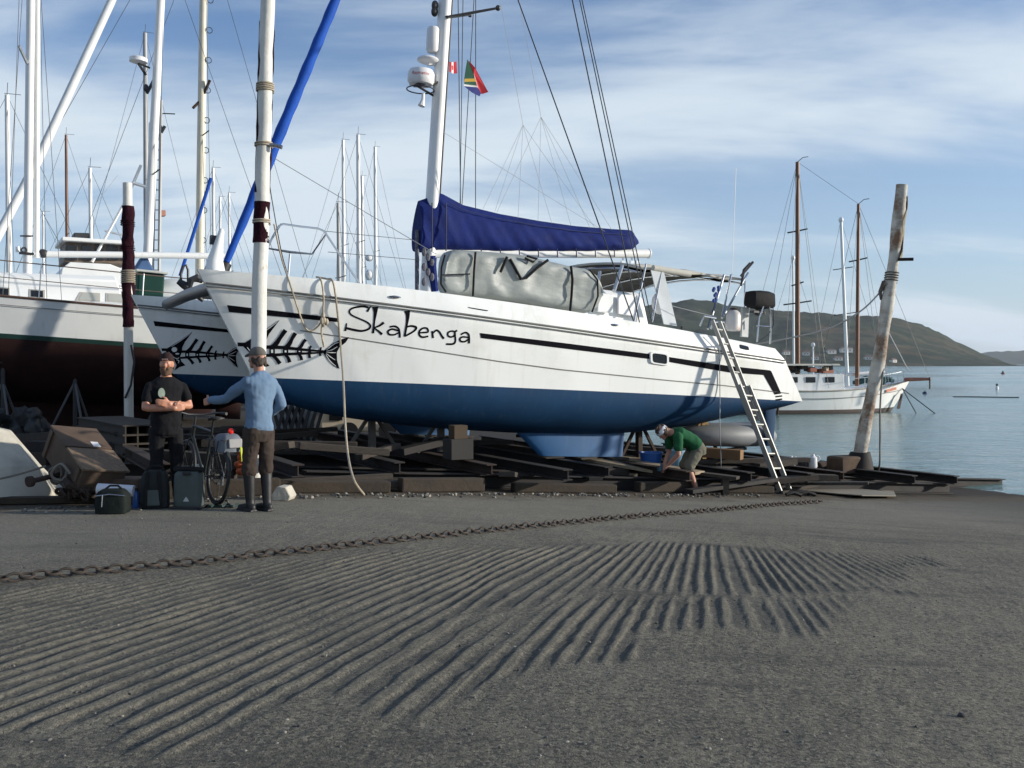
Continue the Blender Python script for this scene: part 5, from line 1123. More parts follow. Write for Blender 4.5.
# A-frame props
def prop(s, w, label, mat=RUSTD):
    zt = kbz(Vector((s, w, zboot(s) * .35 + zbotf(s) * .65))); z0 = zslip(s) + .39; p = sw(s, w); o = thing('hull_prop', label, 'prop', (p.x, p.y, z0), (0, 0, ANG), 'props under the catamaran hull'); h = zt - z0
    m_ = MB(); m_.beam((0, 0, 0), (0, .02, h), .10, .10, up=(1, 0, 0)); m_.build('post', mat, o, smooth=0, bevel=.008)
    for k in (-1, 1): m_ = MB(); m_.beam((.42 * k, 0, 0), (.03 * k, 0, h * .85), .05, .05, up=(0, 1, 0)); m_.build('brace', mat, o, smooth=0)
    m_ = MB(); m_.box((0, .02, h + .02), (.35, .2, .05)); m_.build('pad', WOOD, o, smooth=0)
prop(2.7, .55, 'rusty A-frame prop under the forward blue bottom of the catamaran', M('grey_prop', (.09, .08, .07), .7)); prop(3.9, .55, 'rusty A-frame prop ahead of the near keel', M('grey_prop', (.09, .08, .07), .7))
prop(7.9, .55, 'rusty A-frame prop just aft of the near keel, behind the crouching man', RUST); prop(9.35, .5, 'ochre prop post under the stern, right of the crouching man', M('ochre_prop', (.26, .16, .05), .8, var=.3))

# ---- cradle guide posts
def wrap(m_, a, b_, r, n=26, arc=(0, 2 * math.pi), lump=.25, seed=0):
    q = random.Random(seed); rings = []; d = (b_ - a).normalized(); e1 = Vector((1, 0, 0)) - d * d.x; e1.normalize(); e2 = d.cross(e1); K = 15
    lo = [.35 * math.sin(i * .5 + seed) + q.uniform(-.08, .08) for i in range(n)]; hi = [.35 * math.sin(i * .41 + 2 * seed) + q.uniform(-.08, .08) for i in range(n)]
    for sh in (1, 0):
        for i in range(n):
            t = i / (n - 1); p = a.lerp(b_, t); ring = []
            for k in range(K):
                g = arc[0] + lo[i] + (arc[1] + hi[i] - arc[0] - lo[i]) * k / (K - 1)
                rr = r * (1.02 + sh * (.05 + lump * .55 * max(0, .12 + noise.noise(Vector((math.cos(g) * .9 + seed, math.sin(g) * .9, t * n * .30))))))
                ring.append(p + e1 * (math.cos(g) * rr) + e2 * (math.sin(g) * rr))
            rings.append(ring)
    outer = rings[:n]; inner = rings[n:]; full = [o_ + i_[::-1] for o_, i_ in zip(outer, inner)]
    m_.loft(full, closed=True)
def ropeband(m_, c_, d, r, turns=4, pitch=.028):
    d = d.normalized(); e1 = (Vector((1, 0, 0)) - d * d.x).normalized(); e2 = d.cross(e1); m_.tube([c_ + d * (pitch * (k / 14)) + (e1 * math.cos(2 * math.pi * k / 14) + e2 * math.sin(2 * math.pi * k / 14)) * r for k in range(14 * turns + 1)], .012, 5)
PY = 13.35; pb = at(254.5, 364, PY); pb.z = zg(pb.x, PY); pt = at(267.5, 0, PY); pd = (pt - pb); pt2 = pb + pd * 1.12
gp1 = thing('guide_post', 'tall white guide post with maroon carpet strips in front of the near bow', 'post', tuple(pb), group='guide posts of the cradle')
pat = lambda py: pb + pd * ((at(0, py, PY).z - pb.z) / pd.z)
m_ = MB(); m_.tube([pb.lerp(pt2, i / 30) + Vector((.006 * math.sin(i), 0, 0)) for i in range(31)], [.102 - .0003 * i for i in range(31)], 20); m_.build('post', POSTW, gp1, world=True, smooth=60)
m_ = MB(); wrap(m_, pat(193), pat(22), .094, 40, (R(14), R(215)), .3, 1); m_.build('carpet_wrap', MAROON, gp1, world=True, smooth=60)
m_ = MB(); wrap(m_, pat(243), pat(202), .096, 14, (R(-30), R(320)), .3, 4); m_.build('carpet_wrap', MAROON, gp1, world=True, smooth=60)
for py, tn in ((92, 4), (147, 2), (224, 2)): m_ = MB(); ropeband(m_, pat(py), pd, .113, tn); m_.build('rope_lashing', ROPE, gp1, world=True)
m_ = MB(); p = pat(146) + Vector((.16, -.05, 0)); m_.tube([p + Vector((-.1, 0, 0)), p, p + Vector((.1, 0, -.03))], .03, 6); m_.build('shackle', STEEL, gp1, world=True)
PY2 = 20.6; qb = at(129, 364, PY2); qb.z = zg(qb.x, PY2); qt = at(127.5, 183, PY2)
gp2 = thing('guide_post', 'white guide post thickly wrapped in maroon carpet at the far bow, flat top in view', 'post', tuple(qb), group='guide posts of the cradle')
qat = lambda py: qb + (qt - qb) * ((at(0, py, PY2).z - qb.z) / (qt - qb).z)
m_ = MB(); m_.tube([qb.lerp(qt, i / 16) for i in range(17)], .094, 18); m_.build('post', POSTW, gp2, world=True, smooth=60)
m_ = MB(); wrap(m_, qat(327), qat(206), .098, 44, (R(-15), R(344)), .9, 9); m_.build('carpet_wrap', MAROON, gp2, world=True, smooth=60)
for py, tn in ((284, 7), (226, 3), (250, 2)): m_ = MB(); ropeband(m_, qat(py), qt - qb, .135 if py > 270 else .135, tn, .04); m_.build('rope_lashing', ROPE if py > 270 else MAROON, gp2, world=True)
m_ = MB(); m_.tube([qat(345) + Vector((.1, -.12, 0)), qat(362) + Vector((.16, -.12, 0)), qat(385) + Vector((.1, -.14, 0)), qat(398) + Vector((-.02, -.15, 0))], .022, 6); m_.build('hanging_hose', DARKM, gp2, world=True)
PY3 = 19.9; rb = at(857, 471, PY3); rt = at(899.5, 185, PY3 + .1); rb0 = rb - (rt - rb).normalized() * .35
gp3 = thing('guide_post', 'leaning worn timber guide post with peeling white paint at the water end of the cradle', 'post', tuple(rb), group='guide posts of the cradle')
rat = lambda py, dx=0: at(np.interp(py, [185, 235, 265, 300, 360, 420, 471], [902, 897, 893, 888, 879, 866, 857]) + dx, py, PY3)
rows_ = list(range(185, 481, 9)); m_ = MB(); m_.tube([rat(y_) if y_ < 472 else rat(471) - Vector((0.02, 0, .10 * (y_ - 471) / 9)) for y_ in rows_], [(.122 + .010 * math.sin(y_ * .09)) * (1.0 if y_ < 240 else .92 if y_ < 300 else 1.02) for y_ in rows_], 18); m_.build('post', POSTOLD, gp3, world=True, smooth=60)
m_ = MB(); ropeband(m_, rat(282), rt - rb, .128, 4, .05); m_.tube([rat(282, -8) + Vector((0, -.1, 0)), rat(292, -9), rat(300, -7)], [.05, .04, .02], 6); m_.build('rope_lashing', M('dirty_rope', (.10, .085, .07), .9, var=.4), gp3, world=True)
m_ = MB(); p = rat(260); m_.tube([p + Vector((.05, -.1, 0)), p + Vector((.33, -.15, .0))], .035, 6); m_.build('iron_peg', RUSTD, gp3, world=True)
m_ = MB(); wrap(m_, rat(258), rat(196), .128, 20, (R(-50), R(60)), .35, 31); m_.build('bark_strip', M('dirty_strip', (.26, .22, .15), .95, var=.4, scale=5), gp3, world=True, smooth=60)
m_ = MB(); m_.loft([[rat(y_) + Vector((r_ * math.cos(g), r_ * math.sin(g), 0)) for g in np.linspace(0, 2 * math.pi, 14)[:-1]] for y_, r_ in ((452, .19), (462, .27), (471, .32))] ); m_.build('socket', RUSTD, gp3, world=True)
p = rat(470, -17); m_ = MB(); m_.box(p + Vector((.05, -.1, .12)), (.55, .45, .34), Matrix.Rotation(.4, 3, 'Z')); solo(m_, 'timber_stump', M('brown_stump', (.085, .055, .035), .9, var=.4, scale=4), 'squat brown timber stump beside the foot of the leaning worn post', 'stump', tuple(p), bevel=.05, smooth=30)

# ---- ropes and lines
def rope(name, label, pts, r, mat=ROPE, cat_='rope', n=8, group=None):
    P = [np.array(p) for p in pts]; Q = []
    for i in range(len(P) - 1):
        p0, p1, p2, p3 = P[max(0, i - 1)], P[i], P[i + 1], P[min(len(P) - 1, i + 2)]
        for s_ in range(n): x = s_ / n; Q.append(Vector(.5 * ((2 * p1) + (-p0 + p2) * x + (2 * p0 - 5 * p1 + 4 * p2 - p3) * x * x + (-p0 + 3 * p1 - 3 * p2 + p3) * x ** 3)))
    Q.append(Vector(P[-1])); m_ = MB(); m_.tube(Q, r, 6); return solo(m_, name, mat, label, cat_, tuple(Q[0]), group, smooth=60)
H = lambda px, py, off=.03: tuple(CM @ hp(px, py, off))
rope('rope', 'slack rope running from the bow rail across the hull to the knot', [tuple(CM @ cl(274, 224, -.0)), tuple(CM @ cl(281, 256, -.15)), H(290, 284), H(297, 306), H(304, 325), H(310, 331), H(318, 326), H(323, 318, .05)], .013)
rope('rope', 'short doubled rope with a knot hanging over the gunwale above the fish tail', [tuple(CM @ cl(317, 277, -.2)), H(321, 280), H(323.5, 296, .05), H(323, 318, .06), H(321.5, 332, .05), H(324, 347)], .014)
fin = gp(364, 496, .015)
rope('rope', 'long tan rope hanging from the deck past the lettering down to the slip', [tuple(CM @ cl(316, 277, -.2)), tuple(CM @ cl(327, 279, -.3)), H(333, 282, .05), H(337, 308, .06), H(341, 350, .08), tuple(at(343.5, 384, 13.6)), tuple(at(345, 420, 13.2)), tuple(at(348, 455, 12.7)), tuple(at(354, 480, 12.2)), tuple(fin)], .016)
m_ = MB(); p = Vector(H(323, 320, .06))
for k in range(7): m_.ell(p + Vector((jit(.02), jit(.015), jit(.05))), (.03, .03, .05), 7, 5)
solo(m_, 'rope_knot', ROPE, 'bulky rope knot hanging above the fish emblem on the near hull', 'knot', tuple(p), smooth=60)
rope('line', 'thin pale line hanging straight down the hull left of the ladder', [tuple(CM @ cl(719, 333, -.84)), H(719.5, 352, .03), H(720, 400, .06), tuple(at(720, 430, 17.0)), tuple(gp(722, 488))], .008, WIREL, 'line')
rope('mooring_rope', 'pale mooring rope sagging from the leaning worn post towards the catamaran stern', [tuple(rat(288, -6)), tuple(at(862, 310, 20)), tuple(at(830, 328, 20.4)), tuple(at(790, 338, 20.8)), tuple(at(752, 345, 21.2))], .018, WIREL, 'rope')
rope('hanging_rope', 'grey rope hanging from the leaning worn post to a loop on the slip', [tuple(rat(345, 4)), tuple(at(880.5, 400, 19.7)), tuple(at(880, 440, 19.5)), tuple(at(879, 468, 19.3)), tuple(gp(872, 484, .02)), tuple(gp(862, 489, .02)), tuple(gp(850, 487, .02)), tuple(gp(846, 479, .12)), tuple(gp(852, 474, .25))], .018, M('grey_rope', (.16, .16, .14), .9))
rope('line', 'thin line from the front guide post down across the far bow', [tuple(pat(147)), tuple(at(272, 200, 13.6)), tuple(at(281, 250, 13.8)), tuple(CM @ cl(287, 272, -.1))], .007, DARKM, 'line')

# ---- ladder
lfL, lfR = gp(781, 494), gp(791.5, 493.5); tL = CM @ cl(713.5, 319, -.86); tR = CM @ cl(719.5, 318, -.86)
tR = tL + (lfR - lfL).normalized() * .30; lfR = lfL + (lfR - lfL).normalized() * .34
ld = thing('ladder', 'aluminium extension ladder leaning against the catamaran stern quarter', 'ladder', tuple(lfL)); dl = (tL - lfL); nrm_ = dl.cross(lfR - lfL).normalized()
if nrm_.y > 0: nrm_ = -nrm_
ALUD = M('ladder_aluminium', (.36, .36, .34), .5, metal=.55, var=.2)
for a, b_ in ((lfL, lfL + dl * .62), (lfR, lfR + (tR - lfR) * .62)): m_ = MB(); m_.beam(a, b_, .035, .085, up=tuple(nrm_)); m_.build('rail', ALUD, ld, world=True, smooth=0, bevel=.004)
off2 = -nrm_ * .05
for a, b_, k in ((lfL, tL, 1), (lfR, tR, -1)):
    e = (lfR - lfL).normalized() * (.036 * k); m_ = MB(); m_.beam(a.lerp(b_, .42) + off2 + e, b_ + off2 + e, .03, .07, up=tuple(nrm_)); m_.build('rail', ALUD, ld, world=True, smooth=0, bevel=.004)
for k in range(7): f = .06 + k * .083; m_ = MB(); m_.tube([lfL.lerp(tL, f), lfR.lerp(tR, f)], .019, 8); m_.build('rung', ALUD, ld, world=True)
for k in range(7): f = .45 + k * .083; e = (lfR - lfL).normalized() * .036; m_ = MB(); m_.tube([lfL.lerp(tL, f) + off2 + e, lfR.lerp(tR, f) + off2 - e], .019, 8); m_.build('rung', ALUD, ld, world=True)
for a in (lfL, lfR): m_ = MB(); m_.box(a + Vector((0, 0, .03)), (.06, .10, .06)); m_.build('foot', RUBBER, ld, world=True, smooth=0, bevel=.01)

# ---- heavy chain across the slip: one run of links
cp = [gp(x, y, .02) for x, y in ((-40, 588), (0, 583), (60, 577), (130, 571), (200, 565), (300, 554), (400, 543), (512, 530), (600, 522), (700, 513), (770, 507), (825, 503))]
m_ = MB(); seg = [0]
for a, b_ in zip(cp[:-1], cp[1:]): seg.append(seg[-1] + (b_ - a).length)
pitch = .085; nl = int(seg[-1] / pitch)
for i in range(nl):
    d_ = i * pitch; X = [np.interp(d_, seg, [p[k] for p in cp]) for k in range(3)]; X2 = [np.interp(d_ + .05, seg, [p[k] for p in cp]) for k in range(3)]
    c_ = Vector(X); t_ = (Vector(X2) - c_).normalized(); sd = t_.cross(Vector((0, 0, 1))).normalized(); c_ += sd * (.012 * math.sin(i * .7) + .02 * math.sin(i * .13)); c_.z += .014
    tilt = (R(12) + jit(.15)) if i % 2 else (R(78) + jit(.2)); n_ = (Vector((0, 0, 1)) * math.cos(tilt) + sd * math.sin(tilt)); y_ = n_.cross(t_); P = []; F = []; NN, KK = 12, 6
    for k in range(NN):
        a = 2 * math.pi * k / NN; ce = t_ * (math.cos(a) * .056) + y_ * (math.sin(a) * .032); ou = ce.normalized()
        for j in range(KK): b2 = 2 * math.pi * j / KK; P.append(c_ + ce * .86 + ou * (.011 * math.cos(b2)) + n_ * (.011 * math.sin(b2)))
    for k in range(NN):
        for j in range(KK): F.append((k * KK + j, ((k + 1) % NN) * KK + j, ((k + 1) % NN) * KK + (j + 1) % KK, k * KK + (j + 1) % KK))
    m_.add(P, F)
solo(m_, 'chain', M('rusty_chain', (.055, .042, .033), .8, metal=.2, var=.4, scale=12), 'heavy rusty chain lying right across the slip below the boats', 'chain', tuple(cp[0]), smooth=60)

# ---- flat board by the ladder foot
m_ = MB(); P = [gp(*p, .03 + .015 * (i % 3)) for i, p in enumerate(((797, 492), (812, 488), (850, 490), (893, 491.5), (896, 499), (862, 499.5), (838, 496)))]; m_.prism(P, (0, 0, .014)); solo(m_, 'flat_board', M('buff_board', (.20, .18, .14), .85, var=.15), 'buff flat board lying on the slip right of the ladder foot', 'board', tuple(P[0]), smooth=0)
for i, (x, y) in enumerate(((800, 495), (806, 496), (792, 496.5))):
    m_ = MB(); a = gp(x - 6, y, .03); b_ = gp(x + 9, y + .6, .03); m_.tube([a, a.lerp(b_, .5) + Vector((0, 0, .04)), b_], .035, 6); solo(m_, 'debris_stick', RUSTD, ('dark stick of debris between ladder foot and buff board', 'dark stick lying against the left end of the buff board', 'dark stick lying on the slip right beside the ladder foot')[i], 'debris', tuple(a), smooth=60)

# ---- yard clutter, left
m_ = MB(); Yb = 10.3
lo_ = [gp(-70, 513), gp(57, 499), gp(64, 489), gp(-70, 489)]; mid_ = [at(-70, 468, 10.5), at(35, 466, 11.55), at(40, 464, 12.2), at(-70, 462, 12.2)]; hi_ = [at(-70, 412, 11.0), at(9, 431, 11.8), at(11, 430, 12.1), at(-70, 412, 12.1)]
for q in lo_: q.z = 0
m_.loft([lo_, mid_, hi_]); bo = solo(m_, 'concrete_block', CONC, 'big pale sloping concrete block at the left edge of the slip', 'block', tuple(at(0, 500, Yb)), bevel=.02, smooth=20)
ax1 = Vector((.62, -.62, -.42)).normalized(); ax2 = Vector((.60, .74, -.10)); ax2 = (ax2 - ax1 * ax2.dot(ax1)).normalized(); ax3 = ax1.cross(ax2); 
if ax3.z < 0: ax3 = -ax3
Rm = Matrix((ax1, ax2, ax3)).transposed(); cc = at(84, 463, 11.3)
ck = thing('wooden_crate', 'large brown wooden crate lying tilted beside the pale concrete block', 'crate', tuple(cc)); m_ = MB(); m_.box((0, 0, 0), (.98, .50, .34), Rm); m_.build('body', CRATEW, ck, smooth=0, bevel=.012)
for k, (x, w_) in enumerate(((-.25, .50), (.27, .50))): m_ = MB(); m_.box(Rm @ Vector((x, 0, .19)), (w_ - .015, .54, .025), Rm); m_.build('lid_board', (CRATEW, M('lid_wood', (.165, .115, .075), .8, var=.4, scale=5, stretch=(2, 9, 9)))[k], ck, smooth=0, bevel=.004)
m_ = MB(); m_.box(Rm @ Vector((-.08, .1, .205)), (.11, .085, .004), Rm); m_.build('paper_label', WHITEP, ck, smooth=0)
for x in (-.42, .42): m_ = MB(); m_.box(Rm @ Vector((x, -.262, 0)), (.07, .022, .34), Rm); m_.build('batten', CRATEW, ck, smooth=0)
m_ = MB(); a = at(28, 482, 10.75); b_ = at(62, 474, 11.1); m_.tube([a, a.lerp(b_, .12), a.lerp(b_, .14), b_], [.06, .06, .028, .03], 10); b2 = at(88, 493, 10.9); m_.tube([b_, at(70, 486, 10.8), b2], [.035, .05, .03], 8); solo(m_, 'rusty_anchor', RUST, 'rusty anchor stock lying in front of the pale concrete block', 'anchor', tuple(a), smooth=50)
rope('rope_coil', 'greyish rope coil hung between the concrete block and the tilted crate', [tuple(at(54 + (7 + 2 * math.sin(k * 1.3)) * math.cos(g) + k * .3, 474 + (8 + 2 * math.sin(k * .9)) * math.sin(g), 11.1 - .010 * k)) for k, g in enumerate(np.linspace(0, 6 * math.pi, 26))], .016, M('coil_rope', (.16, .145, .12), .9, var=.3), 'rope', 3)
rope('rope', 'thin rope stretched over the pale concrete block to the coil', [tuple(at(-5, 480, 10.75)), tuple(at(20, 474, 10.95)), tuple(at(46, 466, 11.05))], .012, M('coil_rope', (.16, .145, .12), .9, var=.3), 'rope', 3)
m_ = MB()
for k in range(16): c_ = at(62 + 30 * rng.random(), 489 + 8 * rng.random(), 10.8 + .2 * rng.random()); m_.torus(c_, .05, .016, axis=(rng.random(), rng.random(), rng.random()), n=12, k=6, sx=1.4)
solo(m_, 'chain_heap', RUST, 'small heap of rusty chain links in front of the tilted crate', 'chain', tuple(at(75, 498, 10.7)), smooth=60)
def plank(name, label, p0, p1, w_, h_, mat, lift=0, **kw):
    a = gp(*p0); b_ = gp(*p1); a.z += h_ / 2 + lift + .01; b_.z += h_ / 2 + lift + .01; m_ = MB(); m_.beam(a, b_, w_, h_, **kw); solo(m_, name, mat, label, 'timber', tuple(a), smooth=0, bevel=.008)
plank('timber_beam', 'long brown timber lying along the slip in front of the concrete block', (-30, 505), (98, 503), .16, .07, M('brown_edge_timber', (.1, .1, .1)))
hc = thing('hollow_plank_stack', 'stack of hollow channel planks behind the man in black', 'planks', tuple(gp(128, 452))); hinv = ROOTM[hc.name].inverted()
for k in range(3):
    a = at(100 + k * 0, 421 + 9 * k, 17.5); b_ = at(150, 430 + 9 * k, 14.6); m_ = MB(); d_ = (b_ - a).normalized(); sd = d_.cross(Vector((0, 0, 1))).normalized()
    for q in range(-2, 3): m_.beam(a + sd * (.17 * q), b_ + sd * (.17 * q), .02, .12)
    m_.beam(a + Vector((0, 0, .07)), b_ + Vector((0, 0, .07)), .76, .018); m_.beam(a - Vector((0, 0, .07)), b_ - Vector((0, 0, .07)), .76, .018); m_.build('hollow_plank', WOOD, hc, world=True, smooth=0)
for i, (p0, p1, Y0, Y1, th, lab) in enumerate((((20, 438), (100, 432), 18, 17, .14, 'weathered beam lying behind the tilted crate'), ((30, 446), (130, 447), 15.5, 15, .16, 'dark beam behind the tilted crate, lower than the weathered beam'), ((60, 431), (122, 428), 19, 18.5, .12, 'thin beam under the boat stand'), ((130, 455), (240, 462), 14.2, 13.4, .2, 'brown beam behind the bicycle'), ((170, 440), (250, 445), 15.5, 15, .16, 'upper brown beam behind the bicycle'))):
    a = at(*p0, Y0); b_ = at(*p1, Y1); m_ = MB(); m_.beam(a, b_, .2, th); solo(m_, 'timber_beam', (WOOD, RUSTD, WOOD, M('brown_edge_timber', (.1, .1, .1)), WOOD)[i], lab, 'timber', tuple(a), smooth=0, bevel=.01)
    for k, p in enumerate((a.lerp(b_, .12), a.lerp(b_, .88))):
        zf = zg(p.x, p.y); 
        m_ = MB(); m_.box((p.x, p.y, (zf + p.z - th / 2) / 2), (.24, .24, p.z - th / 2 - zf)); solo(m_, 'timber_block', WOOD, ('left' if k == 0 else 'right') + ' support block under the ' + lab, 'block', (p.x, p.y, zf), smooth=0, bevel=.01)
m_ = MB()
for k in range(14): cc_ = at(22 + rng.normal(0, 11), 424 + rng.normal(0, 9), 19.6 + jit(.2)); m_.ell(cc_, (.22, .18, .15), 14, 10, Matrix.Rotation(rng.random() * 3, 3, 'Y'), fn=lambda v: v * (1 + .55 * noise.noise(v * 1.8 + cc_)))
solo(m_, 'covered_heap', M('dark_tarp', (.014, .016, .018), .55, var=.5), 'dark tarpaulin heap beneath the left yacht between its stands', 'heap', tuple(gp(24, 440)), smooth=60)
m_ = MB(); m_.box((0, 0, 0), (.17, .13, .16)); a = gp(284, 500); m_.v = []; m_.f = []; m_.m = []
m_.prism([a + Vector(p) for p in ((-.12, -.1, 0), (.07, -.1, 0), (.10, -.1, .05), (.04, -.1, .165), (-.06, -.1, .17), (-.12, -.1, .08))], (.03, .2, 0)); solo(m_, 'wedge_stone', CONC, 'pale wedge shaped stone on the ground right of the booted man', 'stone', tuple(a), smooth=20, bevel=.012)
m_ = MB(); a = at(242.5, 456, 13.1)
for k in range(9): m_.ell(a + Vector((jit(.02), jit(.02), -.2 + k * .045)), (.035 + .009 * (9 - k) * .5, .04, .05), 8, 6)
solo(m_, 'net_bag', ORANGE, 'orange net bag hanging at the front guide post beside the booted man', 'bag', tuple(a), smooth=60)

# ---- clutter under and behind the catamaran
def inflat(): 
    o = thing('inflatable_dinghy', 'grey inflatable dinghy lying upturned beyond the stern, behind the crouching man', 'dinghy', tuple(at(715, 447, 19.5)), (0, 0, ANG)); 
    for sg in (-1, 1): m_ = MB(); m_.tube([(-.95, sg * .25, .3), (-.6, sg * .5, .28), (0, sg * .55, .25), (.9, sg * .5, .22), (1.05, sg * .48, .2)], [.13, .2, .21, .2, .1], 12); m_.build('tube', GREYINF, o, smooth=60)
    m_ = MB(); m_.loft([[(x, -.5 * k, .34), (x, 0, .42 + .05 * k), (x, .5 * k, .34), (x, 0, .25)] for x, k in ((-.9, .3), (-.5, .9), (.3, 1), (.95, .9))]); m_.build('floor', M('dinghy_floor', (.22, .23, .25), .6), o, smooth=50)
inflat()
for i, (x, y, Y, r, mat, lab) in enumerate(((651, 459, 17.2, .20, BLUEP, 'blue plastic tub left of the crouching man, on the planks'), (676, 457, 17.0, .17, M('pale_blue', (.14, .26, .34), .5), 'pale blue basin behind the knees of the crouching man'))):
    c_ = at(x, y, Y); o = thing('plastic_tub', lab, 'tub', tuple(c_)); m_ = MB(); m_.loft([[(q * r * math.cos(g), q * r * math.sin(g), z) for g in np.linspace(0, 2 * math.pi, 19)[:-1]] for q, z in ((.75, -.14), (1, .1), (1.06, .1), (1.06, .12), (.94, .12), (.7, -.12))]); m_.build('bowl', mat, o, smooth=40)
for x, y, Y, lab, mat, h in ((791, 462, 19.6, 'small white jug standing on the beam beyond the ladder', WHITEP, .20), (802, 463, 19.4, 'dark can standing on the beam right of the white jug', DARKM, .16), (813, 461, 19.3, 'white folded bag on the beam nearest the stump', WHITEP, .22), (783, 465, 19.8, 'small blue can on the beam just beyond the ladder', BLUEP, .12)):
    c_ = at(x, y, Y); o = thing('container', lab, 'container', tuple(c_)); m_ = MB(); m_.loft([[(q * math.cos(g), q * .8 * math.sin(g), z * h) for g in np.linspace(0, 2 * math.pi, 13)[:-1]] for q, z in ((.07, -.6), (.085, -.5), (.08, .3), (.035, .45), (.03, .6))]); m_.build('body', mat, o, smooth=40); m_ = MB(); m_.torus((.08, 0, .05), .05, .012, (0, 1, 0), 10, 5); m_.build('handle', mat, o)
# work planks by the crouching man
wk = [((588, 459), (662, 472), 17.3, 16.4, .30), ((600, 456), (650, 461), 17.8, 17.3, .24), ((640, 463), (700, 473), 17.0, 16.1, .26), ((655, 468), (738, 478), 16.6, 15.9, .18)]
for i, (p0, p1, Y0, Y1, w_) in enumerate(wk):
    a = at(*p0, Y0); b_ = at(*p1, Y1); m_ = MB(); m_.beam(a, b_, w_, .05); solo(m_, 'work_plank', (WOODL, WOODL, WOODL, WOOD)[i], ('longest pale plank on the cradle left of the crouching man', 'short pale plank lying against the keel foot', 'pale plank under the hands of the crouching man', 'dark plank end jutting past the knees of the crouching man')[i], 'plank', tuple(a), smooth=0, bevel=.006)
    for k, f in enumerate((.15, .85)):
        p = a.lerp(b_, f); zf = zg(p.x, p.y); m_ = MB(); m_.box((p.x, p.y, (zf + p.z - .03) / 2), (.10, .14, p.z - .03 - zf)); solo(m_, 'plank_trestle', WOOD, ('left' if k == 0 else 'right') + ' trestle under the ' + ('longest pale plank', 'short pale plank at the keel', 'pale plank at the hands', 'dark plank end')[i], 'trestle', (p.x, p.y, zf), smooth=0)
for i, (p0, p1, Y0, Y1, th, lab) in enumerate((((700, 452), (742, 455), 18.6, 18.2, .18, 'orange brown timber lying under the stern, left of the ladder'), ((690, 470), (830, 468), 17.4, 21.5, .12, 'dark rail running past the ladder towards the water'), ((745, 479), (900, 476), 18.0, 22.5, .10, 'lowest rusty rail running into the water by the board'), ((780, 468), (842, 466), 19.7, 20.6, .2, 'rusty beam carrying the cans beyond the ladder'))):
    a = at(*p0, Y0); b_ = at(*p1, Y1); m_ = MB(); m_.beam(a, b_, .2, th); solo(m_, 'slip_rail' if 'rail' in lab else 'timber_beam', (M('orange_timber', (.20, .11, .05), .85, var=.3), RUSTD, RUST, RUST)[i], lab, 'rail' if 'rail' in lab else 'timber', tuple(a), smooth=0, bevel=.01)
# pale trailer seen under the hull, and the lattice beside it
tb = at(365, 432, 27.0); tr_ = thing('boat_trailer', 'cream low trailer body seen in the gap under the forward hull', 'trailer', (tb.x, tb.y, zg(tb.x, tb.y)), (0, 0, .12)); h0 = CH - (420 - HZ) / FPX * 27 - zg(tb.x, tb.y)
m_ = MB(); rings = []
for x, a, b_ in ((-1.15, .35, .80), (-1.05, .25, .95), (-.6, .22, 1.0), (.6, .22, .86), (1.3, .25, .7)): rings.append([(x, -.5, a), (x, .5, a), (x, .45, b_), (x, -.45, b_)])
m_.loft(rings); bd = m_.build('body', M('cream_paint', (.62, .52, .38), .6, var=.12), tr_, smooth=0, bevel=.05); m_ = MB(); m_.box((-.75, -.505, .68), (.34, .03, .30)); m_.build('window', GLASS, bd, smooth=0)
for x in (-.4, .6): m_ = MB(); m_.tube([(x, -.58, .24), (x, -.45, .24)], .24, 18); m_.build('wheel', RUBBER, tr_)
lt = thing('lattice_frame', 'dark steel lattice frame leaning before a pale sheet behind the blue sweater man', 'frame', tuple(gp(296, 446))); m_ = MB(); m_.prism([at(p, q, 18.9) for p, q in ((270, 450), (314, 450), (314, 405), (270, 405))], (0, .03, 0)); m_.build('pale_sheet', M('pale_sheet', (.52, .54, .54), .7), lt, world=True, smooth=0)
for k in range(7):
    for sg in (-1, 1): m_ = MB(); x = 272 + k * 6.5; m_.beam(at(x, 449, 18.6 - .1 * (sg > 0)), at(x + 13 * sg, 405, 18.6 - .1 * (sg > 0)), .06, .03, up=(0, 1, 0)); m_.build('lattice_bar', DARKM, lt, world=True, smooth=0)

# ---- loose stones and grit along the cradle edge and over the slip
stones = MB(); qr = random.Random(4)
def pebble(p, r): 
    ry = Matrix.Rotation(qr.random() * 6, 3, 'Z'); stones.ell(p + Vector((0, 0, r * .35)), (r * qr.uniform(.8, 1.3), r * qr.uniform(.6, 1), r * qr.uniform(.45, .7)), 7, 5, ry, qr.randint(0, 2), fn=lambda v: v * (1 + .3 * noise.noise(v * 1.5 + p)))
for k in range(420):
    s = -2.5 + qr.random() * 11; w = -2.35 - abs(qr.gauss(0, .22)) + s * .06; p = sw(s, w); pebble(p, qr.uniform(.008, .03))
for k in range(520):
    y = 3.8 + 6.5 * qr.random() ** 1.3; x = (qr.random() * 1.05 - .52) * y; p = Vector((x, y, zg(x, y) - .004)); pebble(p, qr.uniform(.003, .011))
for px, py, r in ((962, 717, .022), (836, 643, .010), (416, 496, .035), (500, 748, .008), (326, 656, .011), (452, 622, .009)): pebble(gp(px, py), r)
st_ = stones.build('loose_stones', [M('stone_grey', (.12, .115, .105), .95, var=.3), M('stone_dark', (.05, .05, .05), .95, var=.3), M('stone_pale', (.26, .24, .20), .95, var=.2)], smooth=60); st_['kind'] = 'stuff'; st_['label'] = 'loose stones and grit scattered along the cradle edge and slip'; st_['category'] = 'stones'
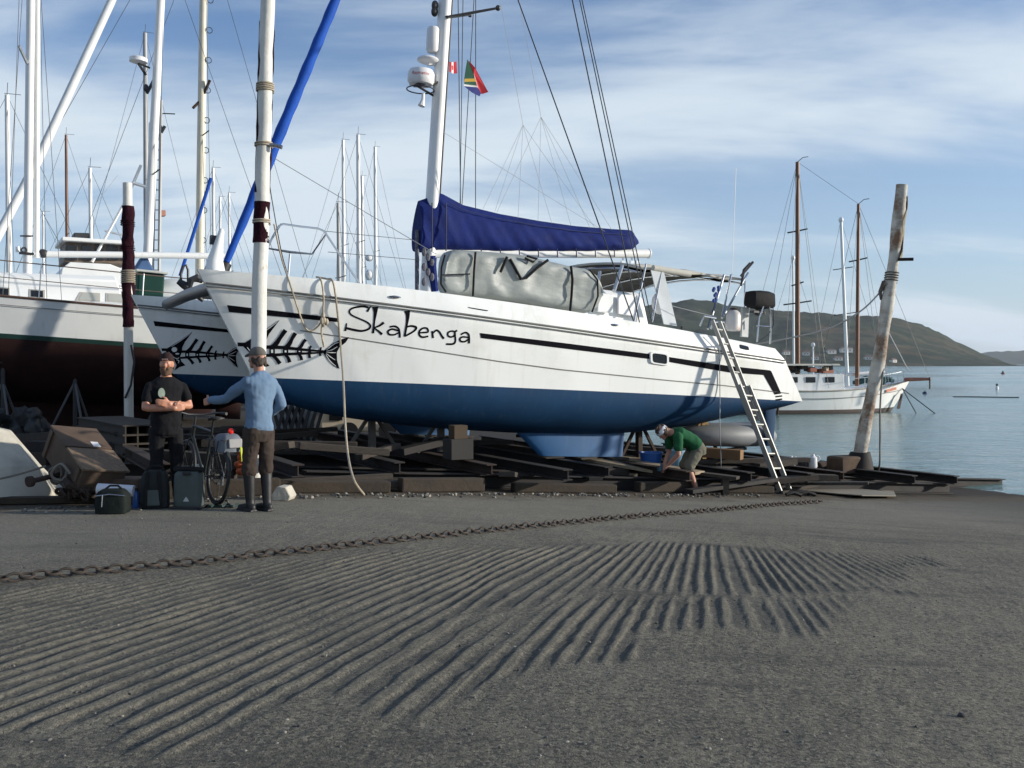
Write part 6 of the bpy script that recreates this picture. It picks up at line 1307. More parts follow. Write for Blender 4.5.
# ================================================================== PEOPLE, BICYCLE, BAGS
def remesh(m_, voxel, smooth_it=4, wrinkle=0, wsize=.12):
    me_ = bpy.data.meshes.new('tmp'); me_.from_pydata(m_.v, [], m_.f); bm = bmesh.new(); bm.from_mesh(me_); bmesh.ops.recalc_face_normals(bm, faces=bm.faces); bm.to_mesh(me_); bm.free()
    o = bpy.data.objects.new('tmp', me_); C.objects.link(o); r = o.modifiers.new('r', 'REMESH'); r.mode = 'VOXEL'; r.voxel_size = voxel
    s = o.modifiers.new('s', 'SMOOTH'); s.iterations = smooth_it; s.factor = .5
    if wrinkle:
        tx = bpy.data.textures.new('fold', 'CLOUDS'); tx.noise_scale = wsize; tx.noise_depth = 2
        d = o.modifiers.new('d', 'DISPLACE'); d.texture = tx; d.strength = wrinkle; d.mid_level = .5; d.texture_coords = 'LOCAL'
    dg = bpy.context.evaluated_depsgraph_get(); dg.update(); out_ = bpy.data.meshes.new_from_object(o.evaluated_get(dg)); bpy.data.objects.remove(o); return out_
def put(me_, name, mats, parent, pick=None):
    for mm_ in (mats if isinstance(mats, list) else [mats]): me_.materials.append(mm_)
    if pick:
        for p in me_.polygons: p.material_index = pick(p.center)
    me_.polygons.foreach_set('use_smooth', [True] * len(me_.polygons)); o = bpy.data.objects.new(name, me_); C.objects.link(o); o.parent = parent; ROOTM[o.name] = ROOTM[parent.name]; return o
V3 = Vector
def chain_(m_, pts, rs, n=14, flat=1.0):
    """limb: rounded tapered tube through joints"""
    P = [V3(p) for p in pts]; Q = []; Rr = []
    for i in range(len(P) - 1):
        for k in range(5): t_ = k / 5; Q.append(P[i].lerp(P[i + 1], t_)); Rr.append(rs[i] + (rs[i + 1] - rs[i]) * t_)
    Q.append(P[-1]); Rr.append(rs[-1])
    a = (Q[0] - Q[1]).normalized(); b_ = (Q[-1] - Q[-2]).normalized()
    Q = [Q[0] + a * Rr[0] * .85, Q[0] + a * Rr[0] * .5] + Q + [Q[-1] + b_ * Rr[-1] * .5, Q[-1] + b_ * Rr[-1] * .85]; Rr = [Rr[0] * .35, Rr[0] * .8] + Rr + [Rr[-1] * .8, Rr[-1] * .35]
    m_.tube(Q, Rr, n, flat=flat)
def torso_(m_, rings, side, n=20):
    """rings: (centre, half width, half depth); side = unit vector across the shoulders"""
    C_ = [V3(r[0]) for r in rings]; L_ = []; sd = V3(side).normalized()
    for i, r in enumerate(rings):
        t_ = (C_[min(i + 1, len(C_) - 1)] - C_[max(0, i - 1)]).normalized(); s_ = (sd - t_ * sd.dot(t_)).normalized(); f_ = t_.cross(s_)
        L_.append([C_[i] + s_ * (r[1] * math.copysign(abs(math.cos(g)) ** .85, math.cos(g))) + f_ * (r[2] * math.sin(g)) for g in np.linspace(0, 2 * math.pi, n + 1)[:-1]])
    m_.loft(L_)
def head_(m_, c_, fwd, up, s=1.0):
    """skull with brow, nose, cheeks, chin, ears; c_ = centre of the head"""
    f_ = V3(fwd).normalized(); u_ = V3(up); u_ = (u_ - f_ * u_.dot(f_)).normalized(); r_ = f_.cross(u_); Rm_ = Matrix((r_, f_, u_)).transposed(); c_ = V3(c_)
    def fn(v):
        x, y, z = v
        if z < 0: x *= 1 - .28 * (-z) ** 1.3; y = y * (1 - .10 * -z) + .06 * (-z) * (1 if y > 0 else 0)
        if y < 0: y *= 1.06
        return V3((x, y, z))
    m_.ell(c_, (.076 * s, .094 * s, .116 * s), 24, 18, Rm_, fn=fn)
    P = lambda x, y, z: c_ + Rm_ @ V3((x * s, y * s, z * s))
    m_.ell(P(0, .070, -.078), (.036 * s, .028 * s, .030 * s), 10, 8, Rm_)                      # chin
    m_.loft([[P(x * k, y, z) for x, y in ((-.007, .080), (.007, .080), (.004 + .010 * w_, .093 + .028 * w_), (-.004 - .010 * w_, .093 + .028 * w_))] for z, k, w_ in ((.014, 1, .05), (-.012, 1.1, .6), (-.030, 1.3, .95), (-.040, 1.2, .4))])   # nose
    m_.ell(P(0, .084, .026), (.052 * s, .016 * s, .010 * s), 12, 8, Rm_)                       # brow
    m_.ell(P(0, .090, -.060), (.024 * s, .010 * s, .006 * s), 10, 6, Rm_); m_.ell(P(0, .089, -.052), (.022 * s, .010 * s, .005 * s), 10, 6, Rm_)   # lips
    for q in (-1, 1): m_.ell(P(.076 * q, -.008, -.012), (.010 * s, .020 * s, .032 * s), 10, 8, Rm_); m_.ell(P(.040 * q, .072, -.022), (.022 * s, .018 * s, .018 * s), 10, 8, Rm_)
    return P, Rm_
def eyes_(P, Rm_, parent, s=1.0):
    for q in (-1, 1):
        m_ = MB(); m_.ell(P(.030 * q, .083, .008), (.012 * s, .008 * s, .008 * s), 10, 8, Rm_); m_.ell(P(.030 * q, .090, .008), (.005 * s, .003 * s, .005 * s), 8, 6, Rm_, 1); m_.build('eye', [M('eye_white', (.55, .52, .48), .3), M('iris', (.05, .03, .02), .3)], parent, smooth=60)
def hand_(m_, wrist, d, side, palm_n, curl=.35, s=1.0, spread=.12):
    """palm and five unequal bent fingers; d = along the hand, side = thumb side, palm_n = out of the palm"""
    d = V3(d).normalized(); sd = V3(side); sd = (sd - d * sd.dot(d)).normalized(); nn = d.cross(sd); 
    if nn.dot(V3(palm_n)) < 0: nn = -nn
    w = V3(wrist); 
    for k in range(4): x = (.5 - k / 3) * .058 * s; chain_(m_, [w + sd * x * .55, w + d * .045 * s + sd * x, w + d * .088 * s + sd * x], [.017 * s, .016 * s, .0125 * s], 8)
    for k, L_ in enumerate((.070, .080, .074, .058)):
        x = (.5 - k / 3) * .060 * s; b_ = w + d * .088 * s + sd * x; a = curl; q1 = b_ + (d * math.cos(a) + nn * math.sin(a) + sd * (.5 - k / 3) * spread) * L_ * .48 * s
        q2 = q1 + (d * math.cos(2 * a) + nn * math.sin(2 * a)) * L_ * .30 * s; q3 = q2 + (d * math.cos(2.7 * a) + nn * math.sin(2.7 * a)) * L_ * .24 * s; chain_(m_, [b_, q1, q2, q3], [.0105 * s, .0098 * s, .009 * s, .008 * s], 8)
    b_ = w + d * .022 * s + sd * .030 * s; q1 = b_ + (d * .6 + sd * .75 + nn * .25) * .036 * s; q2 = q1 + (d * .85 + sd * .3 + nn * .4) * .030 * s; q3 = q2 + (d * .9 + nn * .3) * .022 * s; chain_(m_, [b_, q1, q2, q3], [.016 * s, .0135 * s, .0115 * s, .0095 * s], 8)

# ------------------------------------------------ the man in the blue sweater, seen from behind
def man_blue():
    g = gp(259, 511); th = R(50); o = thing('person', 'man in light blue sweater, brown trousers and black rubber boots, seen from behind', 'person', (g.x, g.y, g.z), (0, 0, th))
    hips = V3((0, 0, .90)); neck = V3((0, -.005, 1.47)); hc_ = V3((0, .035, 1.635))
    LS, RS = V3((-.175, -.01, 1.385)), V3((.175, -.01, 1.385))
    LE, LW = V3((-.27, .25, 1.20)), V3((-.30, .52, 1.175)); RE, RW = V3((.27, -.07, 1.13)), V3((.22, .15, 1.0))
    LH, RH = V3((-.09, 0, .90)), V3((.09, 0, .90)); LK, RK = V3((-.10, .05, .48)), V3((.09, -.01, .48)); LA, RA = V3((-.085, .05, .09)), V3((.075, -.05, .09))
    tr_ = [(V3((0, 0, .80)), .135, .095), (V3((0, -.005, .92)), .138, .098), (V3((0, 0, 1.05)), .135, .09), (V3((0, .0, 1.20)), .165, .112), (V3((0, -.01, 1.34)), .165, .10), (V3((0, -.01, 1.42)), .12, .075), (V3((0, .0, 1.49)), .065, .062)]
    b_ = MB(); torso_(b_, tr_, (1, 0, 0)); chain_(b_, [neck - V3((0, 0, .03)), V3((0, .01, 1.55)), hc_], [.060, .056, .05])
    P, Rm_ = head_(b_, hc_, (-.35, 1, -.03), (0, 0, 1))
    for S_, E, W_, q in ((LS, LE, LW, -1), (RS, RE, RW, 1)): chain_(b_, [S_.lerp(E, .2), E, W_], [.036, .036, .029])
    hand_(b_, LW, (LW - LE).normalized() + V3((.1, .2, -.1)), (0, -.2, 1), (1, 0, 0), .25); hand_(b_, RW, V3((-.5, .6, -.5)), (-.6, -.2, .6), (-.5, -.5, 0), .5)
    for h, k, a in ((LH, LK, LA), (RH, RK, RA)): chain_(b_, [h, k, a], [.085, .055, .040]); chain_(b_, [a + V3((0, -.03, -.04)), a + V3((-.01, .14, -.055))], [.04, .032])
    put(remesh(b_, .0085, 3), 'body', SKIN, o); eyes_(P, Rm_, o)
    s_ = MB(); torso_(s_, [(V3((0, 0, .86)), .168, .128), (V3((0, -.002, .90)), .175, .135), (V3((0, 0, .98)), .164, .126), (V3((0, 0, 1.10)), .164, .122), (V3((0, -.01, 1.24)), .182, .128), (V3((0, -.015, 1.36)), .205, .128), (V3((0, -.01, 1.42)), .185, .105), (V3((0, -.01, 1.455)), .125, .085), (V3((0, .0, 1.49)), .075, .072)], (1, 0, 0))
    for S_, E, W_ in ((LS, LE, LW), (RS, RE, RW)): chain_(s_, [S_, S_.lerp(E, .5), E, E.lerp(W_, .5), W_.lerp(E, .02)], [.060, .064, .056, .050, .037])
    put(remesh(s_, .010, 5, .040, .16), 'sweater', M('light_blue_knit', (.135, .205, .30), .9, var=.07, scale=3, bump=.002, bscale=90, spec=.15), o)
    t_ = MB(); torso_(t_, [(V3((0, 0, .76)), .15, .11), (V3((0, -.012, .84)), .172, .128), (V3((0, -.005, .90)), .150, .108)], (1, 0, 0))
    for h, k in ((LH, LK), (RH, RK)): chain_(t_, [h + V3((0, 0, -.05)), h.lerp(k, .5), k + V3((0, 0, .03)), k + V3((0, .005, -.05))], [.102, .092, .083, .092])
    put(remesh(t_, .010, 4, .035, .10), 'trousers', M('brown_trousers', (.048, .036, .030), .9, var=.25, scale=8, spec=.15), o)
    for k, a, q in ((LK, LA, -1), (RK, RA, 1)):
        bt_ = MB(); chain_(bt_, [k + V3((0, 0, -.04)), k.lerp(a, .45), a + V3((0, 0, .03)), a + V3((0, -.01, -.03))], [.070, .064, .052, .050]); chain_(bt_, [a + V3((0, -.045, -.045)), a + V3((-.005, .08, -.048)), a + V3((-.01, .175, -.056))], [.042, .042, .032], flat=1.0)
        bt_.box(a + V3((-.005, .06, -.082)), (.092, .275, .022)); put(remesh(bt_, .009, 3), 'boot', RUBBER, o)
    c_ = MB(); c_.ell(P(0, -.004, .040), (.086, .106, .086), 20, 12, Rm_, fn=lambda v: V3((v.x, v.y, max(v.z, -.12)))); bk = [P(x, .085 + .075 * (1 - (x / .07) ** 2), .036 - .02 * (1 - (x / .07) ** 2)) for x in np.linspace(-.07, .07, 9)]; c_.prism(bk + [P(.065, .06, .045), P(-.065, .06, .045)], (0, 0, .012)); c_.build('cap', M('faded_grey_cap', (.115, .105, .09), .9, var=.2, scale=14), o, smooth=50)
    h_ = MB(); 
    for k in range(60): a = rng.uniform(math.pi * .95, math.pi * 2.05); h_.ell(P(.080 * math.cos(a), .088 * math.sin(a) * 1.05, rng.uniform(-.075, -.002)), (.020, .018, .026), 7, 5, Rm_)
    put(remesh(h_, .008, 2), 'hair', HAIR, o); o.scale = (.93, .95, 1)
man_blue()
# ------------------------------------------------ the bearded man in black, arms crossed
def man_black():
    Y = 11.15; x = (166 - 512) / FPX * Y; z = zg(x, Y); th = R(-148); o = thing('person', 'bearded man in black t-shirt and dark beanie with crossed arms behind the bags', 'person', (x, Y, z), (0, 0, th))
    top_ = CH + (HZ - 352) / FPX * Y - z; k_ = top_ / 1.76
    b_ = MB(); sc = lambda *p: V3(p)
    neck = V3((0, .0, 1.46)); hc_ = V3((0, .04, 1.625)); LS, RS = V3((-.19, 0, 1.375)), V3((.19, 0, 1.375))
    LE, LW = V3((-.27, .07, 1.13)), V3((.02, .235, 1.17)); RE, RW = V3((.27, .07, 1.12)), V3((-.04, .27, 1.115))
    LH, RH = V3((-.10, 0, .90)), V3((.10, 0, .90)); LK, RK = V3((-.13, .02, .49)), V3((.12, .02, .49)); LA, RA = V3((-.15, -.01, .08)), V3((.13, -.01, .08))
    torso_(b_, [(V3((0, 0, .80)), .16, .115), (V3((0, 0, .95)), .17, .125), (V3((0, .01, 1.10)), .165, .125), (V3((0, .0, 1.24)), .175, .125), (V3((0, 0, 1.36)), .19, .115), (V3((0, 0, 1.43)), .15, .085), (V3((0, .0, 1.48)), .07, .065)], (1, 0, 0)); chain_(b_, [neck - V3((0, 0, .02)), V3((0, .015, 1.54)), hc_], [.066, .06, .05])
    P, Rm_ = head_(b_, hc_, (.46, 1, .0), (0, 0, 1), 1.03)
    for S_, E, W_ in ((LS, LE, LW), (RS, RE, RW)): chain_(b_, [S_.lerp(E, .12), S_.lerp(E, .5), E, E.lerp(W_, .4), W_], [.042, .050, .044, .043, .031])
    hand_(b_, LW, (.9, .15, .1), (0, .1, 1), (0, -1, 0), .3); hand_(b_, RW, (-.95, -.05, .12), (0, .1, 1), (0, -1, 0), .4)
    for h, k, a in ((LH, LK, LA), (RH, RK, RA)): chain_(b_, [h, k, a], [.09, .058, .042]); chain_(b_, [a + V3((0, -.03, -.035)), a + V3((0, .15, -.05))], [.04, .03])
    put(remesh(b_, .0085, 3), 'body', M('tanned_skin', (.46, .21, .13), .5, var=.1, scale=12), o); eyes_(P, Rm_, o, 1.03)
    TS = M('black_tshirt', (.010, .010, .012), .9, var=.3, scale=8, spec=.15)
    s_ = MB(); torso_(s_, [(V3((0, 0, .80)), .185, .138), (V3((0, 0, .86)), .19, .142), (V3((0, .005, 1.0)), .186, .145), (V3((0, .01, 1.12)), .184, .142), (V3((0, 0, 1.26)), .196, .140), (V3((0, 0, 1.35)), .218, .132), (V3((0, 0, 1.41)), .198, .108), (V3((0, 0, 1.45)), .13, .088), (V3((0, 0, 1.475)), .085, .078)], (1, 0, 0))
    for S_, E in ((LS, LE), (RS, RE)): chain_(s_, [S_ + V3((0, 0, -.015)), S_.lerp(E, .62)], [.066, .072])
    ts_ = put(remesh(s_, .010, 4, .025, .12), 'tshirt', TS, o)
    pr = MB(); pp = []
    for a in np.linspace(0, 2 * math.pi, 22)[:-1]: pp.append(V3((.085 + .040 * math.cos(a), .1345 - .010 * math.cos(a), 1.285 + .062 * math.sin(a) * (1 if math.sin(a) > 0 else .8))))
    pr.prism(pp, (.004, .022, 0)); pr.build('shirt_print', M('pale_green_print', (.36, .42, .33), .8, var=.2, scale=20), ts_, smooth=0)
    t_ = MB(); torso_(t_, [(V3((0, 0, .76)), .16, .12), (V3((0, -.01, .84)), .178, .132), (V3((0, 0, .92)), .168, .125)], (1, 0, 0))
    for h, k, a in ((LH, LK, LA), (RH, RK, RA)): chain_(t_, [h + V3((0, 0, -.05)), h.lerp(k, .5), k, k.lerp(a, .5), a + V3((0, 0, .01))], [.105, .092, .080, .075, .070])
    put(remesh(t_, .010, 4, .03, .1), 'trousers', M('black_trousers', (.012, .012, .014), .9, var=.3, spec=.15), o)
    for a in (LA, RA): bt_ = MB(); chain_(bt_, [a + V3((0, -.04, -.03)), a + V3((0, .08, -.035)), a + V3((0, .165, -.045))], [.045, .044, .033]); bt_.box(a + V3((0, .06, -.07)), (.09, .27, .02)); put(remesh(bt_, .01, 2), 'shoe', DARKM, o)
    c_ = MB(); c_.ell(P(0, -.006, .042), (.085, .104, .092), 20, 12, Rm_, fn=lambda v: V3((v.x * (1.04 if v.z < .1 else 1), v.y * (1.04 if v.z < .1 else 1), max(v.z, -.15)))); cp_ = c_.build('beanie', M('dark_beanie', (.035, .022, .022), .95, var=.4, scale=10, spec=.1), o, smooth=50)
    m_ = MB(); m_.box(P(0, .108, .048), (.07, .008, .018), Rm_); m_.build('band_patch', M('patch_print', (.30, .18, .15), .8, var=.6, scale=60), cp_, smooth=0)
    h_ = MB()
    for k in range(60): a = rng.uniform(-.2, math.pi + .2); zz = rng.uniform(-.125, -.048); h_.ell(P(.062 * math.cos(a) * (1 - .3 * max(0, -.07 - zz) / .05), .030 + .062 * max(0, math.sin(a)), zz), (.018, .016, .020), 7, 5, Rm_)
    put(remesh(h_, .008, 2), 'beard', BEARD, o)
    for q in (-1, 1):
        m_ = MB()
        for k in range(8): m_.ell(P(.074 * q, -.02 - .02 * (k % 3), -.05 + .012 * k), (.012, .02, .02), 7, 5, Rm_)
        put(remesh(m_, .008, 2), 'hair', HAIR, o)
    o.scale = (k_ * .93, k_ * .95, k_)
man_black()
# ------------------------------------------------ the man bending over the planks
def man_green():
    g = gp(690, 492.5); th = R(104); o = thing('person', 'man in green t-shirt and shorts with white headband bending over planks under the hull', 'person', (g.x, g.y, g.z), (0, 0, th))
    hips = V3((0, -.10, .70)); ch = V3((0, .20, .93)); neck = V3((0, .33, .975)); hc_ = V3((0, .47, .985))
    up = V3((0, -.55, .8)); LS, RS = V3((-.18, .28, .92)), V3((.18, .28, .92)); LE, LW = V3((-.23, .30, .64)), V3((-.09, .42, .46)); RE, RW = V3((.24, .26, .64)), V3((.10, .40, .45))
    LH, RH = V3((-.09, -.09, .70)), V3((.09, -.09, .70)); LK, RK = V3((-.11, .08, .40)), V3((.11, .06, .40)); LA, RA = V3((-.12, -.05, .08)), V3((.12, -.10, .08))
    b_ = MB(); torso_(b_, [(V3((0, -.14, .62)), .13, .10), (V3((0, -.11, .72)), .16, .12), (V3((0, -.02, .82)), .15, .11), (V3((0, .10, .89)), .16, .115), (V3((0, .22, .935)), .18, .115), (V3((0, .29, .955)), .14, .085), (V3((0, .35, .975)), .065, .06)], (1, 0, 0)); chain_(b_, [V3((0, .30, .955)), V3((0, .38, .985)), hc_], [.062, .058, .05])
    P, Rm_ = head_(b_, hc_, (-.12, .62, -.78), (0, .75, .6))
    for S_, E, W_ in ((LS, LE, LW), (RS, RE, RW)): chain_(b_, [S_, S_.lerp(E, .5), E, E.lerp(W_, .4), W_], [.054, .047, .041, .040, .029])
    hand_(b_, LW, (.25, .6, -.6), (1, 0, .2), (0, -.5, -.8), .5); hand_(b_, RW, (-.25, .6, -.6), (-1, 0, .2), (0, -.5, -.8), .5)
    for h, k, a in ((LH, LK, LA), (RH, RK, RA)): chain_(b_, [h, h.lerp(k, .5), k, k.lerp(a, .35), a], [.085, .075, .056, .056, .036]); chain_(b_, [a + V3((0, -.04, -.035)), a + V3((0, .07, -.045)), a + V3((0, .16, -.058))], [.038, .036, .022])
    put(remesh(b_, .0085, 3), 'body', SKIN, o); eyes_(P, Rm_, o)
    s_ = MB(); torso_(s_, [(V3((0, -.09, .74)), .178, .135), (V3((0, -.02, .815)), .172, .128), (V3((0, .10, .885)), .178, .13), (V3((0, .22, .935)), .198, .132), (V3((0, .29, .955)), .155, .098), (V3((0, .335, .97)), .08, .074)], (1, 0, 0))
    for S_, E in ((LS, LE), (RS, RE)): chain_(s_, [S_, S_.lerp(E, .65)], [.076, .074])
    put(remesh(s_, .010, 4, .022, .11), 'tshirt', M('green_tshirt', (.015, .088, .036), .85, var=.15, scale=6, spec=.15), o)
    t_ = MB(); torso_(t_, [(V3((0, -.15, .60)), .15, .11), (V3((0, -.135, .68)), .175, .13), (V3((0, -.085, .76)), .166, .122)], (1, 0, 0))
    for h, k in ((LH, LK), (RH, RK)): chain_(t_, [h + V3((0, 0, -.03)), h.lerp(k, .5), h.lerp(k, .92)], [.102, .098, .094])
    put(remesh(t_, .010, 4, .028, .1), 'shorts', M('khaki_shorts', (.15, .145, .11), .9, var=.2, spec=.15), o)
    for a in (LA, RA):
        m_ = MB(); m_.loft([[a + V3((.048 * math.cos(q) * (1 + .15 * math.sin(q)), .055 + .135 * math.sin(q), z)) for q in np.linspace(0, 2 * math.pi, 17)[:-1]] for z in (-.080, -.062)]); m_.tube([a + V3((-.045, .05, -.05)), a + V3((-.01, .12, -.02)), a + V3((.045, .05, -.05))], .010, 6); m_.build('flip_flop', DARKM, o, smooth=40)
    m_ = MB(); m_.loft([[P(r_ * math.cos(q), r_ * 1.22 * math.sin(q), z) for q in np.linspace(0, 2 * math.pi, 25)[:-1]] for z, r_ in ((.005, .083), (.020, .087), (.055, .085), (.070, .074))], caps=True); m_.build('headband', M('white_cloth', (.62, .62, .64), .8, var=.1), o, smooth=40)
    h_ = MB()
    for k in range(90): 
        a = rng.uniform(0, 2 * math.pi); zz = rng.uniform(-.05, .11); r_ = math.sqrt(max(0, 1 - (zz / .122) ** 2))
        if math.sin(a) > .35 and zz < .05: continue
        h_.ell(P(.078 * r_ * math.cos(a), .096 * r_ * math.sin(a), zz), (.020, .020, .020), 7, 5, Rm_)
    put(remesh(h_, .008, 2), 'hair', HAIR, o)
    # sanding block in hand
    w = ROOTM[o.name] @ V3((0, .49, .385)); m_ = MB(); m_.box((0, 0, 0), (.13, .08, .06)); m_.tube([(0, 0, .03), (0, 0, .10)], .022, 8); q = m_.build('sander', M('sander_body', (.04, .09, .12), .5), None, smooth=0, bevel=.01); q.location = w; q.rotation_euler = (0, 0, .3); ROOTM[q.name] = Matrix.Translation(w); tag(q, 'small dark sanding tool under the hands of the bending man', 'tool')
man_green()

# ------------------------------------------------ bicycle
def bicycle():
    g = gp(216, 505.5); d_ = V3((-.60, .80, 0)).normalized(); th = math.atan2(d_.y, d_.x); o = thing('bicycle', 'dark touring bicycle standing between the two men, seen from behind', 'bicycle', (g.x, g.y, g.z), (R(4), 0, th))
    FRM = M('dark_bike_frame', (.020, .024, .024), .4, metal=.2)
    def wheel(x, rr=.335):
        t_ = MB(); t_.torus((x, 0, rr), rr - .02, .02, (0, 1, 0), 40, 8); w_ = t_.build('wheel', RUBBER, o, smooth=60); r_ = MB(); r_.torus((x, 0, rr), rr - .048, .011, (0, 1, 0), 40, 6); r_.build('rim', DARKM, w_, smooth=60)
        s_ = MB(); s_.tube([(x, -.045, rr), (x, .045, rr)], .02, 10)
        for k in range(18): a = 2 * math.pi * k / 18; s_.tube([(x, .03 * (-1) ** k, rr), (x + (rr - .05) * math.cos(a), 0, rr + (rr - .05) * math.sin(a))], .002, 3)
        s_.build('spokes', DARKM, w_, smooth=0)
    wheel(0); wheel(1.06)
    bb_, st, hd, hd2 = (.44, 0, .28), (.28, 0, .80), (.86, 0, .84), (.89, 0, .72)
    m_ = MB(); m_.tube([bb_, st], .017, 8); m_.tube([st, hd], .016, 8); m_.tube([bb_, hd2], .019, 8); m_.tube([hd, hd2], .021, 8)
    for q in (-1, 1): m_.tube([(.40, .04 * q, .28), (0, .065 * q, .335)], .010, 6); m_.tube([(.29, .02 * q, .76), (0, .065 * q, .335)], .009, 6); m_.tube([(.895, .03 * q, .69), (.96, .06 * q, .55), (1.06, .06 * q, .335)], .012, 6)
    m_.build('frame', FRM, o, smooth=60)
    m_ = MB(); m_.tube([hd, (.84, 0, .95)], .014, 8); m_.tube([(.76, -.30, 1.0), (.82, -.22, 1.0), (.87, -.08, .97), (.87, .08, .97), (.82, .22, 1.0), (.76, .30, 1.0)], .013, 8); m_.build('handlebar', DARKM, o, smooth=60)
    for q in (-1, 1): m_ = MB(); m_.tube([(.68, .31 * q, 1.0), (.79, .28 * q, 1.0)], .018, 8); m_.build('grip', RUBBER, o)
    m_ = MB(); m_.tube([st, (.25, 0, .93)], .013, 8); m_.loft([[(x, w_ * math.cos(a), .945 + z + .02 * math.sin(a)) for a in np.linspace(0, 2 * math.pi, 13)[:-1]] for x, w_, z in ((.10, .03, .01), (.13, .085, .015), (.22, .075, .01), (.36, .02, .0), (.40, .012, -.01))]); m_.build('saddle', RUBBER, o, smooth=50)
    m_ = MB()
    for q in (-1, 1): m_.tube([(0, .07 * q, .335), (-.02, .08 * q, .72)], .006, 5); m_.tube([(.28, .05 * q, .72), (-.22, .05 * q, .73)], .006, 5); m_.tube([(0, .07 * q, .335), (-.15, .08 * q, .72)], .006, 5)
    m_.tube([(-.22, -.05, .73), (-.22, .05, .73)], .006, 5); m_.build('rear_rack', DARKM, o)
    m_ = MB(); m_.torus((.44, -.06, .28), .09, .006, (0, 1, 0), 24, 5); m_.build('chainring', STEEL, o)
    for q in (-1, 1): m_ = MB(); m_.beam((.44, .075 * q, .28), (.44 + .16 * q, .085 * q, .22), .02, .012); m_.box((.44 + .165 * q, .13 * q, .22), (.09, .09, .02)); m_.build('pedal', DARKM, o)
    m_ = MB()
    for k in range(10): m_.torus((0, -.045 - k * .002, .335), .05 - k * .003, .003, (0, 1, 0), 16, 4)
    m_.tube([(0.02, -.06, .30), (.02, -.06, .22)], .02, 6); m_.build('rear_derailleur', STEEL, o)
    m_ = MB(); m_.ell((-.24, -.02, .835), (.02, .034, .034), 12, 8); m_.build('tail_light', M('tail_light_red', (.75, .03, .02), .25, var=.05), o)
    m_ = MB(); n_ = [(-.345 * math.cos(a) , 0, .335 + .36 * math.sin(a)) for a in np.linspace(.2, 1.5, 12)]; m_.tube(n_, .022, 6, flat=.5); m_.build('mudguard', DARKM, o)
    return o
bk = bicycle(); BM_ = ROOTM[bk.name]
w = BM_ @ V3((-.08, -.06, .60)); o = thing('rack_bag', 'pale grey bag strapped on the bicycle rack with a yellow reflective strip', 'bag', tuple(w), (0, 0, math.atan2(.80, -.60)))
def sack(m_, size, top=.9, lump=.05, seed=0, n=20):
    q = random.Random(seed); rings = []; x, y, z = size
    for f, k in ((0, .86), (.03, .98), (.25, 1.02), (.5, 1.0), (.75, .97), (.93, top), (1.0, top * .8)):
        rings.append([(x / 2 * k * math.copysign(abs(math.cos(a)) ** .45, math.cos(a)) * (1 + q.uniform(-lump, lump)), y / 2 * k * math.copysign(abs(math.sin(a)) ** .45, math.sin(a)) * (1 + q.uniform(-lump, lump)), z * f) for a in np.linspace(0, 2 * math.pi, n + 1)[:-1]])
    m_.loft(rings); return m_
m_ = sack(MB(), (.30, .22, .20), .8, .09, 3); m_.build('body', M('pale_grey_bag', (.13, .15, .18), .6, var=.2), o, smooth=50)
m_ = MB(); m_.box((-.155, -.03, .10), (.02, .15, .10), Matrix.Rotation(.2, 3, 'Y')); m_.build('flap', M('white_flap', (.34, .34, .34), .5), o, smooth=0, bevel=.008)
m_ = MB(); m_.box((-.175, -.10, -.02), (.012, .035, .16), Matrix.Rotation(-.1, 3, 'X')); m_.build('reflective_strip', YEL, o, smooth=0)
# ------------------------------------------------ bags on the slip
def bag(name, label, px, py, size, rz, mat, seed, top=.9, strap_=True, group=None):
    g = gp(px, py); o = thing(name, label, 'bag', tuple(g), (0, 0, rz), group); m_ = sack(MB(), size, top, .035, seed, 24); bo_ = m_.build('body', mat, o, smooth=50)
    return o
LOGO = M('pale_reflector', (.42, .44, .43), .4)
o = bag('pannier', 'charcoal pannier bag with padded back standing left of the lighter grey pannier', 155, 507.5, (.30, .24, .40), .25, BAGDK, 11, .82, group='pannier bags on the slip')
for x in (-.09, .07): m_ = MB(); m_.tube([(x, -.13, .03), (x * .9, -.14, .2), (x * .7, -.11, .40)], .016, 6); m_.build('strap', DARKCAN, o)
m_ = MB(); m_.tube([(-.1, -.02, .39), (-.04, -.03, .45), (.06, -.03, .45), (.1, -.02, .39)], .015, 6); m_.build('handle', DARKCAN, o)
m_ = MB(); m_.box((.0, -.128, .12), (.14, .03, .17)); m_.build('front_pocket', BAGGR, o, smooth=0, bevel=.012)
o = bag('pannier', 'light grey roll top pannier bag with small pale reflector, nearest the bicycle wheel', 189, 508, (.30, .20, .40), -.1, BAGGR, 23, .95, group='pannier bags on the slip')
m_ = MB(); m_.tube([(-.16, -.01, .415), (0, -.015, .425), (.16, -.01, .415)], .03, 8); m_.build('rolled_top', DARKCAN, o, smooth=50)
m_ = MB(); m_.prism([(-.02 + .0, -.104, .085), (.045, -.104, .085), (.035, -.104, .11), (.012, -.104, .135), (-.008, -.104, .105)], (0, -.004, 0)); m_.build('reflector', LOGO, o, smooth=0)
m_ = MB(); m_.box((.02, -.11, .385), (.09, .02, .035)); m_.build('buckle', RUBBER, o, smooth=0, bevel=.008); m_ = MB(); m_.box((0, 0, .012), (.33, .22, .03)); m_.build('base', RUBBER, o, smooth=0, bevel=.01)
o = bag('pannier', 'small blue grey pouch standing on the ground behind the lighter grey pannier', 197, 488, (.16, .12, .30), .1, M('blue_grey_pouch', (.10, .13, .15), .6, var=.2), 31, .9, group='pannier bags on the slip')
m_ = MB(); m_.box((0, -.066, .22), (.12, .012, .05)); m_.build('flap', BAGDK, o, smooth=0, bevel=.006)
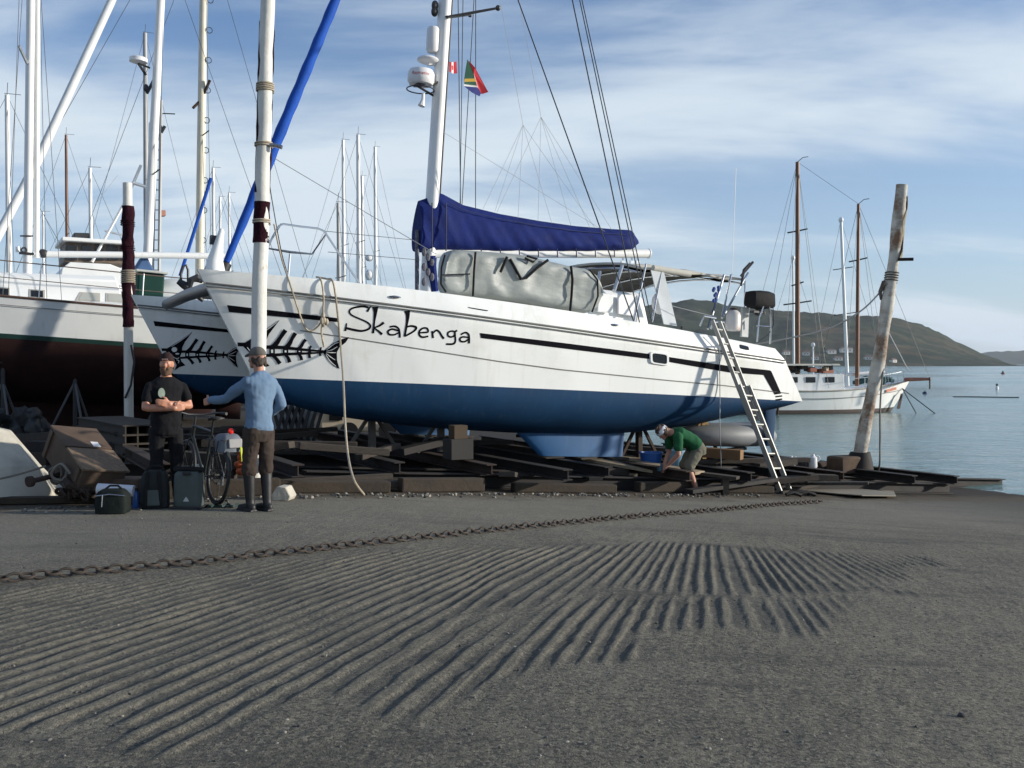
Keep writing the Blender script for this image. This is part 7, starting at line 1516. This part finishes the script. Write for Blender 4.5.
o = bag('handlebar_bag', 'small black zipped bag on the slip in front of the white roll', 113, 513, (.33, .22, .25), .08, M('black_bag_fabric', (.009, .013, .012), .8, spec=.2, var=.25, bump=.008, bscale=16), 41, .8)
m_ = MB(); m_.tube([(-.15, -.10, .19), (0, -.118, .21), (.15, -.10, .19)], .006, 5); m_.tube([(-.07, -.115, .2), (-.075, -.125, .08)], .005, 5); m_.build('zip', STEEL, o); m_ = MB(); m_.tube([(-.09, 0, .24), (-.03, 0, .285), (.05, 0, .285), (.1, 0, .24)], .012, 6); m_.build('handle', DARKCAN, o)
a = at(98, 489, 10.75); b_ = at(134, 491, 10.75); m_ = MB(); m_.tube([a, b_], .062, 16); m_.torus(a, .035, .006, tuple(b_ - a), 16, 5); solo(m_, 'white_roll', M('white_foam_mat', (.60, .61, .66), .6, var=.05), 'white rolled mat lying behind the small black zipped bag', 'roll', tuple(a), smooth=50)
m_ = MB(); m_.box((0, 0, 0), (.34, .30, .28)); m_.v = [tuple(V3(p) + gp(113, 507) + V3((.03, .36, .14))) for p in m_.v]; solo(m_, 'carton', CRATEW, 'low brown carton under the white rolled mat', 'box', tuple(gp(113, 507) + V3((.03, .36, 0))), smooth=0, bevel=.01)
g = gp(136, 508); o = thing('water_bottle', 'blue water bottle standing between the black bag and the charcoal pannier', 'bottle', tuple(g)); m_ = MB(); m_.loft([[(r_ * math.cos(q), r_ * math.sin(q), z) for q in np.linspace(0, 2 * math.pi, 15)[:-1]] for r_, z in ((.034, 0), (.037, .01), (.037, .14), (.030, .165), (.018, .185))]); m_.build('bottle_body', M('blue_bottle', (.03, .10, .32), .25), o, smooth=40); m_ = MB(); m_.tube([(0, 0, .185), (0, 0, .22)], .02, 10); m_.build('cap', RUBBER, o)
pts = [gp(208 + 3 * k, 507 + 1.5 * math.sin(k * 1.7), .02) for k in range(11)]; rope('cable_lock', 'dark green cable lock lying on the slip by the bicycle wheel', [tuple(p) for p in pts], .014, M('green_cable', (.015, .04, .035), .5), 'cable', 4)
# ================================================================== AIR
hzm = bpy.data.materials.new('haze_air'); hzm.use_nodes = True; t = hzm.node_tree; t.nodes.clear()
pv = nd(t, 'ShaderNodeVolumePrincipled'); pv.inputs['Color'].default_value = (.80, .88, 1.0, 1); pv.inputs['Density'].default_value = .00007; pv.inputs['Anisotropy'].default_value = .2
oo = nd(t, 'ShaderNodeOutputMaterial'); t.links.new(pv.outputs[0], oo.inputs['Volume'])
m_ = MB(); m_.box((0, 3000, 119), (13000, 12400, 260)); hb_ = m_.build('haze', hzm, smooth=0); hb_['kind'] = 'stuff'
